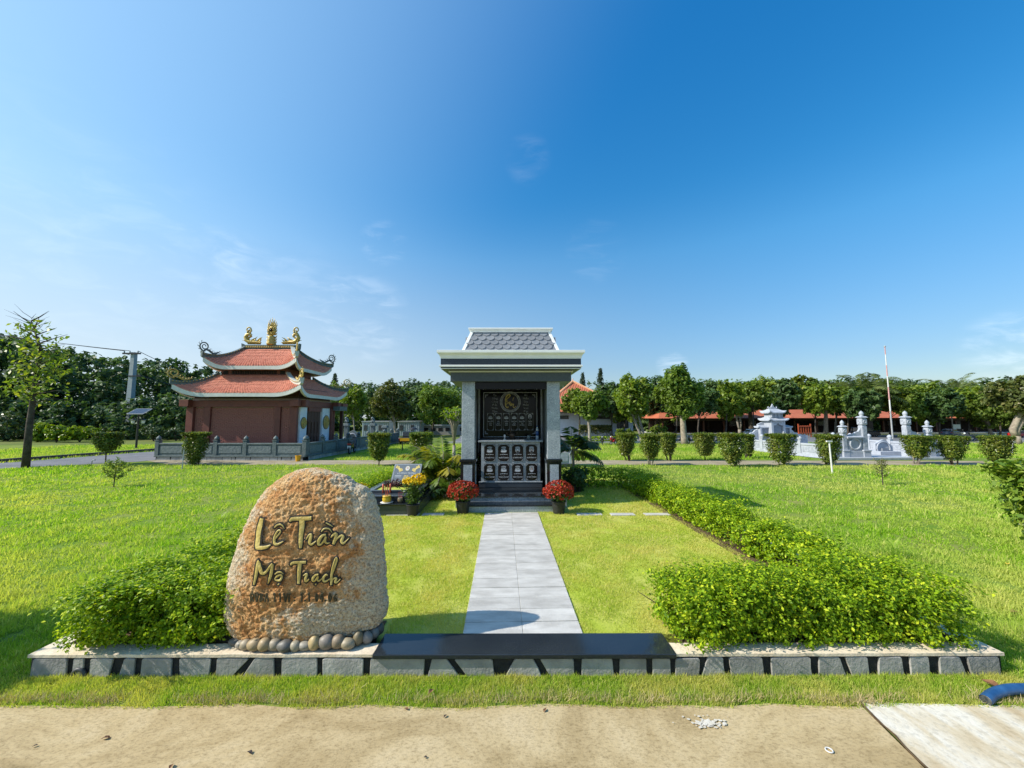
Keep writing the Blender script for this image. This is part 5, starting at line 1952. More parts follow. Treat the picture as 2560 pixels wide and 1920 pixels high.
def hip_roof(x0, x1, y0, y1, X0, X1, Y0_, Y1_, zE, lift, zT, nr, nc_f, nc_s, name_par, wallrect, orn='gold'):
    """curved hip roof: eaves rise to upturned corners, rows of lapped clay tiles, pale fascia, ridges down the hips"""
    par = tp(name_par, MB().b2(X0 + .02, X1 - .02, Y0_ + .02, Y1_ - .02, zE - .05, zT - .02), 'dark_wood')
    cs = [((x0, y0), (x1, y0), (X0, Y0_), (X1, Y0_)), ((x1, y0), (x1, y1), (X1, Y0_), (X1, Y1_)),
          ((x1, y1), (x0, y1), (X1, Y1_), (X0, Y1_)), ((x0, y1), (x0, y0), (X0, Y1_), (X0, Y0_))]
    ctr = Vector(((x0 + x1) / 2, (y0 + y1) / 2, 0))

    def S(k, u, t):
        a, b, c, d = [Vector((*q, 0)) for q in cs[k]]
        e = a.lerp(b, u)
        f = abs(2 * u - 1)
        inn = (c.lerp(d, .5) - a.lerp(b, .5))
        inn = inn.normalized()
        e = e + inn * .13 * (1 - f ** 4)
        tpnt = c.lerp(d, u)
        q = e.lerp(tpnt, t)
        fl = max(0.0, (f - .52) / .48) ** 2.2
        g = .62 * t + .38 * t ** 2.0
        z = zE + (zT - zE) * g + lift * fl * (1 - t) ** 1.6
        return Vector((q.x, q.y, z))

    def nrm(k, u, t):
        u = min(max(u, .01), .99)
        t = min(max(t, .01), .99)
        du = S(k, u + .01, t) - S(k, u - .01, t)
        dt = S(k, u, t + .01) - S(k, u, t - .01)
        n = du.cross(dt).normalized()
        return n if n.z > 0 else -n

    for k in range(4):
        nc = nc_f if k % 2 == 0 else nc_s
        # board under the tiles
        m = MB()
        nu, ntt = 28, 8
        vs_, fs = [], []
        for j in range(ntt + 1):
            for i in range(nu + 1):
                vs_.append(S(k, i / nu, j / ntt) - Vector((0, 0, .012)))
        for j in range(ntt):
            for i in range(nu):
                q = j * (nu + 1) + i
                fs.append((q, q + 1, q + nu + 2, q + nu + 1))
        m.add(vs_, fs)
        tp('roof_board', m, 'roof_clay', par)
        # tiles
        m = MB()
        for r in range(nr):
            t0, t1 = r / nr, (r + 1.25) / nr
            tt1 = min(t1, 1.0)
            for c in range(-1, nc + 1):
                u0 = (c + (.5 if r % 2 else 0)) / nc
                u1 = u0 + .96 / nc
                if u0 < 0.001:
                    u0 = 0.001
                if u1 > .999:
                    u1 = .999
                if u1 - u0 < .3 / nc:
                    continue
                um = (u0 + u1) / 2
                lo = [(u0, t0 + .22 / nr), (u0 + (u1 - u0) * .2, t0 + .05 / nr), (um, t0), (u1 - (u1 - u0) * .2, t0 + .05 / nr), (u1, t0 + .22 / nr)]
                hgt = .034 + random.uniform(0, .010)
                top = [S(k, a, b) + nrm(k, a, b) * hgt for a, b in lo]
                bot = [p - Vector((0, 0, .030)) for p in top]
                up = [S(k, u1, tt1) + nrm(k, u1, tt1) * .002, S(k, u0, tt1) + nrm(k, u0, tt1) * .002]
                m.add(top + up + bot, [(0, 1, 2, 3, 4, 5, 6), (7, 8, 1, 0), (8, 9, 2, 1), (9, 10, 3, 2), (10, 11, 4, 3)])
        tag(tp('roof_tiles', m, 'roof_clay', par), None, None, None, 'stuff')
        # fascia and soffit
        m = MB()
        n = 36
        o0 = None
        vs_, fs = [], []
        for i in range(n + 1):
            u = i / n
            p = S(k, u, 0)
            a, b, c, d = [Vector((*q, 0)) for q in cs[k]]
            inn = (c.lerp(d, .5) - a.lerp(b, .5)).normalized()
            f = abs(2 * u - 1)
            hgt = .13 + .05 * f ** 3
            edge = min(1.0, (1 - f) * 12)
            p_out = p - inn * .015
            w_ = (wallrect[0], wallrect[1]) if k % 2 == 0 else (wallrect[2], wallrect[3])
            if k % 2 == 0:
                xx = wallrect[0] + (wallrect[1] - wallrect[0]) * (u if k == 0 else 1 - u)
                wp = Vector((xx, wallrect[2] if k == 0 else wallrect[3], zE - .06))
            else:
                yy = wallrect[2] + (wallrect[3] - wallrect[2]) * (u if k == 1 else 1 - u)
                wp = Vector((wallrect[1] if k == 1 else wallrect[0], yy, zE - .06))
            vs_ += [p_out + Vector((0, 0, .012)), p_out + Vector((0, 0, -hgt)), p_out + inn * .09 + Vector((0, 0, -hgt)), p_out + inn * .09 + Vector((0, 0, -.02)), wp]
            if i:
                q = 5 * i
                for s_ in range(4):
                    fs.append((q - 5 + s_, q + s_, q + s_ + 1, q - 4 + s_))
        m.add(vs_, [f_ for i_, f_ in enumerate(fs) if i_ % 4 != 3])
        m2 = MB().add(vs_, [f_ for i_, f_ in enumerate(fs) if i_ % 4 == 3])
        tp('fascia', m, 'fascia_white', par)
        tp('soffit', m2, 'dark_wood', par)
    # hip ridges with a band of gold studs and a scroll at the tip
    for ci, k in enumerate(range(4)):
        tips = []
        m = MB()
        gold = MB()
        pts = [S(k, 0.0, t) for t in np.linspace(1, 0, 15)]
        out = (pts[-1] - pts[-2])
        out.z = 0
        out.normalize()
        pts.append(pts[-1] + out * .08 + Vector((0, 0, .06)))
        sd = out.cross(Vector((0, 0, 1)))
        vs_, fs = [], []
        for i, p in enumerate(pts):
            s = i / (len(pts) - 1)
            hh = .155 + .07 * max(0, (s - .55) / .45) ** 2
            w = .055
            b = p - Vector((0, 0, .03))
            for (e, z_) in ((-w, 0), (-w, hh * .55), (-w * 1.5, hh * .62), (-w * 1.5, hh), (w * 1.5, hh), (w * 1.5, hh * .62), (w, hh * .55), (w, 0)):
                vs_.append(b + sd * e + Vector((0, 0, z_)))
            if i:
                q = 8 * i
                for j in range(8):
                    fs.append((q - 8 + j, q - 8 + (j + 1) % 8, q + (j + 1) % 8, q + j))
            if 1 < i < len(pts) - 1:
                pm = (pts[i] + pts[i - 1]) / 2
                for e in (-1, 1):
                    gold.ball(b + sd * e * .078 + Vector((0, 0, hh * .8)), (.035, .03, .020), 6, 4)
        fs += [tuple(range(8))[::-1], tuple(range((len(pts) - 1) * 8, len(pts) * 8))]
        m.add(vs_, fs)
        hip = tp('hip_ridge', m, 'ridge_pale' if k == 1 else 'ridge_grey', par)
        tp('gold_studs', gold, 'gold_relief', hip)
        # scroll finial
        tip = pts[-1] + Vector((0, 0, .20))
        dr = out
        f = MB()
        R0 = .20
        spt = []
        for q in range(34):
            t = q / 33
            ang = -pi * .55 + t * 3.6 * pi
            rad = R0 * (1 - .80 * t)
            spt.append(tip + dr * (-.10 + rad * cos(ang)) + Vector((0, 0, .19 + rad * sin(ang))))
        f.tube(spt, [.030 - .014 * q / 33 for q in range(34)], 6)
        bp_ = [tip + dr * (-.10 - .09 * q) + Vector((0, 0, .02 + .05 * sin(q * 1.2) - .012 * q + .01)) for q in range(8)]
        f.tube(bp_, [.034, .04, .045, .042, .04, .034, .026, .008], 6)
        for q in range(7):
            c0 = bp_[min(q, 7)]
            f.tube([c0, c0 + dr * (-.04) + Vector((0, 0, .07)), c0 + dr * (-.10 - .01 * q) + Vector((0, 0, .10 - .01 * q))], [.018, .014, .004], 5)
        for q in range(5):
            a = -pi * .4 + q * .55
            c0 = tip + dr * (-.10 + R0 * cos(a)) + Vector((0, 0, .19 + R0 * sin(a)))
            f.tube([c0, c0 + dr * .05 * cos(a + .5) + Vector((0, 0, .05 * sin(a + .5))), c0 + dr * .09 * cos(a + 1.0) + Vector((0, 0, .09 * sin(a + 1)))], [.014, .012, .003], 5)
        tp('scroll_finial', f, 'gold_relief' if (orn == 'gold' or k in (1,)) else 'ridge_grey', hip)
    return par, S


# lower roof
a, b, c = Q(429.8, 965, 15.3), Q(752.7, 965, 15.3), Q(855.7, 987, 19.6)
xa, xb = a.x, b.x
UW = (Q(547.7, 930, 16.45).x, Q(720, 930, 16.45).x)
zlow_top = Q(640, 937, 16.45).z
lowr, _ = hip_roof(xa, xb, 15.3, 19.75, UW[0], UW[1], 16.45, 18.6, EZ + .13, .36, zlow_top, 13, 44, 36, 'lower_roof', (XL, XR, YW0, YW1))
zue = Q(650, 922.5, 15.95).z
m = MB().b2(UW[0] + .06, UW[1] - .06, 16.5, 18.55, zlow_top - .1, zue + .15)
cler = tp('clerestory', m, 'temple_wood')
m = MB()
for k in range(26):
    x = UW[0] + .55 + k * (UW[1] - UW[0] - 1.1) / 25
    m.b2(x - .012, x + .012, 16.455, 16.475, zlow_top + .04, zue - .02)
tag(tp('lattice', m, 'dark_wood', cler), None, None, None, 'stuff')
m = MB().b2(UW[0] + .5, UW[1] - .5, 16.48, 16.496, zlow_top + .03, zue - .01).b2(UW[0] + .15, UW[0] + .35, 16.48, 16.496, zlow_top + .03, zue - .01).b2(UW[1] - .35, UW[1] - .15, 16.48, 16.496, zlow_top + .03, zue - .01)
tp('opening_shade', m, 'opening_dark', cler)  # thin dark plates on the solid wall imitate unlit openings
a, b = Q(507.6, 904, 15.9), Q(741, 901, 15.9)
RX0, RX1 = Q(613, 873, 17.5).x, Q(735, 873, 17.5).x
zr = Q(680, 874, 17.5).z
upr, _ = hip_roof(a.x, b.x, 15.9, 19.15, RX0, RX1, 17.40, 17.62, zue + .13, .36, zr, 13, 34, 26, 'upper_roof', (UW[0], UW[1], 16.5, 18.55), 'mixed')
m = MB()
z1 = Q(680, 863, 17.5).z
xs_ = [Q(604, 870, 17.5).x, Q(612, 870, 17.5).x, Q(744, 870, 17.5).x, Q(752, 870, 17.5).x]
prof = [(xs_[0] + .03, z1 + .07), (xs_[0] + .05, zr + .02), (xs_[1], zr - .06), (xs_[2], zr - .06), (xs_[3] - .05, zr + .02), (xs_[3] - .03, z1 + .07), (xs_[2], z1), (xs_[1], z1)]
m.extr([(x, 17.42, z) for x, z in prof], (0, .18, 0))
m.extr([(x + (.08 if x < -10.4 else -.08), 17.385, z1 - .03 if z > zr + .01 else zr + .06) for x, z in ((xs_[1], z1), (xs_[1], zr), (xs_[2], zr), (xs_[2], z1))], (0, .034, 0))
ridge = tp('ridge_beam', m, 'ridge_grey', upr)
g = MB()
nst = 22
for k in range(nst):
    x = xs_[1] + .15 + k * (xs_[2] - xs_[1] - .3) / (nst - 1)
    g.extr([(x - .045, 17.383, zr + .075), (x + .02, 17.383, zr + .075), (x + .045, 17.383, z1 - .045), (x - .02, 17.383, z1 - .045)], (0, -.012, 0))
tp('gold_studs', g, 'gold_relief', ridge)
# roof dragons and the flaming sun between them
for s_, px in ((1, 614), (-1, 745)):
    d0 = Q(px, 863, 17.5)
    f = MB()
    base_z = z1 + .05
    body = [Vector((d0.x + s_ * x_, 17.5, base_z + z_)) for x_, z_ in ((.85, .03), (.65, .06), (.45, .12), (.25, .10), (.08, .18), (-.02, .36), (.06, .52), (.22, .54), (.28, .42), (.20, .34))]
    f.tube(body, [.02, .06, .09, .105, .11, .10, .09, .08, .06, .03], 9)
    spt = []
    for q in range(26):
        t = q / 25
        ang = -pi * .6 + s_ * 0 + t * 2.7 * pi
        rad = .19 * (1 - .72 * t)
        spt.append(Vector((d0.x + s_ * .12 - s_ * rad * cos(ang) * -1 * .9, 17.5, base_z + .78 + rad * sin(ang))))
    f.tube([body[5] + Vector((0, 0, .1))] + spt, [.04] + [.042 - .018 * q / 25 for q in range(26)], 7)
    for q in range(15):
        t = q / 14
        c0 = body[min(8, int(t * 8))] if q > 6 else Vector((d0.x + s_ * (.25 + .6 * t * 2), 17.5, base_z + .1))
        a_ = .5 + t * .9
        L = .22 + .10 * sin(q * 1.7)
        f.tube([c0, c0 + Vector((s_ * L * .5 * cos(a_), random.uniform(-.06, .06), L * .6)), c0 + Vector((s_ * L * cos(a_) + s_ * .05, random.uniform(-.05, .05), L * .95))], [.05, .035, .006], 5)
    for q in range(9):
        x_ = .15 + q * .08
        f.tube([(d0.x + s_ * x_, 17.5, base_z), (d0.x + s_ * (x_ + .06), 17.44, base_z + .15 - q * .008), (d0.x + s_ * (x_ + .14), 17.46, base_z + .24 - q * .02)], [.05, .04, .006], 5)
    f.tube([(d0.x - s_ * .0, 17.5, base_z + .15), (d0.x - s_ * .12, 17.5, base_z + .22), (d0.x - s_ * .2, 17.5, base_z + .19)], [.035, .02, .006], 5)
    f.v = [(d0.x + (a_ - d0.x) * .80, b_, base_z + (c_ - base_z) * .84) for a_, b_, c_ in f.v]
    tp('roof_dragon', f, 'gold_relief', upr, smooth=True)
d0 = Q(678.5, 863, 17.5)
f = MB()
bz = z1
f.lathe([(.24, .0), (.26, .06), (.20, .14), (.23, .22), (.18, .32), (.21, .42), (.15, .5)], (d0.x, 17.5, bz), 12)
f.ball((d0.x, 17.5, bz + .78), (.26, .10, .28), 14, 9)
for q in range(9):
    a_ = pi * (q + .5) / 9
    c0 = Vector((d0.x + .20 * cos(a_), 17.5, bz + .82 + .2 * sin(a_)))
    L = .30 + .22 * sin(a_) ** 3
    dv = Vector((cos(a_) * .45, 0, 1)).normalized()
    sdv = Vector((dv.z, 0, -dv.x))
    f.tube([c0 + dv * L * t + sdv * .03 * sin(t * 8 + q) for t in (0, .25, .5, .75, 1)], [.045, .05, .035, .022, .004], 6)
for q in range(10):
    sg = 1 if q % 2 else -1
    zz = bz + .1 + (q // 2) * .16
    f.tube([(d0.x + sg * .16, 17.5, zz), (d0.x + sg * .28, 17.5, zz + .03), (d0.x + sg * .33, 17.5, zz + .13)], [.05, .035, .006], 5)
for q in range(8):
    a_ = q * pi / 4
    f.tube([(d0.x + .12 * cos(a_), 17.42, bz + .78 + .12 * sin(a_)), (d0.x + .2 * cos(a_ + .4), 17.38, bz + .78 + .2 * sin(a_ + .4)), (d0.x + .24 * cos(a_ + .9), 17.42, bz + .78 + .24 * sin(a_ + .9))], [.03, .03, .008], 5)
f.v = [(d0.x + (a_ - d0.x) * .70, b_, bz + (c_ - bz) * .84) for a_, b_, c_ in f.v]
sunf = tp('flaming_sun', f, 'gold_relief', upr, smooth=True)
M('mirror_dark', (.03, .03, .035), (.02, .02, .02), 10, .08, .6, .8)
tp('mirror_disc', MB().ball((d0.x + .01, 17.40, bz + .67), (.065, .05, .065), 14, 9), 'mirror_dark', sunf, smooth=True)

# ---------------------------------------------------------------- stone fence round the temple yard
F0, F1, F2 = P(388, 1151), P(758, 1152), P(997, 1107)
M('rubble_stone', (.30, .31, .31), (.40, .40, .39), 8, .75, .25, var=.15)


def stone_fence(a, b, n, label, first_post=True):
    L = (b - a).length
    rz = atan2(b.y - a.y, b.x - a.x)
    t = thing('stone_fence', label, 'fence', a, rz, 'carved stone fences of the temple yard')
    MB().b2(0, L, .011, .17, -.03, .135).build('footing', MATS['mortar'], t, True)
    x = .02
    while x < L - .05:
        w = random.uniform(.13, .30)
        w = min(w, L - x - .01)
        sk = random.uniform(-.04, .04)
        m = MB()
        m.extr([(x + .008, .0105, .0), (x + w - .008, .0105, .0), (x + w - .008 + sk * .5, .0105, .128), (x + .008 + sk, .0105, .128)], (0, -.012, 0))
        m.build('stone', MATS['rubble_stone'], t, True)
        x += w
    MB().b2(-.05, L + .05, -.03, .21, .1355, .185).build('ledge', MATS['fence_stone'], t, True, bevel=.005)
    for k in range(n + 1):
        x = L * k / n
        if k == 0 and not first_post:
            continue
        m = MB().box((x, .09, .47), (.155, .155, .569))
        po = m.build('post', MATS['fence_stone'], t, True, bevel=.008)
        m = MB().box((x, .09, .768), (.19, .19, .025))
        m.lathe([(.05, .7805), (.085, .81), (.09, .84), (.07, .88), (.03, .92), (.006, .95)], (x, .09, 0), 10)
        m.build('post_finial', MATS['fence_stone'], po, True, bevel=.004)
    for k in range(n):
        x0, x1 = L * k / n + .079, L * (k + 1) / n - .079
        m = MB().b2(x0, x1, .045, .135, .1855, .60)
        pa = m.build('panel', MATS['fence_stone'], t, True)
        m = MB().b2(x0 + .06, x1 - .06, .032, .0445, .27, .54)
        m.build('relief', MATS['fence_relief'], pa, True, bevel=.006)
        m = MB().b2(x0, x1, .015, .165, .6005, .66)
        m.build('rail', MATS['fence_stone'], t, True, bevel=.012)
    return t


stone_fence(F0, F1, 5, 'dark green stone fence of five carved panels along the front of the temple yard')
stone_fence(F1 + (F2 - F1).normalized() * .02 + Vector((.09, .17, 0)), F2, 9, 'dark stone fence running back along the right side of the temple yard', True)
sheet('temple_yard', [(F0.x, F0.y + .2), (F1.x, F1.y + .2), (F2.x - .1, F2.y), (F0.x + .6, F2.y)], .010, 'yard_floor')
bk = thing('yellow_bucket', 'yellow plastic bucket at the right front corner of the temple fence', 'bucket', P(745, 1153.5))
M('bucket_yellow', (.68, .36, .015), (.62, .31, .012), 20, .4)
MB().lathe([(.075, 0), (.098, .205), (.106, .205), (.106, .222), (.095, .222), (.07, .012)], n=20).build('bucket_body', MATS['bucket_yellow'], bk, True, smooth=False)
MB().tube([(.1 * cos(t), -.02, .205 - .09 * sin(t)) for t in np.linspace(0, pi, 10)], .004, 5).build('handle', MATS['ceramic_white'], bk, True)

# ---------------------------------------------------------------- blue-grey stone tomb compound on the right
M('tomb_stone', (.33, .36, .41), (.40, .43, .48), 6, .6, .3, bp=.25, bscale=25, coord='World')
M('tomb_relief', (.27, .30, .35), (.38, .41, .46), 11, .65, .3, bp=.9, bscale=9, coord='World')
M('tomb_dark', (.16, .19, .23), (.22, .25, .30), 8, .6)


def ts(name, mb, parent, mat='tomb_stone', **kw):
    return mb.build(name, MATS[mat], parent, **kw)


YG = 14.52


def gate_pillar(px, ytop, label, tall):
    g_ = P(px, 1149.5)
    g_ = Vector((g_.x, YG, 0))
    k = 960 / (YG)
    w = .165 if tall else .145
    t = thing('gate_pillar', label, 'pillar', g_, 0, 'lantern topped pillars at the front of the stone tomb')
    H = Q(px, ytop, YG).z
    ts('plinth', MB().box(g_ + Vector((0, 0, .15)), (w * 1.75, w * 1.75, .30)).box(g_ + Vector((0, 0, .335)), (w * 1.95, w * 1.95, .07)), t, bevel=.02)
    hs_ = H - (.62 if tall else .56)
    sh = ts('shaft', MB().box(g_ + Vector((0, 0, (.37 + hs_) / 2)), (w * 1.15, w * 1.15, hs_ - .371)), t, bevel=.01)
    m = MB()
    for (dx_, dy_, sx, sy_) in ((0, -1, 1, 0), (-1, 0, 0, 1)):
        m.box(g_ + Vector((dx_ * w * .58, dy_ * w * .58, (.45 + hs_) / 2)), (w * .7 * sx + .012, w * .7 * sy_ + .012, (hs_ - .5) * .9))
    ts('relief', m, sh, 'tomb_relief')
    ts('collar', MB().add([g_ + Vector((a * w * q, b * w * q, z)) for z, q in ((hs_ + .0005, .58), (hs_ + .08, .42)) for a, b in ((-1, -1), (1, -1), (1, 1), (-1, 1))],
                          [(0, 1, 2, 3), (4, 5, 6, 7), (0, 1, 5, 4), (1, 2, 6, 5), (2, 3, 7, 6), (3, 0, 4, 7)]), t)
    lh = .24 if tall else .20
    la = ts('lantern', MB().box(g_ + Vector((0, 0, hs_ + .0805 + lh / 2)), (w * 1.38, w * 1.38, lh)), t, bevel=.03)
    m = MB()
    zc_ = hs_ + .0805 + lh / 2
    m.ring(g_ + Vector((0, -w * .695, zc_)), w * .30, .016, (1, 0, 0), (0, 0, 1), 16, 5)
    m.ring(g_ + Vector((-w * .695, 0, zc_)), w * .30, .016, (0, 1, 0), (0, 0, 1), 16, 5)
    ts('lantern_ring', m, la)
    z0 = hs_ + .081 + lh
    ts('lantern_roof', MB().box(g_ + Vector((0, 0, z0 + .02)), (w * 1.1, w * 1.1, .04)).box(g_ + Vector((0, 0, z0 + .0655)), (w * 1.7, w * 1.7, .05), top=(.62, .62)), t, bevel=.006)
    ts('ball_finial', MB().lathe([(w * .40, z0 + .091), (w * .46, z0 + .11), (w * .30, z0 + .125), (w * .44, z0 + .16), (w * .47, z0 + .20), (w * .34, z0 + .25), (w * .1, z0 + .29), (.004, z0 + .30)], g_, 12), t, smooth=True)
    return g_


gA = gate_pillar(2120, 1051.5, 'shorter pale stone pillar at the left end of the tomb front', False)
gB = gate_pillar(2173, 1027, 'tall lantern topped stone pillar left of the tomb entrance', True)
gC = gate_pillar(2290, 1027, 'tall lantern topped stone pillar right of the tomb entrance', True)
gD = gate_pillar(2347, 1051.5, 'shorter pale stone pillar at the right end of the tomb front', False)
sheet('tomb_yard', [(gA.x - .6, YG - .3), (gD.x + .8, YG - .3), (gD.x + .8, 20.6), (gA.x - 1.3, 20.6)], .012, 'tomb_stone')
base = thing('tomb_platform', 'low pale stone plinth carrying the front of the tomb compound', 'plinth', (gA.x, YG, 0))
ts('plinth', MB().b2(gA.x - .55, gD.x + .75, YG - .34, YG + .36, .013, .10), base, bevel=.01)
ts('footing', MB().b2(gA.x - .5, gD.x + .7, YG - .30, YG - .341 + .0, -.02, .0125), base, 'tomb_dark')


def front_wall(x0, x1, top, label, roofed=True):
    t = thing('carved_wall', label, 'stone wall', ((x0 + x1) / 2, YG, .1), 0, 'carved wall panels of the tomb front')
    ts('wall', MB().b2(x0, x1, YG - .05, YG + .05, .101, top), t)
    ts('base_block', MB().b2(x0, x1, YG - .12, YG + .12, .1012, .33), t, bevel=.012)
    w = ts('panel', MB().b2(x0 + .04, x1 - .04, YG - .065, YG - .0505, .37, top - .05), t, 'tomb_relief')
    c = Vector(((x0 + x1) / 2, YG - .08, (.37 + top) / 2))
    m = MB().ring(c, min(.2, (x1 - x0) * .33), .03, (1, 0, 0), (0, 0, .8), 18, 6)
    ts('round_relief', m, w)
    if roofed:
        ts('coping', MB().b2(x0 - .02, x1 + .02, YG - .13, YG + .13, top + .0005, top + .05).box(((x0 + x1) / 2, YG, top + .0755), ((x1 - x0) + .06, .30, .05), top=(.9, .35)), t, bevel=.006)
        m = MB()
        xm = x1 if x1 < 15 else x0
        sg = -1 if x1 < 15 else 1
        m.extr([(xm, YG - .04, top + .101), (xm + sg * .5, YG - .04, top + .101), (xm + sg * .42, YG - .04, top + .16), (xm + sg * .28, YG - .04, top + .17), (xm + sg * .22, YG - .04, top + .24), (xm + sg * .10, YG - .04, top + .26),
                (xm, YG - .04, top + .40)], (0, .08, 0))
        ts('scroll_crest', m, t)


front_wall(gA.x + .09, gB.x - .10, Q(2150, 1096, YG).z, 'carved stone wall with round relief between the two left tomb pillars')
front_wall(gC.x + .10, gD.x - .09, Q(2150, 1096, YG).z, 'carved stone wall between the two right tomb pillars')
t = thing('wing_wall', 'short stepped wing wall outside the left end pillar of the tomb', 'stone wall', (gA.x - .4, YG, 0))
m = MB().extr([(gA.x - .09, YG - .05, .101), (gA.x - .09, YG - .05, .80), (gA.x - .22, YG - .05, .72), (gA.x - .32, YG - .05, .60), (gA.x - .62, YG - .05, .55), (gA.x - .62, YG - .05, .101)], (0, .10, 0))
ts('wall', m, t)
ts('panel', MB().b2(gA.x - .58, gA.x - .17, YG - .06, YG - .0505, .16, .46), t, 'tomb_relief')
t = thing('wing_wall', 'short stepped wing wall outside the right end pillar of the tomb', 'stone wall', (gD.x + .4, YG, 0))
m = MB().extr([(gD.x + .09, YG - .05, .101), (gD.x + .09, YG - .05, .80), (gD.x + .22, YG - .05, .72), (gD.x + .32, YG - .05, .50), (gD.x + .72, YG - .05, .42), (gD.x + .72, YG - .05, .101)], (0, .10, 0))
ts('wall', m, t)
# side walls with ball-topped posts
WXL = 12.35


def yard_wall(xa, ya, xb, yb_, n, label):
    a, b = Vector((xa, ya, 0)), Vector((xb, yb_, 0))
    L = (b - a).length
    rz = atan2(b.y - a.y, b.x - a.x)
    t = thing('yard_wall', label, 'low wall', a, rz, 'low side walls of the tomb yard')
    MB().b2(0, L, -.07, .07, 0, .13).build('footing', MATS['tomb_stone'], t, True, bevel=.01)
    for k in range(n + 1):
        x = L * k / n
        po = MB().box((x, 0, .37), (.15, .15, .48)).build('post', MATS['tomb_stone'], t, True, bevel=.008)
        MB().lathe([(.06, .6105), (.085, .63), (.05, .65), (.085, .69), (.095, .73), (.07, .78), (.01, .82)], (x, 0, 0), 10).build('ball_finial', MATS['tomb_stone'], po, True, smooth=True)
    for k in range(n):
        x0, x1 = L * k / n + .076, L * (k + 1) / n - .076
        pa = MB().b2(x0, x1, -.04, .04, .131, .46).build('panel', MATS['tomb_stone'], t, True)
        MB().b2(x0 + .06, x1 - .06, .0405, .05, .19, .41).build('relief', MATS['tomb_relief'], pa, True, bevel=.004)
        MB().b2(x0, x1, -.065, .065, .4605, .54).build('rail', MATS['tomb_stone'], t, True, bevel=.01)


yard_wall(12.62, 15.0, 11.75, 19.6, 5, 'low white wall with ball topped posts on the left side of the tomb yard')
yard_wall(17.35, 15.0, 17.1, 19.6, 5, 'low white wall with ball topped posts on the right side of the tomb yard')
# tomb shrine at the back of the yard
YS = 19.6
C0 = Q(1946, 1060, YS)
sh = thing('tomb_shrine', 'pale stone shrine with two small curved roofs at the back of the tomb yard', 'shrine', (C0.x, YS, 0))
k = YS / 960.0


def zs(py):
    return Q(1946, py, YS).z


w2 = .37
ts('body', MB().b2(C0.x - w2, C0.x + w2, YS + .12, YS + .72, .013, zs(1050)), sh)
ts('side_post', MB().b2(C0.x - w2, C0.x - w2 + .12, YS, YS + .119, .013, zs(1050)), sh, bevel=.01)
ts('side_post', MB().b2(C0.x + w2 - .12, C0.x + w2, YS, YS + .119, .013, zs(1050)), sh, bevel=.01)
ts('niche', MB().b2(C0.x - w2 + .125, C0.x + w2 - .125, YS + .10, YS + .119, .5, zs(1058)), sh, 'tomb_dark')
m = MB()
xn0, xn1 = C0.x - w2 + .121, C0.x + w2 - .121
m.extr([(xn0, YS + .01, zs(1050) - .01), (xn1, YS + .01, zs(1050) - .01), (xn1, YS + .01, zs(1064)), (xn1 - .12, YS + .01, zs(1063)), (xn1 - .2, YS + .01, zs(1060)), (C0.x, YS + .01, zs(1057)), (xn0 + .2, YS + .01, zs(1060)),
        (xn0 + .12, YS + .01, zs(1063)), (xn0, YS + .01, zs(1064))], (0, .05, 0))
ts('arch_panel', m, sh)


def little_roof(par, cx, y0, y1, hw, z, h, over, hw_top, lift):
    m = MB()
    lev = []
    n = 14
    vs_, fs = [], []
    rows = 5
    for j in range(rows + 1):
        t = j / rows
        hx_ = hw + over - (hw + over - hw_top) * t
        ya, yb2 = y0 - over + (over + (y1 - y0) * .35) * t, y1 + over - (over + (y1 - y0) * .35) * t
        ring = []
        for (ax_, ay_, bx_, by_) in ((-hx_, ya, hx_, ya), (hx_, ya, hx_, yb2), (hx_, yb2, -hx_, yb2), (-hx_, yb2, -hx_, ya)):
            for i in range(n):
                u = i / n
                f = abs(2 * u - 1)
                ring.append((cx + ax_ + (bx_ - ax_) * u, ay_ + (by_ - ay_) * u, z + h * (.7 * t + .3 * t * t) + lift * max(0, (f - .5) * 2) ** 2 * (1 - t) ** 2))
        vs_ += ring
    k_ = 4 * n
    for j in range(rows):
        for i in range(k_):
            fs.append((j * k_ + i, j * k_ + (i + 1) % k_, (j + 1) * k_ + (i + 1) % k_, (j + 1) * k_ + i))
    fs.append(tuple(range(rows * k_, (rows + 1) * k_)))
    vs2 = [(a, b, c - .05) for a, b, c in vs_[:k_]]
    o = len(vs_)
    fs += [(i, (i + 1) % k_, o + (i + 1) % k_, o + i) for i in range(k_)] + [tuple(range(o, o + k_))[::-1]]
    m.add(vs_ + vs2, fs)
    return m


ts('lower_roof', little_roof(sh, C0.x, YS, YS + .72, w2, zs(1050) + .002, zs(1042) - zs(1050) + .02, .13, w2 - .02, .09), sh)
ts('upper_body', MB().b2(C0.x - .30, C0.x + .30, YS + .12, YS + .62, zs(1044), zs(1031)), sh)
m = MB()
for q in range(4):
    m.b2(C0.x - .28 + q * .18, C0.x - .25 + q * .18, YS + .06, YS + .119, zs(1043), zs(1033))
ts('balusters', m, sh)
up = ts('upper_roof', little_roof(sh, C0.x, YS + .1, YS + .62, .28, zs(1031) + .002, zs(1023) - zs(1031) + .02, .15, .24, .10), sh)
m = MB()
zt = zs(1023) + .02
m.extr([(C0.x + a, YS + .34, zt + b) for a, b in ((-.16, 0), (.16, 0), (.13, .09), (.07, .10), (.05, .17), (.02, .19), (0, .27), (-.02, .19), (-.05, .17), (-.07, .10), (-.13, .09))], (0, .08, 0))
for sg in (-1, 1):
    m.tube([(C0.x + sg * .12, YS + .38, zt), (C0.x + sg * .19, YS + .38, zt + .02), (C0.x + sg * .23, YS + .38, zt + .08), (C0.x + sg * .21, YS + .38, zt + .13)], [.035, .04, .035, .02], 6)
ts('roof_crest', m, up)
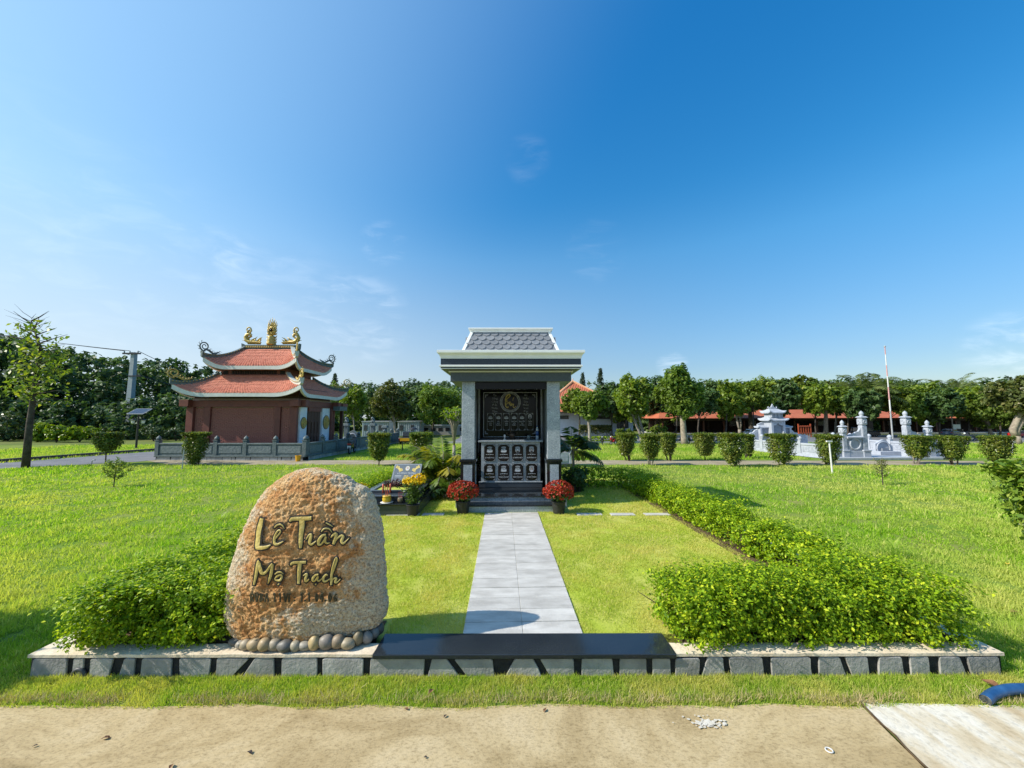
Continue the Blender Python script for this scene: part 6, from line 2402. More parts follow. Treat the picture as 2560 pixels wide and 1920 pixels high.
for sg, lab in ((-1, 'left'), (1, 'right')):
    x0, x1 = C0.x + sg * (w2 + .003), C0.x + sg * (w2 + .46)
    wl = ts('wing', MB().b2(x0, x1, YS + .3, YS + .5, .013, zs(1068)), sh)
    ts('wing_panel', MB().b2(x0 + sg * .06, x1 - sg * .12, YS + .285, YS + .2995, .25, zs(1072)), wl, 'tomb_dark')
    ts('wing_post', MB().b2(x1 - sg * .001, x1 - sg * .1, YS + .2, YS + .2995, .013, zs(1068)), wl, bevel=.01)
    xs2 = (min(x0, x1) + max(x0, x1)) / 2
    ts('wing_roof', little_roof(sh, xs2, YS + .3, YS + .5, .21, zs(1068) + .002, .10, .10, .15, .05), sh)
    ts('back_step', MB().extr([(x0, YS + .55, zs(1068)), (x1 - sg * .1, YS + .55, zs(1068)), (x1 - sg * .12, YS + .55, zs(1061)), (x0 + sg * .1, YS + .55, zs(1056)), (x0, YS + .55, zs(1056))], (0, .1, 0)), sh)
    cw = thing('curved_wall', 'pale carved wall sweeping down from the %s wing of the tomb shrine' % lab, 'stone wall', (x1, YS, 0), 0, 'carved sweeping walls beside the tomb shrine')
    L = .95
    m = MB()
    top = [(x1 + sg * L * t, zs(1072) - (zs(1072) - zs(1090)) * (1 - (1 - t) ** 2.2) + (.03 if int(t * 8) % 2 else 0)) for t in np.linspace(0, 1, 17)]
    m.extr([(x1 + sg * .002, YS + .36, .013)] + [(a, YS + .36, b) for a, b in top] + [(x1 + sg * L, YS + .36, .013)], (0, .12, 0))
    wll = ts('wall', m, cw)
    m = MB()
    m.extr([(x1 + sg * .08, YS + .345, .3)] + [(a + sg * .02, YS + .345, b - .12) for a, b in top[1:-2]] + [(x1 + sg * (L - .08), YS + .345, .3)], (0, .0145, 0))
    pn = ts('relief', m, wll, 'tomb_relief')
    m = MB()
    for q in range(9):
        cx = x1 + sg * (.15 + .65 * random.random())
        cz = .35 + random.random() * .35
        m.ring((cx, YS + .343, cz), .06, .018, (1, 0, 0), (0, 0, 1), 10, 5)
    ts('cloud_carving', m, pn)
# altar stone inside
t = thing('altar_stone', 'grey arched altar stone just inside the tomb entrance, beside the tall left pillar', 'altar', (14.9, 16.2, .012))
ax0, ax1 = Q(2190, 1130, 16.2).x, Q(2233, 1130, 16.2).x
w_ = (ax1 - ax0) / 2
cx = (ax0 + ax1) / 2
ts('slab', MB().b2(cx - w_ - .1, cx + w_ + .1, 15.9, 16.6, .013, .16), t, bevel=.01)
zt = Q(2205, 1099, 16.2).z
m = MB().extr([(cx - w_, 16.2, .161), (cx + w_, 16.2, .161), (cx + w_, 16.2, zt * .6), (cx + w_ * .55, 16.2, zt * .75), (cx + w_ * .35, 16.2, zt * .92), (cx, 16.2, zt), (cx - w_ * .35, 16.2, zt * .92), (cx - w_ * .7, 16.2, zt * .8), (cx - w_, 16.2, zt * .72)], (0, .12, 0))
b_ = ts('headstone', m, t)
m = MB().ring((cx - .05, 16.18, zt * .42), w_ * .75, .025, (1, 0, 0), (0, 0, 1), 20, 6)
ts('arch_relief', m, b_)
ts('offering_niche', MB().b2(cx - .16, cx + .1, 16.12, 16.19, .161, .28), t, 'tomb_dark')

# ---------------------------------------------------------------- trees and shrubs
leafmat('tree_leaf', (.075, .15, .026), (.17, .26, .04), (.34, .40, .08), .42, .5, .3, .5, (.17, .20, .025), .35)
leafmat('tree_leaf_yellow', (.11, .19, .024), (.23, .31, .035), (.42, .42, .06), .40, .45, .35)
leafmat('tree_leaf_dark', (.045, .095, .028), (.095, .16, .045), (.17, .23, .08), .30, .4, .35)
leafmat('tree_leaf_brown', (.07, .10, .026), (.14, .16, .04), (.24, .20, .07), .30, .4, .4)
leafmat('forest_leaf', (.035, .078, .038), (.085, .148, .062), (.17, .25, .11), .32, .55, .25)
leafmat('grove_leaf', (.055, .105, .035), (.12, .19, .06), (.22, .29, .11), .35, .55, .25)  # lightened leaf green, some distance haze painted in
leafmat('far_leaf', (.07, .12, .075), (.12, .18, .11), (.18, .25, .15), .25, .6, .2)  # distance haze painted in as a paler, bluer leaf green
leafmat('conifer_leaf', (.05, .085, .06), (.09, .13, .10), (.14, .18, .14), .25, .6, .2)
leafmat('topiary_leaf', (.06, .115, .014), (.15, .22, .025), (.36, .38, .07), .36, .38, .4, .32, (.20, .15, .03), 2.2)
leafmat('near_leaf', (.08, .16, .02), (.22, .32, .04), (.45, .50, .10), .36, .35, .4)
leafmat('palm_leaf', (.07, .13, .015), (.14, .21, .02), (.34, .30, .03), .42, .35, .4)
leafmat('palm_leaf_shaded', (.03, .07, .02), (.06, .11, .025), (.10, .15, .03), .35, .35, .4)  # palm leaf darkened: the shade beside the shrine is put into its colour
leafmat('date_leaf', (.09, .13, .03), (.15, .19, .05), (.22, .24, .07), .35, .5, .3)
leafmat('shrub_bright', (.14, .24, .012), (.25, .34, .02), (.36, .40, .05), .4)
leafmat('shrub_pink', (.07, .12, .03), (.14, .16, .04), (.34, .13, .09), .3)
leafmat('shrub_blue', (.05, .09, .035), (.09, .14, .06), (.14, .20, .09), .3)
M('bark_grey', (.20, .175, .15), (.32, .29, .25), 9, .9, .15, bp=.6, bscale=18)
M('bark_dark', (.05, .042, .035), (.10, .085, .07), 9, .9, .15, bp=.6, bscale=18)
M('bark_pale', (.36, .31, .24), (.22, .18, .14), 7, .9, .15, bp=.5, bscale=16)
M('metal_grey', (.30, .32, .33), (.38, .40, .41), 9, .5, .5)
M('black_metal', (.014, .015, .016), (.022, .023, .024), 12, .45, .5)


def crown_blobs(c, rx, ry, rz, r_, k=9):
    out = [(c.x, c.y, c.z, rx * .62, ry * .62, rz * .66)]
    for q in range(k):
        d = r_.normal(size=3)
        d /= np.linalg.norm(d)
        f = .62
        s = r_.uniform(.26, .44)
        out.append((c.x + d[0] * rx * f, c.y + d[1] * ry * f, c.z + d[2] * rz * f, rx * s, ry * s, rz * s * 1.05))
    return out


def tree_px(name, label, bx, by, x0, x1, y0, y1, n=2600, leaf=.22, mat='tree_leaf', bark='bark_grey', r=.10, seed=1, group=None, k=9, fork=False, lean=0.0, inner=.4, sy_=.85, at_y=None):
    """a tree standing where its foot is seen, its crown as wide and as high as it shows at that distance"""
    r_ = np.random.default_rng(seed)
    if at_y is None:
        b = P(bx, by)
    else:
        q = Q(bx, by, at_y)
        b = Vector((q.x, at_y, 0))
    Y = b.y
    c = Q((x0 + x1) / 2, (y0 + y1) / 2, Y)
    sc = Y / 960.0
    rx, rz = (x1 - x0) / 2 * sc * 1.12, (y1 - y0) / 2 * sc * 1.08
    t = thing(name, label, 'tree', b, 0, group)
    cl = c - b
    blobs = crown_blobs(cl, rx, rx * sy_, rz, r_, k)
    Pn, Nn, Tn = blob_points(blobs, int(n * 1.7), r_, 9, .26, inner)
    Tn = np.clip(Tn * .6 + .4 * r_.random(len(Tn)), 0, 1)
    link('crown', leaf_mesh('crown', Pn, leaf, r_, N=Nn, out=.4, up=.45, tint=Tn, droop=.25), MATS[mat], t)
    m = MB()
    p0 = Vector((0, 0, -.03))
    p1 = Vector((cl.x * .25 + lean, r_.normal() * .05, max(.2, (cl.z - rz) * .6)))
    p2 = Vector((cl.x * .8, cl.y * .8, cl.z - rz * .35))
    p3 = Vector((cl.x, cl.y, cl.z + rz * .35))
    if fork:
        m.tube([p0, Vector((0, 0, p1.z * .5))], [r * 1.25, r * 1.05], 8)
        for s in (-1, 1):
            m.tube([Vector((0, 0, p1.z * .45)), Vector((s * .12, 0, p1.z * .9)), Vector((s * .22 + cl.x, 0, p2.z)), p3 + Vector((s * .4, 0, 0))], [r * .85, r * .75, r * .6, r * .15], 7)
    else:
        m.tube([p0, p0.lerp(p1, .5) + Vector((r_.normal() * .02, 0, 0)), p1, p2, p3], [r * 1.3, r * 1.02, r * .95, r * .7, r * .15], 9)
    for q in blobs[1:]:
        e = Vector(q[:3])
        s0 = p1.lerp(p2, r_.uniform(.3, 1.0))
        m.tube([s0, s0.lerp(e, .55) + Vector((0, 0, -.05)), e], [r * .42, r * .28, r * .06], 5)
    link('trunk', m.mesh('trunk'), MATS[bark], t, smooth=True)
    return t


G1 = 'trees along the parking road'
TR = [
    ('second tree left of the shrine beyond the road, yellow green crown', 889, 1087, 848, 914, 958, 1064, 2400, .24, 'tree_leaf_yellow', 'bark_grey', .07),
    ('broad brownish green tree with pale trunk between temple and shrine', 990, 1093, 930, 1030, 946, 1056, 3600, .24, 'tree_leaf_brown', 'bark_pale', .11),
    ('full green tree close to the left side of the shrine', 1077, 1089, 1033, 1152, 952, 1066, 3800, .26, 'tree_leaf', 'bark_dark', .09),
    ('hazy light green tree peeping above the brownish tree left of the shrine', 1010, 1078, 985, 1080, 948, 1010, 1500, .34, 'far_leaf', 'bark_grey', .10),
    ('small dark tree at the right edge of the temple yard', 925, 1084, 900, 960, 975, 1055, 1800, .24, 'tree_leaf_dark', 'bark_dark', .07),
    ('feathery tree directly behind the temple right roof corner', 835, 1078, 800, 862, 950, 1040, 1800, .26, 'tree_leaf', 'bark_grey', .09),
    ('first tree right of the shrine, slim grey trunk with broad leaves', 1477, 1109, 1412, 1520, 970, 1050, 2900, .23, 'tree_leaf', 'bark_grey', .10),
    ('dark tree with a crooked black trunk before the white building', 1546, 1092, 1498, 1566, 972, 1048, 2200, .24, 'tree_leaf', 'bark_dark', .09),
    ('tall tree with twin grey trunks right of the white building', 1604, 1103, 1526, 1634, 928, 1058, 4200, .24, 'tree_leaf_yellow', 'bark_grey', .12),
    ('tallest tree of the parking row with a thick peeling trunk', 1712, 1111, 1636, 1768, 921, 1052, 5200, .23, 'tree_leaf', 'bark_pale', .18),
    ('very dark tree filling the gap behind the tall twin trunk tree', 1645, 1083, 1588, 1700, 944, 1062, 3200, .32, 'tree_leaf_dark', 'bark_dark', .12),
    ('forked grey tree in front of the dark pavilion', 1850, 1087, 1788, 1892, 958, 1040, 2900, .28, 'tree_leaf', 'bark_grey', .13),
    ('dark tree over the left half of the dark pavilion', 1772, 1082, 1722, 1806, 950, 1045, 2600, .32, 'tree_leaf_dark', 'bark_dark', .12),
    ('bright leafy tree behind the small tomb shrine', 1912, 1078, 1866, 1984, 944, 1022, 3200, .32, 'tree_leaf_yellow', 'bark_grey', .12),
    ('tall narrow tree rising above the row right of the tomb shrine', 2006, 1078, 1972, 2042, 929, 1020, 2400, .32, 'tree_leaf', 'bark_grey', .12),
    ('tree with a scaly pale trunk between tomb shrine and gate pillars', 2066, 1090, 2018, 2110, 948, 1042, 2700, .28, 'tree_leaf', 'bark_pale', .16),
    ('slim tree just right of the scaly trunk tree', 2086, 1088, 2056, 2136, 955, 1038, 1700, .28, 'tree_leaf_brown', 'bark_grey', .08),
    ('large leaved bright tree above the right tall gate pillar', 2318, 1088, 2246, 2388, 948, 1058, 4400, .30, 'tree_leaf_yellow', 'bark_dark', .14),
    ('drooping leafy tree behind the rightmost gate pillar', 2478, 1093, 2398, 2534, 996, 1068, 2800, .28, 'tree_leaf', 'bark_pale', .12),
    ('big tree at the right edge of the photo with a pale forked trunk', 2541, 1111, 2478, 2660, 934, 1040, 4600, .24, 'tree_leaf_brown', 'bark_pale', .20),
    ('hazy tree behind between the two right end trees', 2440, 1076, 2385, 2500, 955, 1020, 1900, .36, 'tree_leaf_yellow', 'bark_grey', .12),
    ('dense tree behind the date palm', 2215, 1077, 2120, 2270, 950, 1030, 3200, .36, 'tree_leaf', 'bark_dark', .14),
    ('small round tree left of the white building roof', 1425, 1078, 1396, 1470, 975, 1025, 1600, .28, 'tree_leaf_dark', 'bark_dark', .1),
]
for i, a in enumerate(TR):
    tree_px('broadleaf_tree', *a, seed=100 + i, group=G1, fork=('fork' in a[0] or 'twin' in a[0]), lean=(.12 if 'crooked' in a[0] else 0))

FILL = [(1448, 1084, 1402, 1500, 968, 1036), (1530, 1084, 1490, 1570, 962, 1040), (1560, 1082, 1520, 1610, 955, 1050), (1690, 1080, 1640, 1750, 940, 1048), (1745, 1084, 1700, 1800, 962, 1046), (1815, 1082, 1770, 1865, 952, 1040), (1885, 1079, 1835, 1930, 955, 1030),
        (1950, 1078, 1905, 2005, 948, 1035), (2040, 1079, 1990, 2085, 955, 1036), (2120, 1080, 2075, 2165, 958, 1036), (2150, 1082, 2105, 2200, 965, 1040), (2225, 1080, 2180, 2280, 955, 1032),
        (2265, 1082, 2220, 2315, 968, 1042), (2350, 1082, 2300, 2400, 958, 1050), (2420, 1080, 2370, 2475, 962, 1056), (2500, 1082, 2450, 2550, 955, 1045), (2590, 1085, 2540, 2650, 950, 1050)]
for i, (bx, by, x0, x1, y0, y1) in enumerate(FILL):
    by += 12
    y1 += 7
    tree_px('broadleaf_tree', 'green shade tree of the back row before the orange roofs, %s from the shrine' % ORD[i], bx, by, x0, x1, y0, y1, 2300, .30, ('tree_leaf', 'tree_leaf_dark', 'tree_leaf_yellow')[i % 3],
            'bark_dark', .06, seed=400 + i, group='back row of shade trees', k=11)


def conifer(label, bx, by, x0, x1, y0, seed):
    r_ = np.random.default_rng(seed)
    b = P(bx, by)
    H = Q(bx, y0, b.y).z
    W = (x1 - x0) / 2 * b.y / 960
    t = thing('conifer_tree', label, 'tree', b, 0, 'conifers behind the white building')
    pts = []
    for k in range(26):
        z = H * (.25 + .73 * k / 25)
        rr = W * (1 - (k / 25)) ** .8 * r_.uniform(.75, 1.15) + .08
        for a in range(7):
            th = r_.random() * 6.28
            for s in np.linspace(.1, 1, 12):
                pts.append((rr * s * cos(th) + r_.normal() * .08, rr * s * sin(th) + r_.normal() * .08, z - .15 * s + r_.normal() * .06))
    Pn = np.array(pts)
    link('crown', leaf_mesh('crown', Pn, .34, r_, out=.1, aspect=.32), MATS['conifer_leaf'], t)
    link('trunk', MB().tube([(0, 0, -.02), (0, 0, H * .6), (0, 0, H)], [.16, .1, .02], 7).mesh('trunk'), MATS['bark_dark'], t)


conifer('smaller slender conifer standing just right of the shrine roof', 1459, 1071, 1444, 1474, 931, 5)
conifer('taller spruce like conifer between shrine and twin trunk tree', 1504, 1071, 1482, 1528, 919, 6)
conifer('grey green conifer behind the right end of the temple roof', 833, 1071, 812, 856, 932, 7)

# the dense rubber wood on the left and the far woods
r_ = np.random.default_rng(77)


def wood(name, label, prof, Y0, Y1, step, n, leaf, mat, seed, wid, zlow=0.0):
    r_ = np.random.default_rng(seed)
    blobs = []
    px = prof[0][0]
    while px < prof[-1][0]:
        ytop = np.interp(px, [q[0] for q in prof], [q[1] for q in prof]) + r_.uniform(-3, 11)
        Y = r_.uniform(Y0, Y1)
        top = Q(px, ytop, Y)
        s = wid * r_.uniform(.75, 1.3)
        z = top.z - s * .8
        while z > zlow:
            blobs.append((top.x + r_.normal() * s * .3, Y + r_.normal() * s * .4, z, s, s, s * .85))
            z -= s * 1.25
        px += step * r_.uniform(.6, 1.4)
    Pn, Nn, Tn = blob_points(blobs, n, r_, 12, .30, .55)
    o = link(name, leaf_mesh(name, Pn, leaf, r_, N=Nn, out=.45, up=.5, tint=np.clip(Tn * .7 + .3 * r_.random(len(Tn)), 0, 1), droop=.3), MATS[mat])
    return tag(o, label, None, None, 'stuff')


wood('rubber_wood', 'dark dense rubber wood beyond the road on the left', [(-460, 820), (0, 838), (60, 835), (140, 872), (210, 882), (300, 893), (360, 902), (440, 898), (500, 915), (560, 935), (640, 948), (760, 968)],
     33, 42, 15, 62000, .46, 'forest_leaf', 3, 1.25)
wood('wood_edge', 'dark undergrowth along the foot of the rubber wood', [(-460, 985), (0, 990), (150, 1000), (300, 1002), (420, 985), (520, 990), (620, 1010)], 30, 33, 16, 26000, .34, 'forest_leaf', 4, .8)
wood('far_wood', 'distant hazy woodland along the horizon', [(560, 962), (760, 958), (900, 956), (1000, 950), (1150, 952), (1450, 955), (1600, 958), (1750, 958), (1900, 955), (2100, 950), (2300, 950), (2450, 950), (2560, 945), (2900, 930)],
     85, 110, 11, 60000, .95, 'far_leaf', 5, 2.6)
wood('grove', 'dense green grove standing behind the parking road buildings', [(560, 985), (800, 975), (1000, 968), (1160, 965), (1400, 985), (1500, 968), (1600, 952), (1700, 950), (1800, 955), (1900, 952), (2050, 950), (2200, 952), (2350, 955), (2560, 950), (2900, 940)],
     43, 50, 16, 60000, .50, 'grove_leaf', 16, 1.7, 1.0)
wood('mid_wood', 'dark shrubbery behind the parking road buildings', [(780, 1040), (1000, 1035), (1160, 1030), (1400, 1035), (1600, 1020), (1760, 1020), (2000, 1010), (2300, 1000), (2560, 1010), (2800, 1000)],
     46, 52, 15, 26000, .55, 'tree_leaf_dark', 6, 1.4)


def shrub(label, x0, x1, y0, y1, n, leaf, mat, seed, name='garden_shrub', group=None, cat='shrub', flat=.0, at_y=None, k=7):
    r_ = np.random.default_rng(seed)
    b = P((x0 + x1) / 2, y1) if at_y is None else Vector((Q((x0 + x1) / 2, y1, at_y).x, at_y, 0))
    Y = b.y
    sc = Y / 960
    rx = (x1 - x0) / 2 * sc
    H = Q((x0 + x1) / 2, y0, Y).z
    t = thing(name, label, cat, b, 0, group)
    blobs = crown_blobs(Vector((0, 0, H * .5)), rx, rx * .9, H * .52, r_, k)
    Pn, Nn, Tn = blob_points(blobs, n, r_, 7, .25, .5)
    ok = Pn[:, 2] > .01
    link('foliage', leaf_mesh('foliage', Pn[ok], leaf, r_, N=Nn[ok], out=.5, up=.4, tint=np.clip(Tn[ok] * .6 + .4 * r_.random(ok.sum()), 0, 1)), MATS[mat], t)
    m = MB()
    for q in range(5):
        a = q * 1.3
        m.tube([(0, 0, -.05), (.02 * cos(a), .02 * sin(a), .02), (rx * .3 * cos(a), rx * .3 * sin(a), H * .4), (rx * .5 * cos(a), rx * .5 * sin(a), H * .7)], [.04, .03, .022, .008], 5)
    link('stems', m.mesh('stems'), MATS['bark_dark'], t)
    return t


shrub('big variegated shrub at the left edge behind the young tree', -40, 78, 1030, 1102, 2600, .20, 'shrub_blue', 1)
for i, (x0, x1, y0, y1, lab) in enumerate(((70, 120, 1050, 1104, 'left'), (112, 170, 1056, 1105, 'middle'), (160, 238, 1062, 1104, 'right'))):
    shrub('bright yellow green leafy shrub, %s of the three before the wood on the left' % lab, x0, x1, y0, y1, 1500, .20, 'shrub_bright', 20 + i, group='yellow green shrubs before the wood')
shrub('round pink tipped shrub before the dark wood on the left', 198, 286, 1041, 1092, 2200, .16, 'shrub_pink', 3)
shrub('round blue green shrub right of the solar lamp', 354, 414, 1056, 1102, 1700, .15, 'shrub_blue', 4, group='round clipped shrubs left of the temple')
shrub('round blue green shrub beside the temple left corner', 410, 470, 1057, 1101, 1700, .15, 'shrub_blue', 5, group='round clipped shrubs left of the temple')
shrub('rounded blue green shrub topping the other two beside the temple', 436, 482, 1047, 1092, 1300, .16, 'shrub_blue', 6, group='round clipped shrubs left of the temple')
shrub('dark round shrub between pink shrub and solar lamp', 284, 334, 1047, 1096, 1500, .17, 'forest_leaf', 7)
for i, (x0, x1, lab) in enumerate(((1536, 1566, 'under the white building window'), (1560, 1590, 'at the right corner of the white building'), (1610, 1680, 'left of the peeling trunk'))):
    shrub('low leafy garden shrub ' + lab, x0, x1, 1068 if i < 2 else 1062, 1098, 700, .2, 'tree_leaf', 40 + i, group='low shrubs before the buildings')
t = hedge('low clipped hedge across the road in front of the white building', [(P(1430, 1106).x, 25.5), (P(1590, 1106).x, 25.4)], .5, .30, 3600, .10, 0.0, .15, 9)

# clipped bushes along the garden path
TOP = [
    (1571, 1152, 1541, 1587, 1086, 1138, 'first clipped bush right of the shrine along the path'),
    (1625, 1163, 1599, 1650, 1089, 1145, 'bare stemmed clipped bush, second right of the shrine'),
    (1674, 1152, 1648, 1690, 1086, 1137, 'slim clipped bush with brownish left edge, third right of the shrine'),
    (1765, 1151, 1731, 1788, 1086, 1138, 'vase shaped clipped bush standing alone below the peeling trunk tree'),
    (1837, 1167, 1794, 1862, 1087, 1158, 'wide square topped bush at the left end of the tomb yard wall'),
    (1868, 1146, 1852, 1884, 1089, 1138, 'narrow clipped bush half hidden behind the wide square topped bush'),
    (1956, 1163, 1914, 1988, 1088, 1156, 'cube shaped clipped bush in front of the small tomb shrine'),
    (2068, 1162, 2037, 2100, 1090, 1156, 'clipped bush behind the white stake left of the gate pillars'),
    (2292, 1160, 2254, 2330, 1092, 1144, 'clipped bush with pale bare stems before the tall right gate pillar'),
    (2385, 1162, 2337, 2416, 1093, 1148, 'brownish clipped bush before the rightmost gate pillar'),
    (2491, 1160, 2449, 2530, 1092, 1158, 'bulky clipped bush right of the tomb compound'),
    (490, 1163, 461, 522, 1084, 1160, 'dark glossy clipped bush before the temple fence'),
    (265, 1161, 238, 306, 1084, 1128, 'flat topped clipped bush on one thin stem beside the asphalt road'),
    (946, 1164, 922, 976, 1086, 1150, 'clipped bush on one stem midway between temple and shrine'),
    (1062, 1162, 1024, 1083, 1084, 1150, 'clipped bush partly hidden by the yellow palm left of the shrine'),
]


def topiary(bx, by, x0, x1, y0, y1, label, seed, n=5000, leaf=.060, at=None, mat='topiary_leaf'):
    r_ = np.random.default_rng(seed)
    b = P(bx, by) if at is None else at
    Y = b.y
    sc = Y / 960
    c0 = Q((x0 + x1) / 2, y0, Y)
    H, zl = c0.z, max(.06, Q((x0 + x1) / 2, y1, Y).z)
    hw = (x1 - x0) / 2 * sc / (1 + (.42 * min(1.4, abs((x0 + x1) / 2 - 1256) / 960) if at is None else 0))
    cx = c0.x - b.x
    t = thing('clipped_bush', label, 'bush', b, 0, 'clipped bushes along the garden path')
    k = n // 3
    u = r_.random(k) ** .75
    z = zl + (H - zl) * u
    th = r_.random(k) * 2 * pi
    wob = np.array([noise.noise((cos(a) * 1.6 + seed, sin(a) * 1.6, zz * 2.5)) for a, zz in zip(th, z)])
    prof_ = (.42 + .58 * np.clip(u / .50, 0, 1) ** .7) * (1 + .13 * wob)
    sq = 1 / np.maximum(np.abs(np.cos(th)), np.abs(np.sin(th))) ** .95
    rr = hw * prof_ * np.minimum(sq, 1.30) * (1 - .6 * r_.random(k) ** 1.8) * .86
    C1 = np.stack([cx + rr * np.cos(th), rr * np.sin(th), z], 1)
    N1 = np.stack([np.cos(th), np.sin(th), .1 + 0 * th], 1)
    k2 = n // 5
    x = r_.uniform(-1, 1, (k2, 2)) * hw * .90
    C2 = np.stack([cx + x[:, 0], x[:, 1], H - .03 * r_.random(k2)], 1)
    N2 = np.tile([0, 0, 1.0], (k2, 1))
    C = np.concatenate([C1, C2])
    N = np.concatenate([N1, N2])
    idx = np.repeat(np.arange(len(C)), 3)
    C = C[idx] + r_.normal(size=(len(idx), 3)) * leaf * .45
    link('foliage', leaf_mesh('foliage', C, leaf, r_, N=N[idx], out=.5, up=.25, aspect=.55), MATS[mat], t)
    m = MB()
    for q in range(5 if 'one' not in label else 1):
        a = q * 1.9 + seed
        e = .02 if 'one' in label else .07
        m.tube([(e * cos(a), e * sin(a), -.02), (cx * .5 + e * 1.5 * cos(a), e * 1.5 * sin(a), zl * .7 + .05), (cx + hw * .45 * cos(a), hw * .45 * sin(a), zl + (H - zl) * .5)], [.022, .018, .010], 6)
        for w in range(3):
            a2 = a + w
            m.tube([(cx + e * 1.5 * cos(a), e * 1.5 * sin(a), zl * .8), (cx + hw * .5 * cos(a2), hw * .5 * sin(a2), zl + (H - zl) * .45)], [.012, .006], 5)
    link('stems', m.mesh('stems'), MATS['bark_grey' if 'pale' in label or 'bare' in label else 'bark_dark'], t, smooth=True)


for i, a in enumerate(TOP):
    topiary(*a, seed=200 + i)
topiary(2640, 1500, 2590, 2880, 1178, 1500, 'large near clipped bush with broad glossy leaves cut by the right edge', 300, 7500, .08, Vector((5.95, 4.05, 0)), 'near_leaf')
topiary(-760, 1600, -960, -560, 1100, 1600, 'clipped bush just past the left edge whose shadow falls beside the kerb', 301, 4200, .085, Vector((-4.80, 2.66, 0)))


def seedling(bx, by, x0, x1, y0, label, n, leaf, mat, seed):
    r_ = np.random.default_rng(seed)
    b = P(bx, by)
    sc = b.y / 960
    H = Q(bx, y0, b.y).z
    W = (x1 - x0) / 2 * sc
    t = thing('young_shrub', label, 'young shrub', b)
    m = MB()
    C = []
    m.tube([(0, 0, -.02), (.01, 0, H * .5), (.03, 0, H * .95)], [.012, .009, .003], 6)
    for k in range(16):
        z = H * (.25 + .65 * k / 16)
        a = k * 2.4
        L = W * (1.05 - .6 * abs(k / 16 - .35)) * r_.uniform(.6, 1.1)
        e = Vector((L * cos(a), L * sin(a), z + L * .55))
        m.tube([(0, 0, z), (e.x * .6, e.y * .6, z + L * .2), e], [.006, .004, .001], 4)
        for q in range(n // 16):
            s = r_.uniform(.35, 1.05)
            C.append([e.x * s + r_.normal() * .025, e.y * s + r_.normal() * .025, z + (e.z - z) * s + r_.normal() * .025])
    link('foliage', leaf_mesh('foliage', np.array(C), leaf, r_, out=.2, aspect=.4), MATS[mat], t)
    link('stems', m.mesh('stems'), MATS['bark_dark'], t)


seedling(284, 1217, 256, 316, 1150, 'small upright young shrub standing in the left lawn', 900, .05, 'tree_leaf', 1)
seedling(2207, 1213, 2186, 2222, 1142, 'thin wispy young shrub standing in the right lawn', 260, .05, 'tree_leaf_brown', 2)

# tall young tree on the left
r_ = np.random.default_rng(9)
b = P(64, 1169)
t = thing('young_tree', 'tall slim young tree with bare top twigs beside the asphalt road on the left', 'tree', b)
top = Q(78, 776, b.y) - b
crown_z = [(Q(70, y, b.y) - b).z for y in (990, 960, 920, 880, 840, 810)]
m = MB()
tr = [Vector((0, 0, -.03)), Vector((-.02, 0, top.z * .25)), Vector((.02, 0, top.z * .5)), Vector((.09, 0, top.z * .75)), Vector((top.x * .9, 0, top.z * .93))]
m.tube(tr, [.105, .085, .065, .045, .012], 9)
Cl = []
lv_ = np.linspace(top.z * .40, top.z * .93, 30)
for i, z in enumerate(lv_):
    f = (z - lv_[0]) / (lv_[-1] - lv_[0])
    L = (1.25 - .35 * f) * r_.uniform(.45, 1.0)
    a = i * 2.39
    x0_ = np.interp(z, [q.z for q in tr], [q.x for q in tr])
    e = Vector((x0_ + L * cos(a), L * .8 * sin(a), z + .12 + .25 * f))
    mid_ = Vector((x0_ + L * .5 * cos(a), L * .4 * sin(a), z + .16))
    m.tube([(x0_, 0, z), mid_, e], [.025, .014, .004], 5)
    if f < .93:
        for q in range((44 if f < .6 else 22) if i % 3 else 14):
            s = r_.uniform(.12, 1.05)
            Cl.append([x0_ + L * s * cos(a) + r_.normal() * .15, L * s * .8 * sin(a) + r_.normal() * .15, z + .13 + r_.normal() * .13 - .05])
for i in range(12):
    a = i * 2.1
    z = top.z * (.86 + .10 * i / 12)
    x0_ = np.interp(z, [q.z for q in tr], [q.x for q in tr])
    L = r_.uniform(.22, .6)
    m.tube([(x0_, 0, z), (x0_ + L * .5 * cos(a), L * .5 * sin(a), z + .14), (x0_ + L * cos(a), L * sin(a), z + .2 + .25 * r_.random())], [.009, .006, .002], 4)
link('trunk', m.mesh('trunk'), MATS['bark_dark'], t, smooth=True)
link('crown', leaf_mesh('crown', np.array(Cl), .17, r_, out=.1, up=.5, droop=.5, aspect=.45), MATS['tree_leaf_yellow'], t)


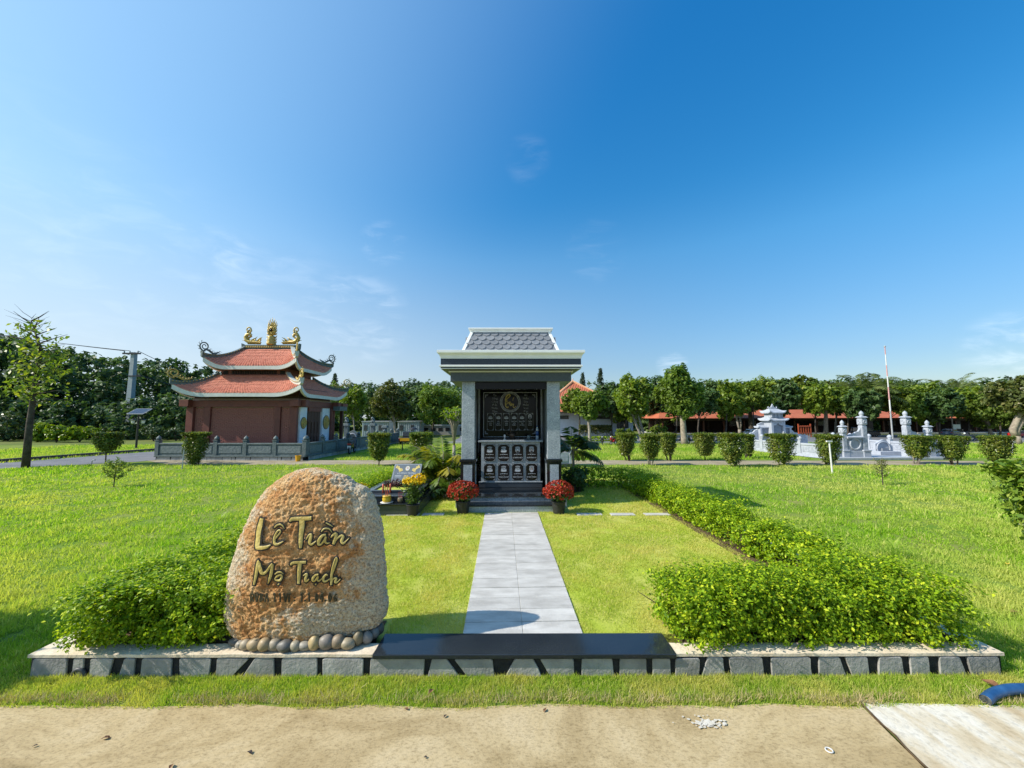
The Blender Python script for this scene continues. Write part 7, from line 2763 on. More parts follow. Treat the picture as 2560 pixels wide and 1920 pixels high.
# ---------------------------------------------------------------- palms
def frond(V_, F_, T_, base, az, el, L, droop, nl, ll, lw, r_, tint=None):
    """one feather leaf: leaflets set along an arching midrib; returns midrib points"""
    d = np.array([cos(az) * cos(el), sin(az) * cos(el), sin(el)])
    hz = np.array([cos(az), sin(az), 0])
    pts = [np.array(base, float)]
    n = 16
    for i in range(n):
        t = (i + 1) / n
        dd = d * 1.0 + np.array([0, 0, -droop * t * t * 1.6]) + hz * .35 * t * droop
        dd /= np.linalg.norm(dd)
        pts.append(pts[-1] + dd * L / n)
    side = np.array([-sin(az), cos(az), 0])
    for k in range(nl):
        t = .16 + .84 * k / (nl - 1)
        q = t * n
        i = min(int(q), n - 1)
        p = pts[i] + (pts[i + 1] - pts[i]) * (q - i)
        tan = pts[i + 1] - pts[i]
        tan = tan / np.linalg.norm(tan)
        upv = np.cross(side, tan)
        le = ll * (sin(pi * (.12 + .80 * t)) ** .7) * r_.uniform(.85, 1.1)
        for s in (-1, 1):
            dv = side * s * .80 + tan * .58 + upv * .22 + np.array([0, 0, -.25]) + r_.normal(size=3) * .07
            dv /= np.linalg.norm(dv)
            w = np.cross(dv, upv)
            w = w / (np.linalg.norm(w) + 1e-6) * lw * .5
            o = len(V_)
            tip = p + dv * le + np.array([0, 0, -.12 * le])
            midp = p + dv * le * .45
            V_ += [p, midp + w, tip, midp - w]
            F_.append((o, o + 1, o + 2, o + 3))
            T_ += [tint if tint is not None else r_.random()] * 4
    return [Vector(q) for q in pts]


def palm(name, label, base, fronds, L, ll, lw, nl, mat, trunk=None, seed=1, cat='palm', bark='bark_grey', group=None, spread=.05, yellow=0.0, azfix=None):
    r_ = np.random.default_rng(seed)
    t = thing(name, label, cat, base, 0, group)
    m = MB()
    z0 = 0.0
    if trunk:
        z0 = trunk[0]
        m.tube([(0, 0, -.03), (.02, 0, z0 * .5), (0, 0, z0)], [trunk[1] * 1.15, trunk[1], trunk[1] * .9], 9)
    V_, F_, T_ = [], [], []
    for k in range(fronds):
        az = k * 2.39996 + seed
        el = radians(r_.uniform(25, 85)) if not trunk else radians(r_.uniform(-5, 78))
        rr = r_.random() * spread
        bz = z0 if trunk else r_.uniform(0, .25) * L
        tint = r_.uniform(.9, 1.0) if r_.random() < yellow else r_.uniform(0, .8)
        if trunk is None:
            stem = [Vector((rr * cos(az), rr * sin(az), 0)), Vector((rr * 1.4 * cos(az), rr * 1.4 * sin(az), bz))]
            m.tube(stem, [.018, .013], 5)
        pts = frond(V_, F_, T_, (rr * 1.4 * cos(az), rr * 1.4 * sin(az), bz), az, el, L * r_.uniform(.75, 1.1), r_.uniform(.5, 1.0), nl, ll, lw, r_, tint)
        m.tube(pts, [.010 - .008 * i / (len(pts) - 1) for i in range(len(pts))], 4)
    link('fronds', raw_mesh('fronds', np.array(V_), np.array(F_), T_), MATS[mat], t)
    link('trunk' if trunk else 'stems', m.mesh('stems'), MATS[bark], t)
    return t


palm('areca_palm', 'yellow green areca palm clump left of the shrine pillar', Vector((-1.22, 8.15, PZ)), 46, 1.0, .28, .040, 24, 'palm_leaf', None, 3, spread=.16, yellow=.22)
palm('areca_palm', 'low dark fronds in the shade at the foot of the areca palm', Vector((-1.0, 7.45, PZ)), 18, .42, .20, .026, 16, 'palm_leaf_shaded', None, 8, spread=.10)
palm('fan_palm', 'dark shaded palm on a thin trunk right of the shrine', Vector((1.55, 8.55, PZ)), 17, .72, .26, .035, 22, 'palm_leaf_shaded', (.78, .03), 5)
shrub('dark feathery bush at the foot of the palm right of the shrine', 1404, 1482, 1158, 1226, 1700, .075, 'tree_leaf_dark', 61, at_y=7.9)
b = P(2175, 1092)
palm('date_palm', 'date palm with arching fronds above the tall left gate pillar', b, 44, 2.9, .62, .07, 26, 'date_leaf', (Q(2175, 992, b.y).z, .22), 4, bark='bark_dark', group='palms by the parking road')
b = P(1878, 1087)
palm('date_palm', 'shorter palm in front of the dark pavilion, left of the tomb shrine', b, 30, 1.5, .42, .06, 20, 'date_leaf', (Q(1878, 1006, b.y).z, .17), 6, bark='bark_dark', group='palms by the parking road')
b = P(2395, 1083)
palm('date_palm', 'hazy palm between the large leaved tree and the right edge trees', b, 36, 2.9, .6, .08, 22, 'date_leaf', (Q(2395, 990, b.y).z, .2), 7, bark='bark_dark', group='palms by the parking road')
# frangipani beside the shrine
r_ = np.random.default_rng(21)
b = Vector((Q(1136, 1050, 12.0).x, 12.0, 0))
t = thing('frangipani_tree', 'frangipani with rosettes of long pale green leaves peeping out left of the shrine', 'tree', b)
m = MB()
V_, T_ = [], []
hub = (Q(1136, 1040, 12.0) - b)
for k in range(26):
    a = k * 2.4
    e = Vector((hub.x + .33 * sqrt(r_.random()) * cos(a), .3 * sin(a), hub.z + r_.uniform(-.22, .26)))
    m.tube([(0, 0, hub.z * .45), Vector((hub.x * .7 + (e.x - hub.x) * .3, e.y * .4, hub.z * .82)), e], [.02, .014, .009], 6)
    for q in range(11):
        th = q * 2.4
        d = Vector((cos(th), sin(th), r_.uniform(-.1, .75))).normalized()
        s = d.cross(Vector((0, 0, 1))).normalized() * .026
        L = r_.uniform(.15, .24)
        V_ += [e, e + d * L * .55 + s + Vector((0, 0, .02)), e + d * L - Vector((0, 0, .03)), e + d * L * .55 - s + Vector((0, 0, .02))]
        T_ += [r_.random()] * 4
m.tube([(0, 0, -.03), (0, 0, hub.z * .46)], [.06, .045], 8)
link('trunk', m.mesh('trunk'), MATS['bark_grey'], t, smooth=True)
link('crown', raw_mesh('crown', np.array([tuple(q) for q in V_]), np.arange(len(V_)).reshape(-1, 4), T_), MATS['shrub_bright'], t)

# ---------------------------------------------------------------- buildings beyond the parking road
M('wall_white', (.52, .56, .62), (.60, .63, .67), 3, .8)
M('wall_grey', (.30, .28, .25), (.36, .34, .30), 3, .8)  # warm grey for the perforated wall and the pavilion window frames
m_, nt, bs = newmat('pan_tiles')
bs.inputs['Roughness'].default_value = .7
wv = nt.nodes.new('ShaderNodeTexWave')
wv.inputs['Scale'].default_value = 2.2
wv.inputs['Distortion'].default_value = .4
tcn = nt.nodes.new('ShaderNodeTexCoord')
nt.links.new(tcn.outputs['Object'], wv.inputs['Vector'])
cc_ = ramp_node(nt, noise_node(nt, 1.2, 5), [(.3, (.40, .10, .045)), (.7, (.50, .15, .07))])
nt.links.new(cc_, bs.inputs['Base Color'])
bump(nt, bs, wv.outputs['Fac'], .6, .06)
M('orange_trim', (.72, .38, .20), (.62, .30, .16), 6, .7)
M('glass_dark', (.03, .035, .04), (.05, .055, .06), 6, .15, .6)
M('pavilion_dark', (.022, .014, .011), (.045, .028, .02), 4, .8)
M('pavilion_wood', (.10, .035, .022), (.07, .025, .016), 8, .6)
M('frame_brown', (.06, .05, .045), (.04, .035, .03), 8, .6)
M('vine_stone', (.34, .36, .36), (.42, .43, .42), 6, .8)


def gable_roof(m, x0, x1, y0, y1, z0, z1, over=.35, hipx=.0):
    yc = (y0 + y1) / 2
    a = [(x0 - over, y0 - over, z0), (x1 + over, y0 - over, z0), (x1 + over, y1 + over, z0), (x0 - over, y1 + over, z0), (x0 + hipx, yc, z1), (x1 - hipx, yc, z1)]
    m.add(a, [(0, 1, 5, 4), (2, 3, 4, 5), (1, 2, 5), (3, 0, 4), (3, 2, 1, 0)])
    return m


YB = 31.0
x0, x1 = Q(1385, 1080, YB).x, Q(1583, 1080, YB).x
zt = Q(1490, 1030, YB).z
bld = thing('white_building', 'low white building with orange hipped roof and a brown framed window right of the shrine', 'building', ((x0 + x1) / 2, YB, 0))


def bp(name, mb, mat, par=bld, **kw):
    return mb.build(name, MATS[mat], par, **kw)


wall = bp('wall', MB().b2(x0, x1, YB, YB + 6, 0, zt), 'wall_white')
m = MB()
ax = Q(1432, 955, YB + 2.5)
xl, xr = Q(1335, 1030, YB).x, x1 + .5
m.add([(xl, YB - .5, zt), (xr, YB - .5, zt), (xr, YB + 6.5, zt), (xl, YB + 6.5, zt), (ax.x, YB + 2.5, ax.z), (ax.x, YB + 4.5, ax.z)],
      [(0, 1, 4), (1, 2, 5, 4), (2, 3, 5), (3, 0, 4, 5), (3, 2, 1, 0)])
rf = bp('roof', m, 'pan_tiles')
for e in ((xr, YB - .5), (xl, YB - .5)):
    bp('hip_ridge', MB().tube([(e[0], e[1], zt + .05), Vector((e[0], e[1], zt)).lerp(Vector((ax.x, YB + 2.5, ax.z)), .5) + Vector((0, 0, -.10)), (ax.x, YB + 2.5, ax.z + .06)], [.10, .09, .10], 6), 'orange_trim', rf)
bp('ridge_spike', MB().tube([(ax.x, YB + 2.5, ax.z), (ax.x - .02, YB + 2.5, ax.z + .18), (ax.x + .03, YB + 2.5, ax.z + .34)], [.06, .05, .01], 6), 'orange_trim', rf)
bp('eave', MB().b2(xl, xr, YB - .52, YB - .501, zt - .1, zt + .02), 'frame_brown', rf)


def window(par, p0, p1, q0, q1, Y, nx=2, ny=2, mats=('frame_brown', 'glass_dark')):
    a, b_ = Q(p0, q1, Y), Q(p1, q0, Y)
    fr = MB()
    t_ = .06
    fr.b2(a.x, b_.x, Y - .06, Y - .002, a.z, a.z + t_).b2(a.x, b_.x, Y - .06, Y - .002, b_.z - t_, b_.z)
    fr.b2(a.x, a.x + t_, Y - .06, Y - .002, a.z + t_ + .001, b_.z - t_ - .001).b2(b_.x - t_, b_.x, Y - .06, Y - .002, a.z + t_ + .001, b_.z - t_ - .001)
    for i in range(1, nx):
        x = a.x + (b_.x - a.x) * i / nx
        fr.b2(x - .02, x + .02, Y - .05, Y - .003, a.z + t_ + .001, b_.z - t_ - .001)
    w = bp('window', fr, mats[0], par)
    bp('pane', MB().b2(a.x + t_, b_.x - t_, Y - .02, Y - .0025, a.z + t_, b_.z - t_), mats[1], w)
    if ny > 1:
        z = a.z + (b_.z - a.z) * .78
        bp('transom', MB().b2(a.x + t_, b_.x - t_, Y - .055, Y - .0205, z - .02, z + .02), mats[0], w)
    return w


window(bld, 1542, 1570, 1040, 1070, YB)
window(bld, 1457, 1525, 1039, 1047.5, YB, 4, 1)
window(bld, 1398, 1421, 1039, 1047.5, YB, 2, 1)
a, b_ = Q(1480, 1092, 29.6), Q(1527, 1064, 29.6)
t = thing('screen_wall', 'low grey wall with hanging creeper in front of the white building', 'wall', ((a.x + b_.x) / 2, 29.6, 0))
m = MB()
for k in range(7):
    xx = a.x - 1.0 + k * (b_.x - a.x + 1.0) / 7
    m.b2(xx, xx + (b_.x - a.x + 1) / 7 - .03, 29.5, 29.62, 0, b_.z)
m.build('slab', MATS['vine_stone'], t)
r_ = np.random.default_rng(4)
n = 1400
C = np.stack([r_.uniform(a.x - 1.0, b_.x, n), 29.45 + r_.normal(size=n) * .06, b_.z + .05 - np.abs(r_.normal(size=n)) * .30], 1) - np.array(t.location)
link('creeper', leaf_mesh('creeper', C, .16, r_, out=.2), MATS['tree_leaf_brown'], t)

# long dark pavilion
YP = 36.0


def pavilion(label, p0, p1, ye, yr, name='pavilion', seed=1, rail=False):
    x0, x1 = Q(p0, 1060, YP).x, Q(p1, 1060, YP).x
    ze, zr_ = Q(2000, ye, YP).z, Q(2000, yr, YP + 2.5).z
    t = thing(name, label, 'pavilion', ((x0 + x1) / 2, YP, 0), 0, 'orange roofed pavilions')
    gable_roof(MB(), x0, x1, YP, YP + 5, ze, zr_, .5, .8).build('roof', MATS['pan_tiles'], t)
    MB().b2(x0 + .1, x1 - .1, YP + 3.4, YP + 3.6, 0, ze - .01).build('back_wall', MATS['pavilion_dark'], t)
    MB().b2(x0 - .2, x1 + .2, YP - .3, YP + 5, 0, .10).build('floor', MATS['kerb_grey'], t)
    MB().b2(x0, x1, YP + .02, YP + .14, ze - .24, ze - .02).build('beam', MATS['pavilion_dark'], t)
    r_ = np.random.default_rng(seed)
    n = max(2, int((x1 - x0) / 1.9))
    for k in range(n + 1):
        x = x0 + .1 + (x1 - x0 - .2) * k / n
        MB().box((x, YP + .08, ze / 2 - .08), (.12, .12, ze - .37)).build('post', MATS['pavilion_wood'], t)
    for k in range(n):
        if r_.random() < .55:
            x = x0 + .1 + (x1 - x0 - .2) * (k + .5) / n
            fr = MB().b2(x - .4, x + .4, YP + 3.34, YP + 3.395, .7, ze - .3).build('window', MATS['wall_grey'], t)
            MB().b2(x - .34, x + .34, YP + 3.32, YP + 3.339, .76, ze - .36).build('pane', MATS['glass_dark'], fr)
    return t


pavilion('dark pavilion with orange tile roof between peeling tree and tomb shrine', 1655, 1965, 1045, 1024, seed=3)
pavilion('orange roofed pavilion with lit openings between the gate pillars', 1985, 2268, 1045, 1024, seed=5)
pavilion('orange roofed pavilion at the far right behind the leafy trees', 2290, 2640, 1046, 1026, seed=8)
# orange wooden balustrade right of the tomb shrine
M('orange_wood', (.42, .09, .03), (.32, .06, .025), 8, .5)
a, b_ = Q(1997, 1083, 30), Q(2026, 1064, 30)
t = thing('orange_balustrade', 'orange wooden balustrade just right of the tomb shrine', 'balustrade', ((a.x + b_.x) / 2, 30, 0))
m = MB().b2(a.x, b_.x, 29.95, 30.05, .30, .38).b2(a.x, b_.x, 29.95, 30.05, b_.z - .1, b_.z)
m.build('rail', MATS['orange_wood'], t)
for k in range(6):
    x = a.x + (b_.x - a.x) * k / 5
    MB().box((x, 30, (b_.z + .14) / 2), (.07, .07, b_.z + .14 if k in (0, 5) else b_.z - .12)).build('post', MATS['orange_wood'], t)
# container huts and perforated wall left of the shrine
M('corrugated', (.34, .40, .43), (.42, .47, .50), 5, .6)


def hut(p0, p1, q0, q1, Y, label, wins):
    a, b_ = Q(p0, q1, Y), Q(p1, q0, Y)
    t = thing('container_hut', label, 'hut', ((a.x + b_.x) / 2, Y, 0), 0, 'corrugated container huts')
    m = MB().b2(a.x, b_.x, Y, Y + 2, 0, b_.z)
    n = int((b_.x - a.x) / .16)
    for k in range(n):
        x = a.x + (b_.x - a.x) * (k + .25) / n
        m.b2(x, x + (b_.x - a.x) / n * .5, Y - .05, Y - .001, .05, b_.z - .08)
    w = m.build('wall', MATS['corrugated'], t)
    MB().b2(a.x - .05, b_.x + .05, Y - .1, Y + 2.1, b_.z + .001, b_.z + .08).build('roof', MATS['metal_grey'], t)
    for (f0, f1) in wins:
        x0, x1 = a.x + (b_.x - a.x) * f0, a.x + (b_.x - a.x) * f1
        MB().b2(x0, x1, Y - .08, Y - .051, b_.z * .40, b_.z * .78).build('window', MATS['glass_dark'], t)


hut(905, 972, 1055, 1086, 34, 'pale corrugated container hut nearest the temple', ((.08, .2), (.62, .8)))
hut(994, 1049, 1055, 1086, 34, 'corrugated container hut behind the black pickup', ((.1, .25), (.6, .75)))
a, b_ = Q(1050, 1087, 36), Q(1158, 1064, 36)
t = thing('perforated_wall', 'long pale wall with a row of square openings left of the shrine', 'wall', ((a.x + b_.x) / 2, 36, 0))
MB().b2(a.x, b_.x, 36, 36.15, 0, b_.z).build('wall_body', MATS['wall_grey'], t)
MB().b2(a.x, b_.x, 35.95, 36.2, b_.z + .001, b_.z + .08).build('coping', MATS['wall_white'], t)
for k in range(6):
    x = a.x + .35 + k * (b_.x - a.x) / 6
    MB().b2(x, x + .40, 35.985, 35.999, b_.z * .42, b_.z * .78).build('opening_shade', MATS['opening_dark'], t)  # dark plate on the solid wall imitates the shade inside a hole
# dark gate pillars with small lions and an armchair tomb beside the temple
for (px, lab) in ((866, 'dark stone pillar with a carved lion beside the temple fence'), (932, 'dark stone pillar with a carved lion in front of the nearer container hut'), (962, 'low dark stone pillar at the right of the container hut')):
    g_ = Vector((Q(px, 1090, 25.5).x, 25.5, 0))
    H = Q(px, 1057 if px < 950 else 1062, 25.5).z
    t = thing('stone_pillar', lab, 'pillar', g_, 0, 'dark stone pillars behind the temple')
    MB().box((0, 0, .2), (.40, .40, .4)).build('plinth', MATS['fence_stone'], t, True, bevel=.02)
    MB().box((0, 0, .4005 + (H - .6) / 2), (.26, .26, H - .6)).build('shaft', MATS['fence_stone'], t, True, bevel=.01)
    MB().box((0, 0, H - .119), (.40, .40, .16), top=(.8, .8)).build('capital', MATS['fence_stone'], t, True, bevel=.02)
    if px < 950:
        m = MB().ball((0, 0, H + .12), (.11, .14, .15), 10, 7).ball((-.02, -.10, H + .30), (.09, .09, .09), 10, 7)
        m.tube([(.05, -.12, H - .03), (.05, -.13, H + .15)], .03, 6).tube([(-.05, -.12, H - .03), (-.05, -.13, H + .15)], .03, 6).tube([(0, .12, H + .05), (0, .2, H + .2), (0, .14, H + .3)], [.04, .035, .01], 6)
        m.build('lion', MATS['fence_relief'], t, True, smooth=True)
g_ = Vector((Q(876, 1098, 22).x, 22, 0))
t = thing('armchair_tomb', 'grey green armchair shaped tomb beyond the temple fence', 'tomb', g_)
zt_ = Q(876, 1076, 22).z
MB().b2(-.55, .55, -.1, .9, 0, .2).build('base', MATS['fence_relief'], t, True, bevel=.02)
m = MB().extr([(-.35, .3, .201), (.35, .3, .201), (.38, .3, zt_ * .6), (.24, .3, zt_ * .85), (0, .3, zt_), (-.24, .3, zt_ * .85), (-.38, .3, zt_ * .6)], (0, .14, 0))
m.build('back', MATS['fence_relief'], t, True, bevel=.02)
m = MB().ring((0, .28, zt_ * .55), .22, .035, (1, 0, 0), (0, 0, 1), 18, 6)
m.build('round_relief', MATS['tomb_stone'], t, True, smooth=True)
for sg in (-1, 1):
    MB().extr([(sg * .42, .3, .201), (sg * .42, .3, zt_ * .6), (sg * .45, 0, zt_ * .4), (sg * .45, -.1, .201)], (sg * .1, 0, 0)).build('arm', MATS['fence_relief'], t, True)
for k in range(7):
    p = P(1022 + k * 9, 1092 + (k % 2), 0)
    s = .20 + .12 * random.random()
    m = MB()
    m.ball((0, 0, 0), (1, .8, .7), 10, 7)
    m.v = [tuple(Vector(v) * s * (1 + .25 * noise.noise(Vector(v) * 1.5 + Vector((k * 3, 0, 0)))) + Vector((0, 0, s * .55))) for v in m.v]
    o = m.build('pale_rock', MATS['beige_cap'], None, True, smooth=True)
    o.location = p
    tag(o, 'pale rock, %s from the left in the row behind the black pickup' % ORD[k], 'rock', 'pale rocks beyond the lawn')
# grey stone altar box behind the shrine, right
g_ = Vector((Q(1414, 1150, 12.6).x, 12.6, 0))
t = thing('stone_altar', 'grey stone altar box seen just right of the shrine pillar', 'altar', g_)
w_ = 15 * 12.6 / 960
H = Q(1414, 1108, 12.6).z
MB().b2(-w_ * 1.6, w_ * 1.15, -.05, .75, 0, .12).build('base', MATS['grave_granite'], t, True, bevel=.01)
MB().b2(-w_ * 1.4, w_ * .62, 0, .7, .121, H * .62).build('box', MATS['grey_granite'], t, True, bevel=.01)
MB().b2(-w_ * 1.2, w_ * .4, -.012, -.001, .2, H * .5).build('panel', MATS['tomb_relief'], t, True)
MB().b2(w_ * .64, w_ * .98, -.02, .7, .121, H * .98).build('side_pillar', MATS['tomb_stone'], t, True, bevel=.01)
MB().b2(-w_ * 1.5, w_ * 1.1, -.06, .75, H * .981, H * 1.08).build('top_slab', MATS['grave_granite'], t, True, bevel=.01)
MB().b2(-w_ * 1.4, w_ * .5, .35, .7, H * .621, H * .98).build('back', MATS['grave_granite'], t, True)

# ---------------------------------------------------------------- poles, lamps, wires
b = P(340, 1121.6)
t = thing('solar_lamp', 'black solar street lamp with tilted panel and two lanterns left of the temple', 'street lamp', b)
zp = (Q(347, 1033, b.y)).z
MB().lathe([(.11, 0), (.11, .03), (.05, .06), (.045, zp * .5), (.035, zp)], n=10).build('pole', MATS['black_metal'], t, True, smooth=False)
k = b.y / 960
m = MB().box((.03, 0, zp + .09), (38 * k, .62, .035), rx=radians(28))
pn = m.build('solar_frame', MATS['metal_grey'], t, True)
M('solar_cell', (.010, .014, .035), (.02, .028, .06), 12, .12, .6)
for i in range(4):
    MB().box((.03 + (i - 1.5) * 9 * k, -.0094, zp + .1077), (8.4 * k, .56, .006), rx=radians(28)).build('solar_cell', MATS['solar_cell'], pn, True)
for sg in (-1, 1):
    m = MB().tube([(0, 0, zp - .62), (sg * .12, 0, zp - .30), (sg * .23, 0, zp - .24), (sg * .27, 0, zp - .32)], .016, 6)
    arm = m.build('lamp_arm', MATS['black_metal'], t, True)
    MB().lathe([(.02, zp - .30), (.12, zp - .36), (.125, zp - .38), (.09, zp - .381)], (sg * .27, 0, 0), 10).build('lantern_cap', MATS['black_metal'], arm, True)
    MB().lathe([(.085, zp - .382), (.06, zp - .53), (.03, zp - .56)], (sg * .27, 0, 0), 10).build('lantern_glass', MATS['ceramic_white'], arm, True)
YU = 32.5
c = Q(331, 940, YU)
M('concrete_pole', (.30, .34, .36), (.38, .41, .42), 6, .8)
t = thing('utility_pole', 'tall concrete utility pole with a crossarm rising from the wood on the left', 'utility pole', (c.x, YU, 0))
H = Q(331, 881, YU).z
MB().box((0, 0, H / 2), (.46, .46, H), top=(.62, .62)).build('pole', MATS['concrete_pole'], t, True)
MB().box((-.05, -.17, H - .12), (1.45, .10, .12)).build('crossarm', MATS['black_metal'], t, True)
MB().box((.35, -.17, H - 2.0), (1.0, .08, .09)).build('crossarm', MATS['black_metal'], t, True)
for xx in (-.65, -.2, .45):
    MB().lathe([(.03, H - .06), (.06, H - .02), (.04, H + .04), (.05, H + .08), (.02, H + .11)], (xx, -.17, 0), 8).build('insulator', MATS['metal_grey'], t, True)


def wire(label, p0, p1, sag):
    pts = []
    for q in range(17):
        s = q / 16
        v = p0.lerp(p1, s)
        v.z -= sag * 4 * s * (1 - s)
        pts.append(v)
    o = MB().tube(pts, .022, 4).build('power_line', MATS['black_metal'], None)
    tag(o, label, 'power line', 'power lines of the utility pole')


for i, (xx, lab) in enumerate(((-.65, 'upper'), (-.2, 'lower'))):
    wire('%s of the two power lines running left from the utility pole' % lab, Vector((c.x + xx, YU - .17, H + .1)), Q(-420, 765 + i * 6, 30), .25)
for i, (xx, zz, lab) in enumerate(((.45, .1, 'top'), (.5, -1.9, 'middle'), (.75, -1.9, 'bottom'))):
    wire('%s of the three power lines dropping right from the utility pole behind the temple' % lab, Vector((c.x + xx, YU - .17, H + zz)), Q(620, 985 + i * 9, 40), .3)
b = P(2232, 1097)
t = thing('flag_pole', 'tall red and white banded flagpole without a flag beyond the gate pillars', 'flagpole', b)
H = Q(2206, 868, b.y).z
M('band_red', (.60, .33, .32), (.52, .27, .26), 6, .5)
cuts = [0, .30, .42, .56, .68, .80, .92, 1.0]
for i in range(len(cuts) - 1):
    r0, r1 = .052 - .022 * cuts[i], .052 - .022 * cuts[i + 1]
    MB().tube([(0, 0, H * cuts[i] + .0005), (0, 0, H * cuts[i + 1])], [r0, r1], 10).build('pole_band', MATS['metal_grey' if i == 0 else ('band_red' if i % 2 == 0 else 'ceramic_white')], t, True)
MB().ball((0, 0, H + .05), .07, 8, 6).build('finial', MATS['metal_grey'], t, True)


def stake(p0, p1, label, mat, r, tee=False):
    b = P(*p0)
    e = Q(p1[0], p1[1], b.y)
    t = thing('stake', label, 'stake', b, 0, 'stakes in the lawn')
    MB().tube([b - Vector((0, 0, .02)), e], [r, r * .9], 8).build('rod', MATS[mat], t)
    if tee:
        MB().box(e + Vector((.0, 0, .02)), (.16, .05, .035)).build('head', MATS[mat], t)


stake((2081, 1184), (2073, 1105), 'white stake with a small crosspiece in the right lawn before the clipped bushes', 'ceramic_white', .022, True)
stake((455, 1173), (460, 1126), 'thin grey stake leaning by the dark glossy bush near the temple', 'metal_grey', .016)
stake((1006, 1127), (1006, 1103), 'short dark stake in the lawn behind the black pickup', 'black_metal', .025)
stake((2529, 1134), (2533, 1106), 'short white marker post with a flat head at the right edge beyond the path', 'ceramic_white', .03, True)
stake((1507, 1112), (1506, 1092), 'slim white post in front of the black motorbike', 'ceramic_white', .022)
b = P(229, 1163)
t = thing('standpipe', 'small bent standpipe beside the asphalt road', 'pipe', b)
MB().tube([(0, 0, -.02), (0, 0, .14), (.02, 0, .17), (.12, 0, .18)], .014, 7).build('tube', MATS['metal_grey'], t, True, smooth=True)

# ---------------------------------------------------------------- vehicles
M('tyre', (.012, .012, .013), (.02, .02, .02), 20, .8)
M('rim', (.35, .36, .38), (.42, .43, .45), 20, .35, .5, .6)
M('seat_black', (.015, .015, .016), (.022, .022, .023), 20, .5)
M('plate_white', (.7, .7, .68), (.65, .65, .63), 20, .5)
M('lamp_red', (.5, .02, .02), (.4, .02, .02), 10, .3)
M('headlamp', (.7, .72, .75), (.6, .62, .65), 10, .15)
M('paint_black', (.012, .013, .016), (.018, .019, .022), 10, .2, .6)
M('paint_red', (.42, .02, .025), (.34, .015, .02), 10, .2, .6)
M('paint_blue', (.10, .14, .22), (.12, .16, .24), 10, .25, .6)
M('paint_silver', (.48, .52, .56), (.52, .55, .58), 10, .25, .6)
M('paint_olive', (.10, .095, .06), (.12, .11, .07), 10, .4, .5)


def wheel(par, c, r, w, ax='x'):
    ax1, ax2 = ((0, 1, 0), (0, 0, 1)) if ax == 'x' else ((1, 0, 0), (0, 0, 1))
    o = MB().ring(c, r - w * .5, w * .5, ax1, ax2, 20, 8).build('wheel', MATS['tyre'], par, True, smooth=True)
    m = MB().ring(c, r * .62, w * .22, ax1, ax2, 16, 6)
    for k in range(5):
        a = k * 2 * pi / 5
        e = Vector(ax1) * cos(a) * r * .6 + Vector(ax2) * sin(a) * r * .6
        m.tube([Vector(c), Vector(c) + e], w * .12, 5)
    m.build('rim', MATS['rim'], o, True)
    return o


def motorbike(label, loc, rz, H, paint):
    """scooter pointing along its own y axis, height H"""
    s = H / 1.1
    t = thing('motorbike', label, 'motorbike', loc, rz, 'parked motorbikes')
    for y in (-.62, .62):
        wheel(t, (0, y * s, .27 * s), .27 * s, .10 * s)
    m = MB().add([Vector(v) * s for v in ((-.11, -.75, .45), (.11, -.75, .45), (.14, -.2, .40), (.12, .15, .30), (-.12, .15, .30), (-.14, -.2, .40), (-.08, -.8, .68), (.08, -.8, .68), (.13, -.2, .70), (.08, .12, .40), (-.08, .12, .40), (-.13, -.2, .70))],
                 [(0, 1, 2, 3, 4, 5), (6, 11, 10, 9, 8, 7), (0, 6, 7, 1), (1, 7, 8, 2), (2, 8, 9, 3), (3, 9, 10, 4), (4, 10, 11, 5), (5, 11, 6, 0)])
    m.build('body', MATS[paint], t, True, bevel=.03 * s)
    m = MB().add([Vector(v) * s for v in ((-.16, .30, .30), (.16, .30, .30), (.20, .45, .70), (.12, .48, .98), (-.12, .48, .98), (-.20, .45, .70), (0, .58, .40), (0, .66, .72), (0, .60, .98))],
                 [(0, 1, 2, 3, 4, 5), (0, 6, 1), (1, 6, 7, 2), (2, 7, 8, 3), (3, 8, 4), (4, 8, 7, 5), (5, 7, 6, 0)])
    m.build('leg_shield', MATS[paint], t, True, bevel=.02 * s)
    MB().box(Vector((0, -.35, .76)) * s, Vector((.26, .75, .10)) * s, top=(.8, .95)).build('seat', MATS['seat_black'], t, True, bevel=.03 * s)
    m = MB().tube([Vector(v) * s for v in ((-.36, .36, 1.02), (-.15, .46, 1.0), (.15, .46, 1.0), (.36, .36, 1.02))], .022 * s, 6)
    hb = m.build('handlebar', MATS['black_metal'], t, True)
    for sg in (-1, 1):
        MB().tube([Vector((sg * .24, .42, 1.0)) * s, Vector((sg * .30, .46, 1.13)) * s], .01 * s, 5).ball(Vector((sg * .31, .46, 1.17)) * s, (.06 * s, .02 * s, .045 * s), 8, 5).build('mirror', MATS['black_metal'], hb, True)
    MB().tube([Vector((0, .62, .27)) * s, Vector((0, .50, .95)) * s], .035 * s, 7).build('fork', MATS['metal_grey'], t, True)
    MB().box(Vector((0, -.80, .46)) * s, Vector((.20, .02, .15)) * s).build('licence_plate', MATS['plate_white'], t, True)
    MB().box(Vector((0, -.80, .64)) * s, Vector((.22, .04, .07)) * s).build('tail_lamp', MATS['lamp_red'], t, True)
    MB().ball(Vector((0, .62, .93)) * s, (.08 * s, .05 * s, .06 * s), 10, 6).build('headlamp', MATS['headlamp'], t, True, smooth=True)
    return t


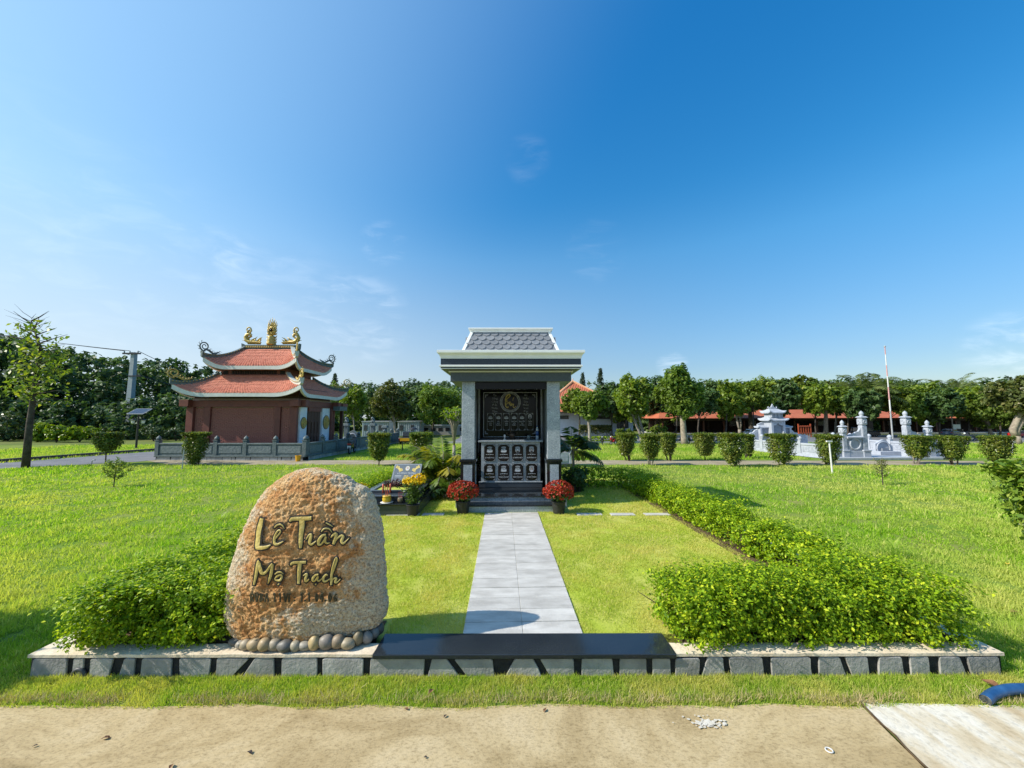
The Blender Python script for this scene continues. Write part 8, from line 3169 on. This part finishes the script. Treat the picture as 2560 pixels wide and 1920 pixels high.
g_ = P(880, 1134)
motorbike('dark motorbike with a white plate parked by the temple side fence', g_, radians(8), .80, 'paint_black')
g_ = P(1506, 1112)
motorbike('black motorbike at the far edge of the lawn right of the shrine', g_, radians(180 - 15), .56, 'paint_black')
g_ = P(1533, 1112)
motorbike('red motorbike beside the first clipped bush right of the shrine', g_, radians(140), .56, 'paint_red')
for i, (px, lab, rz) in enumerate(((1697, 'dark motorbike left of the peeling trunk', 1.2), (1731, 'dark motorbike with white panels right of the peeling trunk', 1.9), (1792, 'dark motorbike half hidden by the vase shaped bush', 1.3))):
    motorbike(lab, P(px, 1110), rz, .58, 'paint_black')
motorbike('dark motorbike on the parking road between the two right clipped bushes', P(2438, 1114), radians(80), .80, 'paint_black')


def car(label, loc, rz, L, paint, suv=False, name='parked_car', open_bed=False):
    """car along its own x axis; front at +x"""
    s = L / 4.4
    H = 1.72 if suv else 1.46
    W = 1.76
    t = thing(name, label, 'pickup truck' if open_bed else 'car', loc, rz, 'vehicles parked along the road')
    low = [(-2.2, .32), (-2.2, .85), (-2.12, .98), (1.15, .98), (2.05, .82), (2.2, .62), (2.2, .30)]
    if open_bed:
        cab = [(-.35, .98), (-.25, H), (.85, H), (1.35, .98)]
    else:
        cab = [(-2.05, .98), (-1.55 if not suv else -1.95, H), (.35, H), (1.10, .98)]

    def ext(pts, w, inset=0):
        m = MB()
        m.extr([(a * s, -w / 2 * s, b * s) for a, b in pts], (0, w * s, 0))
        return m
    ext(low, W).build('body', MATS[paint], t, True, bevel=.07 * s, segs=3)
    cb = ext([(a, b + (.001 if b < 1 else 0)) for a, b in cab], W - .22).build('cabin', MATS[paint], t, True, bevel=.08 * s, segs=3)
    m = MB()
    for sg in (-1, 1):
        y = sg * (W / 2 - .108) * s
        x0, x1 = cab[1][0] + .08, cab[2][0] - .02
        for (a0, a1, b0, b1) in ((cab[0][0] + .28, (x0 + x1) / 2 - .06, x0 + .06, (x0 + x1) / 2 - .06), ((x0 + x1) / 2 + .02, cab[3][0] - .22, (x0 + x1) / 2 + .02, x1)):
            m.add([(a0 * s, y, 1.04 * s), (a1 * s, y, 1.04 * s), (b1 * s, y, (H - .09) * s), (b0 * s, y, (H - .09) * s)], [(0, 1, 2, 3)])
    m.build('side_window', MATS['glass_dark'], cb, True)
    for (i, j, nm) in ((3, 2, 'windscreen'), (0, 1, 'rear_window')):
        a, b = Vector((cab[i][0], 0, 1.04)), Vector((cab[j][0], 0, H - .08))
        o = Vector((.012 if i == 3 else -.012, 0, .008))
        w1 = (W - .42) / 2
        MB().add([Vector((a.x, -w1, a.z)) * s + o, Vector((a.x, w1, a.z)) * s + o, Vector((b.x, w1 * .9, b.z)) * s + o, Vector((b.x, -w1 * .9, b.z)) * s + o], [(0, 1, 2, 3)]).build(nm, MATS['glass_dark'], cb, True)
    for x in (-1.35, 1.38):
        for sg in (-1, 1):
            wheel(t, (x * s, sg * (W / 2 - .10) * s, .33 * s), .33 * s, .20 * s, 'y')
    for sg in (-1, 1):
        MB().ball((2.10 * s, sg * .62 * s, .70 * s), (.12 * s, .18 * s, .08 * s), 8, 6).build('headlight', MATS['headlamp'], t, True, smooth=True)
        MB().box((-2.205 * s, sg * .68 * s, .78 * s), (.03 * s, .22 * s, .16 * s)).build('tail_lamp', MATS['lamp_red'], t, True)
    MB().box((-2.21 * s, 0, .62 * s), (.02 * s, .5 * s, .13 * s)).build('licence_plate', MATS['plate_white'], t, True)
    return t


g_ = P(2163, 1092)
car('dark suv parked between the two left tall gate pillars behind the tomb', g_, radians(0), 1.9, 'paint_black', True)
g_ = P(2378, 1090)
car('silver blue car parked near the signboard on the right', g_, radians(25), 1.75, 'paint_blue')
g_ = P(2552, 1094)
car('red car partly visible behind the pale trunk at the right edge', g_, radians(10), 1.6, 'paint_red')
g_ = P(1893, 1092)
car('pale car behind the tomb shrine and the wide square topped bush', g_, radians(5), 1.9, 'paint_silver')
g_ = P(1011, 1112)
t = car('black pickup with a yellow tailgate seen from behind beyond the lawn', g_ + Vector((0, 1.0, 0)), radians(90), 1.9, 'paint_black', True, 'pickup_truck', True)
MB().b2(-.97, -.955, -.28, .28, .22, .40).build('tailgate', MATS['bucket_yellow'], t, True)
# green bin and signboard
b = P(2262, 1091)
M('bin_green', (.012, .16, .08), (.010, .12, .06), 12, .5)
t = thing('wheelie_bin', 'green rubbish bin standing under the orange roofed pavilion', 'bin', b)
MB().box((0, 0, .22), (.20, .22, .42), top=(1.2, 1.15)).build('bin_body', MATS['bin_green'], t, True, bevel=.015)
MB().box((0, 0, .455), (.27, .28, .045), top=(.8, .8)).build('lid', MATS['bin_green'], t, True, bevel=.01)
b = P(2384, 1093)
t = thing('signboard', 'small cream signboard on a wooden post beside the silver blue car', 'sign', b)
e = Q(2379, 1043, b.y)
MB().tube([b, e], [.05, .04], 8).build('post', MATS['bark_pale'], t)
a, c = Q(2383, 1072, b.y - .08), Q(2400, 1061, b.y - .08)
MB().b2(a.x, c.x, b.y - .10, b.y - .06, a.z, c.z).build('board', MATS['cream_stone'], t)
# sunshade
b = Vector((Q(1033, 1085, 26).x, 26, 0))
t = thing('parasol', 'black parasol standing before the container huts', 'parasol', b)
zz = Q(1033, 1068, 26).z
MB().tube([(0, 0, 0), (0, 0, zz)], .02, 6).build('pole', MATS['metal_grey'], t, True)
MB().lathe([(.34, zz - .16), (.2, zz - .05), (.02, zz + .01)], n=10).build('canopy', MATS['seat_black'], t, True)
import sys, numpy as np
import OpenImageIO as oiio
b=oiio.ImageBuf('/workdir/render_main.png'); a=b.get_pixels(oiio.FLOAT)
for n,(x,y) in {'sky tl':(40,40),'sky tc':(512,40),'sky tr':(980,60),'sky l':(30,220),'sky c':(512,220),'sky r':(980,220),'hor l':(120,310),'hor c':(400,340),'hor r':(900,350),'lawnR':(850,520),'lawnL':(150,500),'plotR':(620,570),'plotL':(430,560),'road':(500,730),'tile':(520,570),'strip':(500,690),'cornice':(512,355),'roofT':(512,340),'roof':(260,383)}.items():
    p=a[y-6:y+6,x-6:x+6,:3].mean((0,1))*255
    print(n,p.round().astype(int))
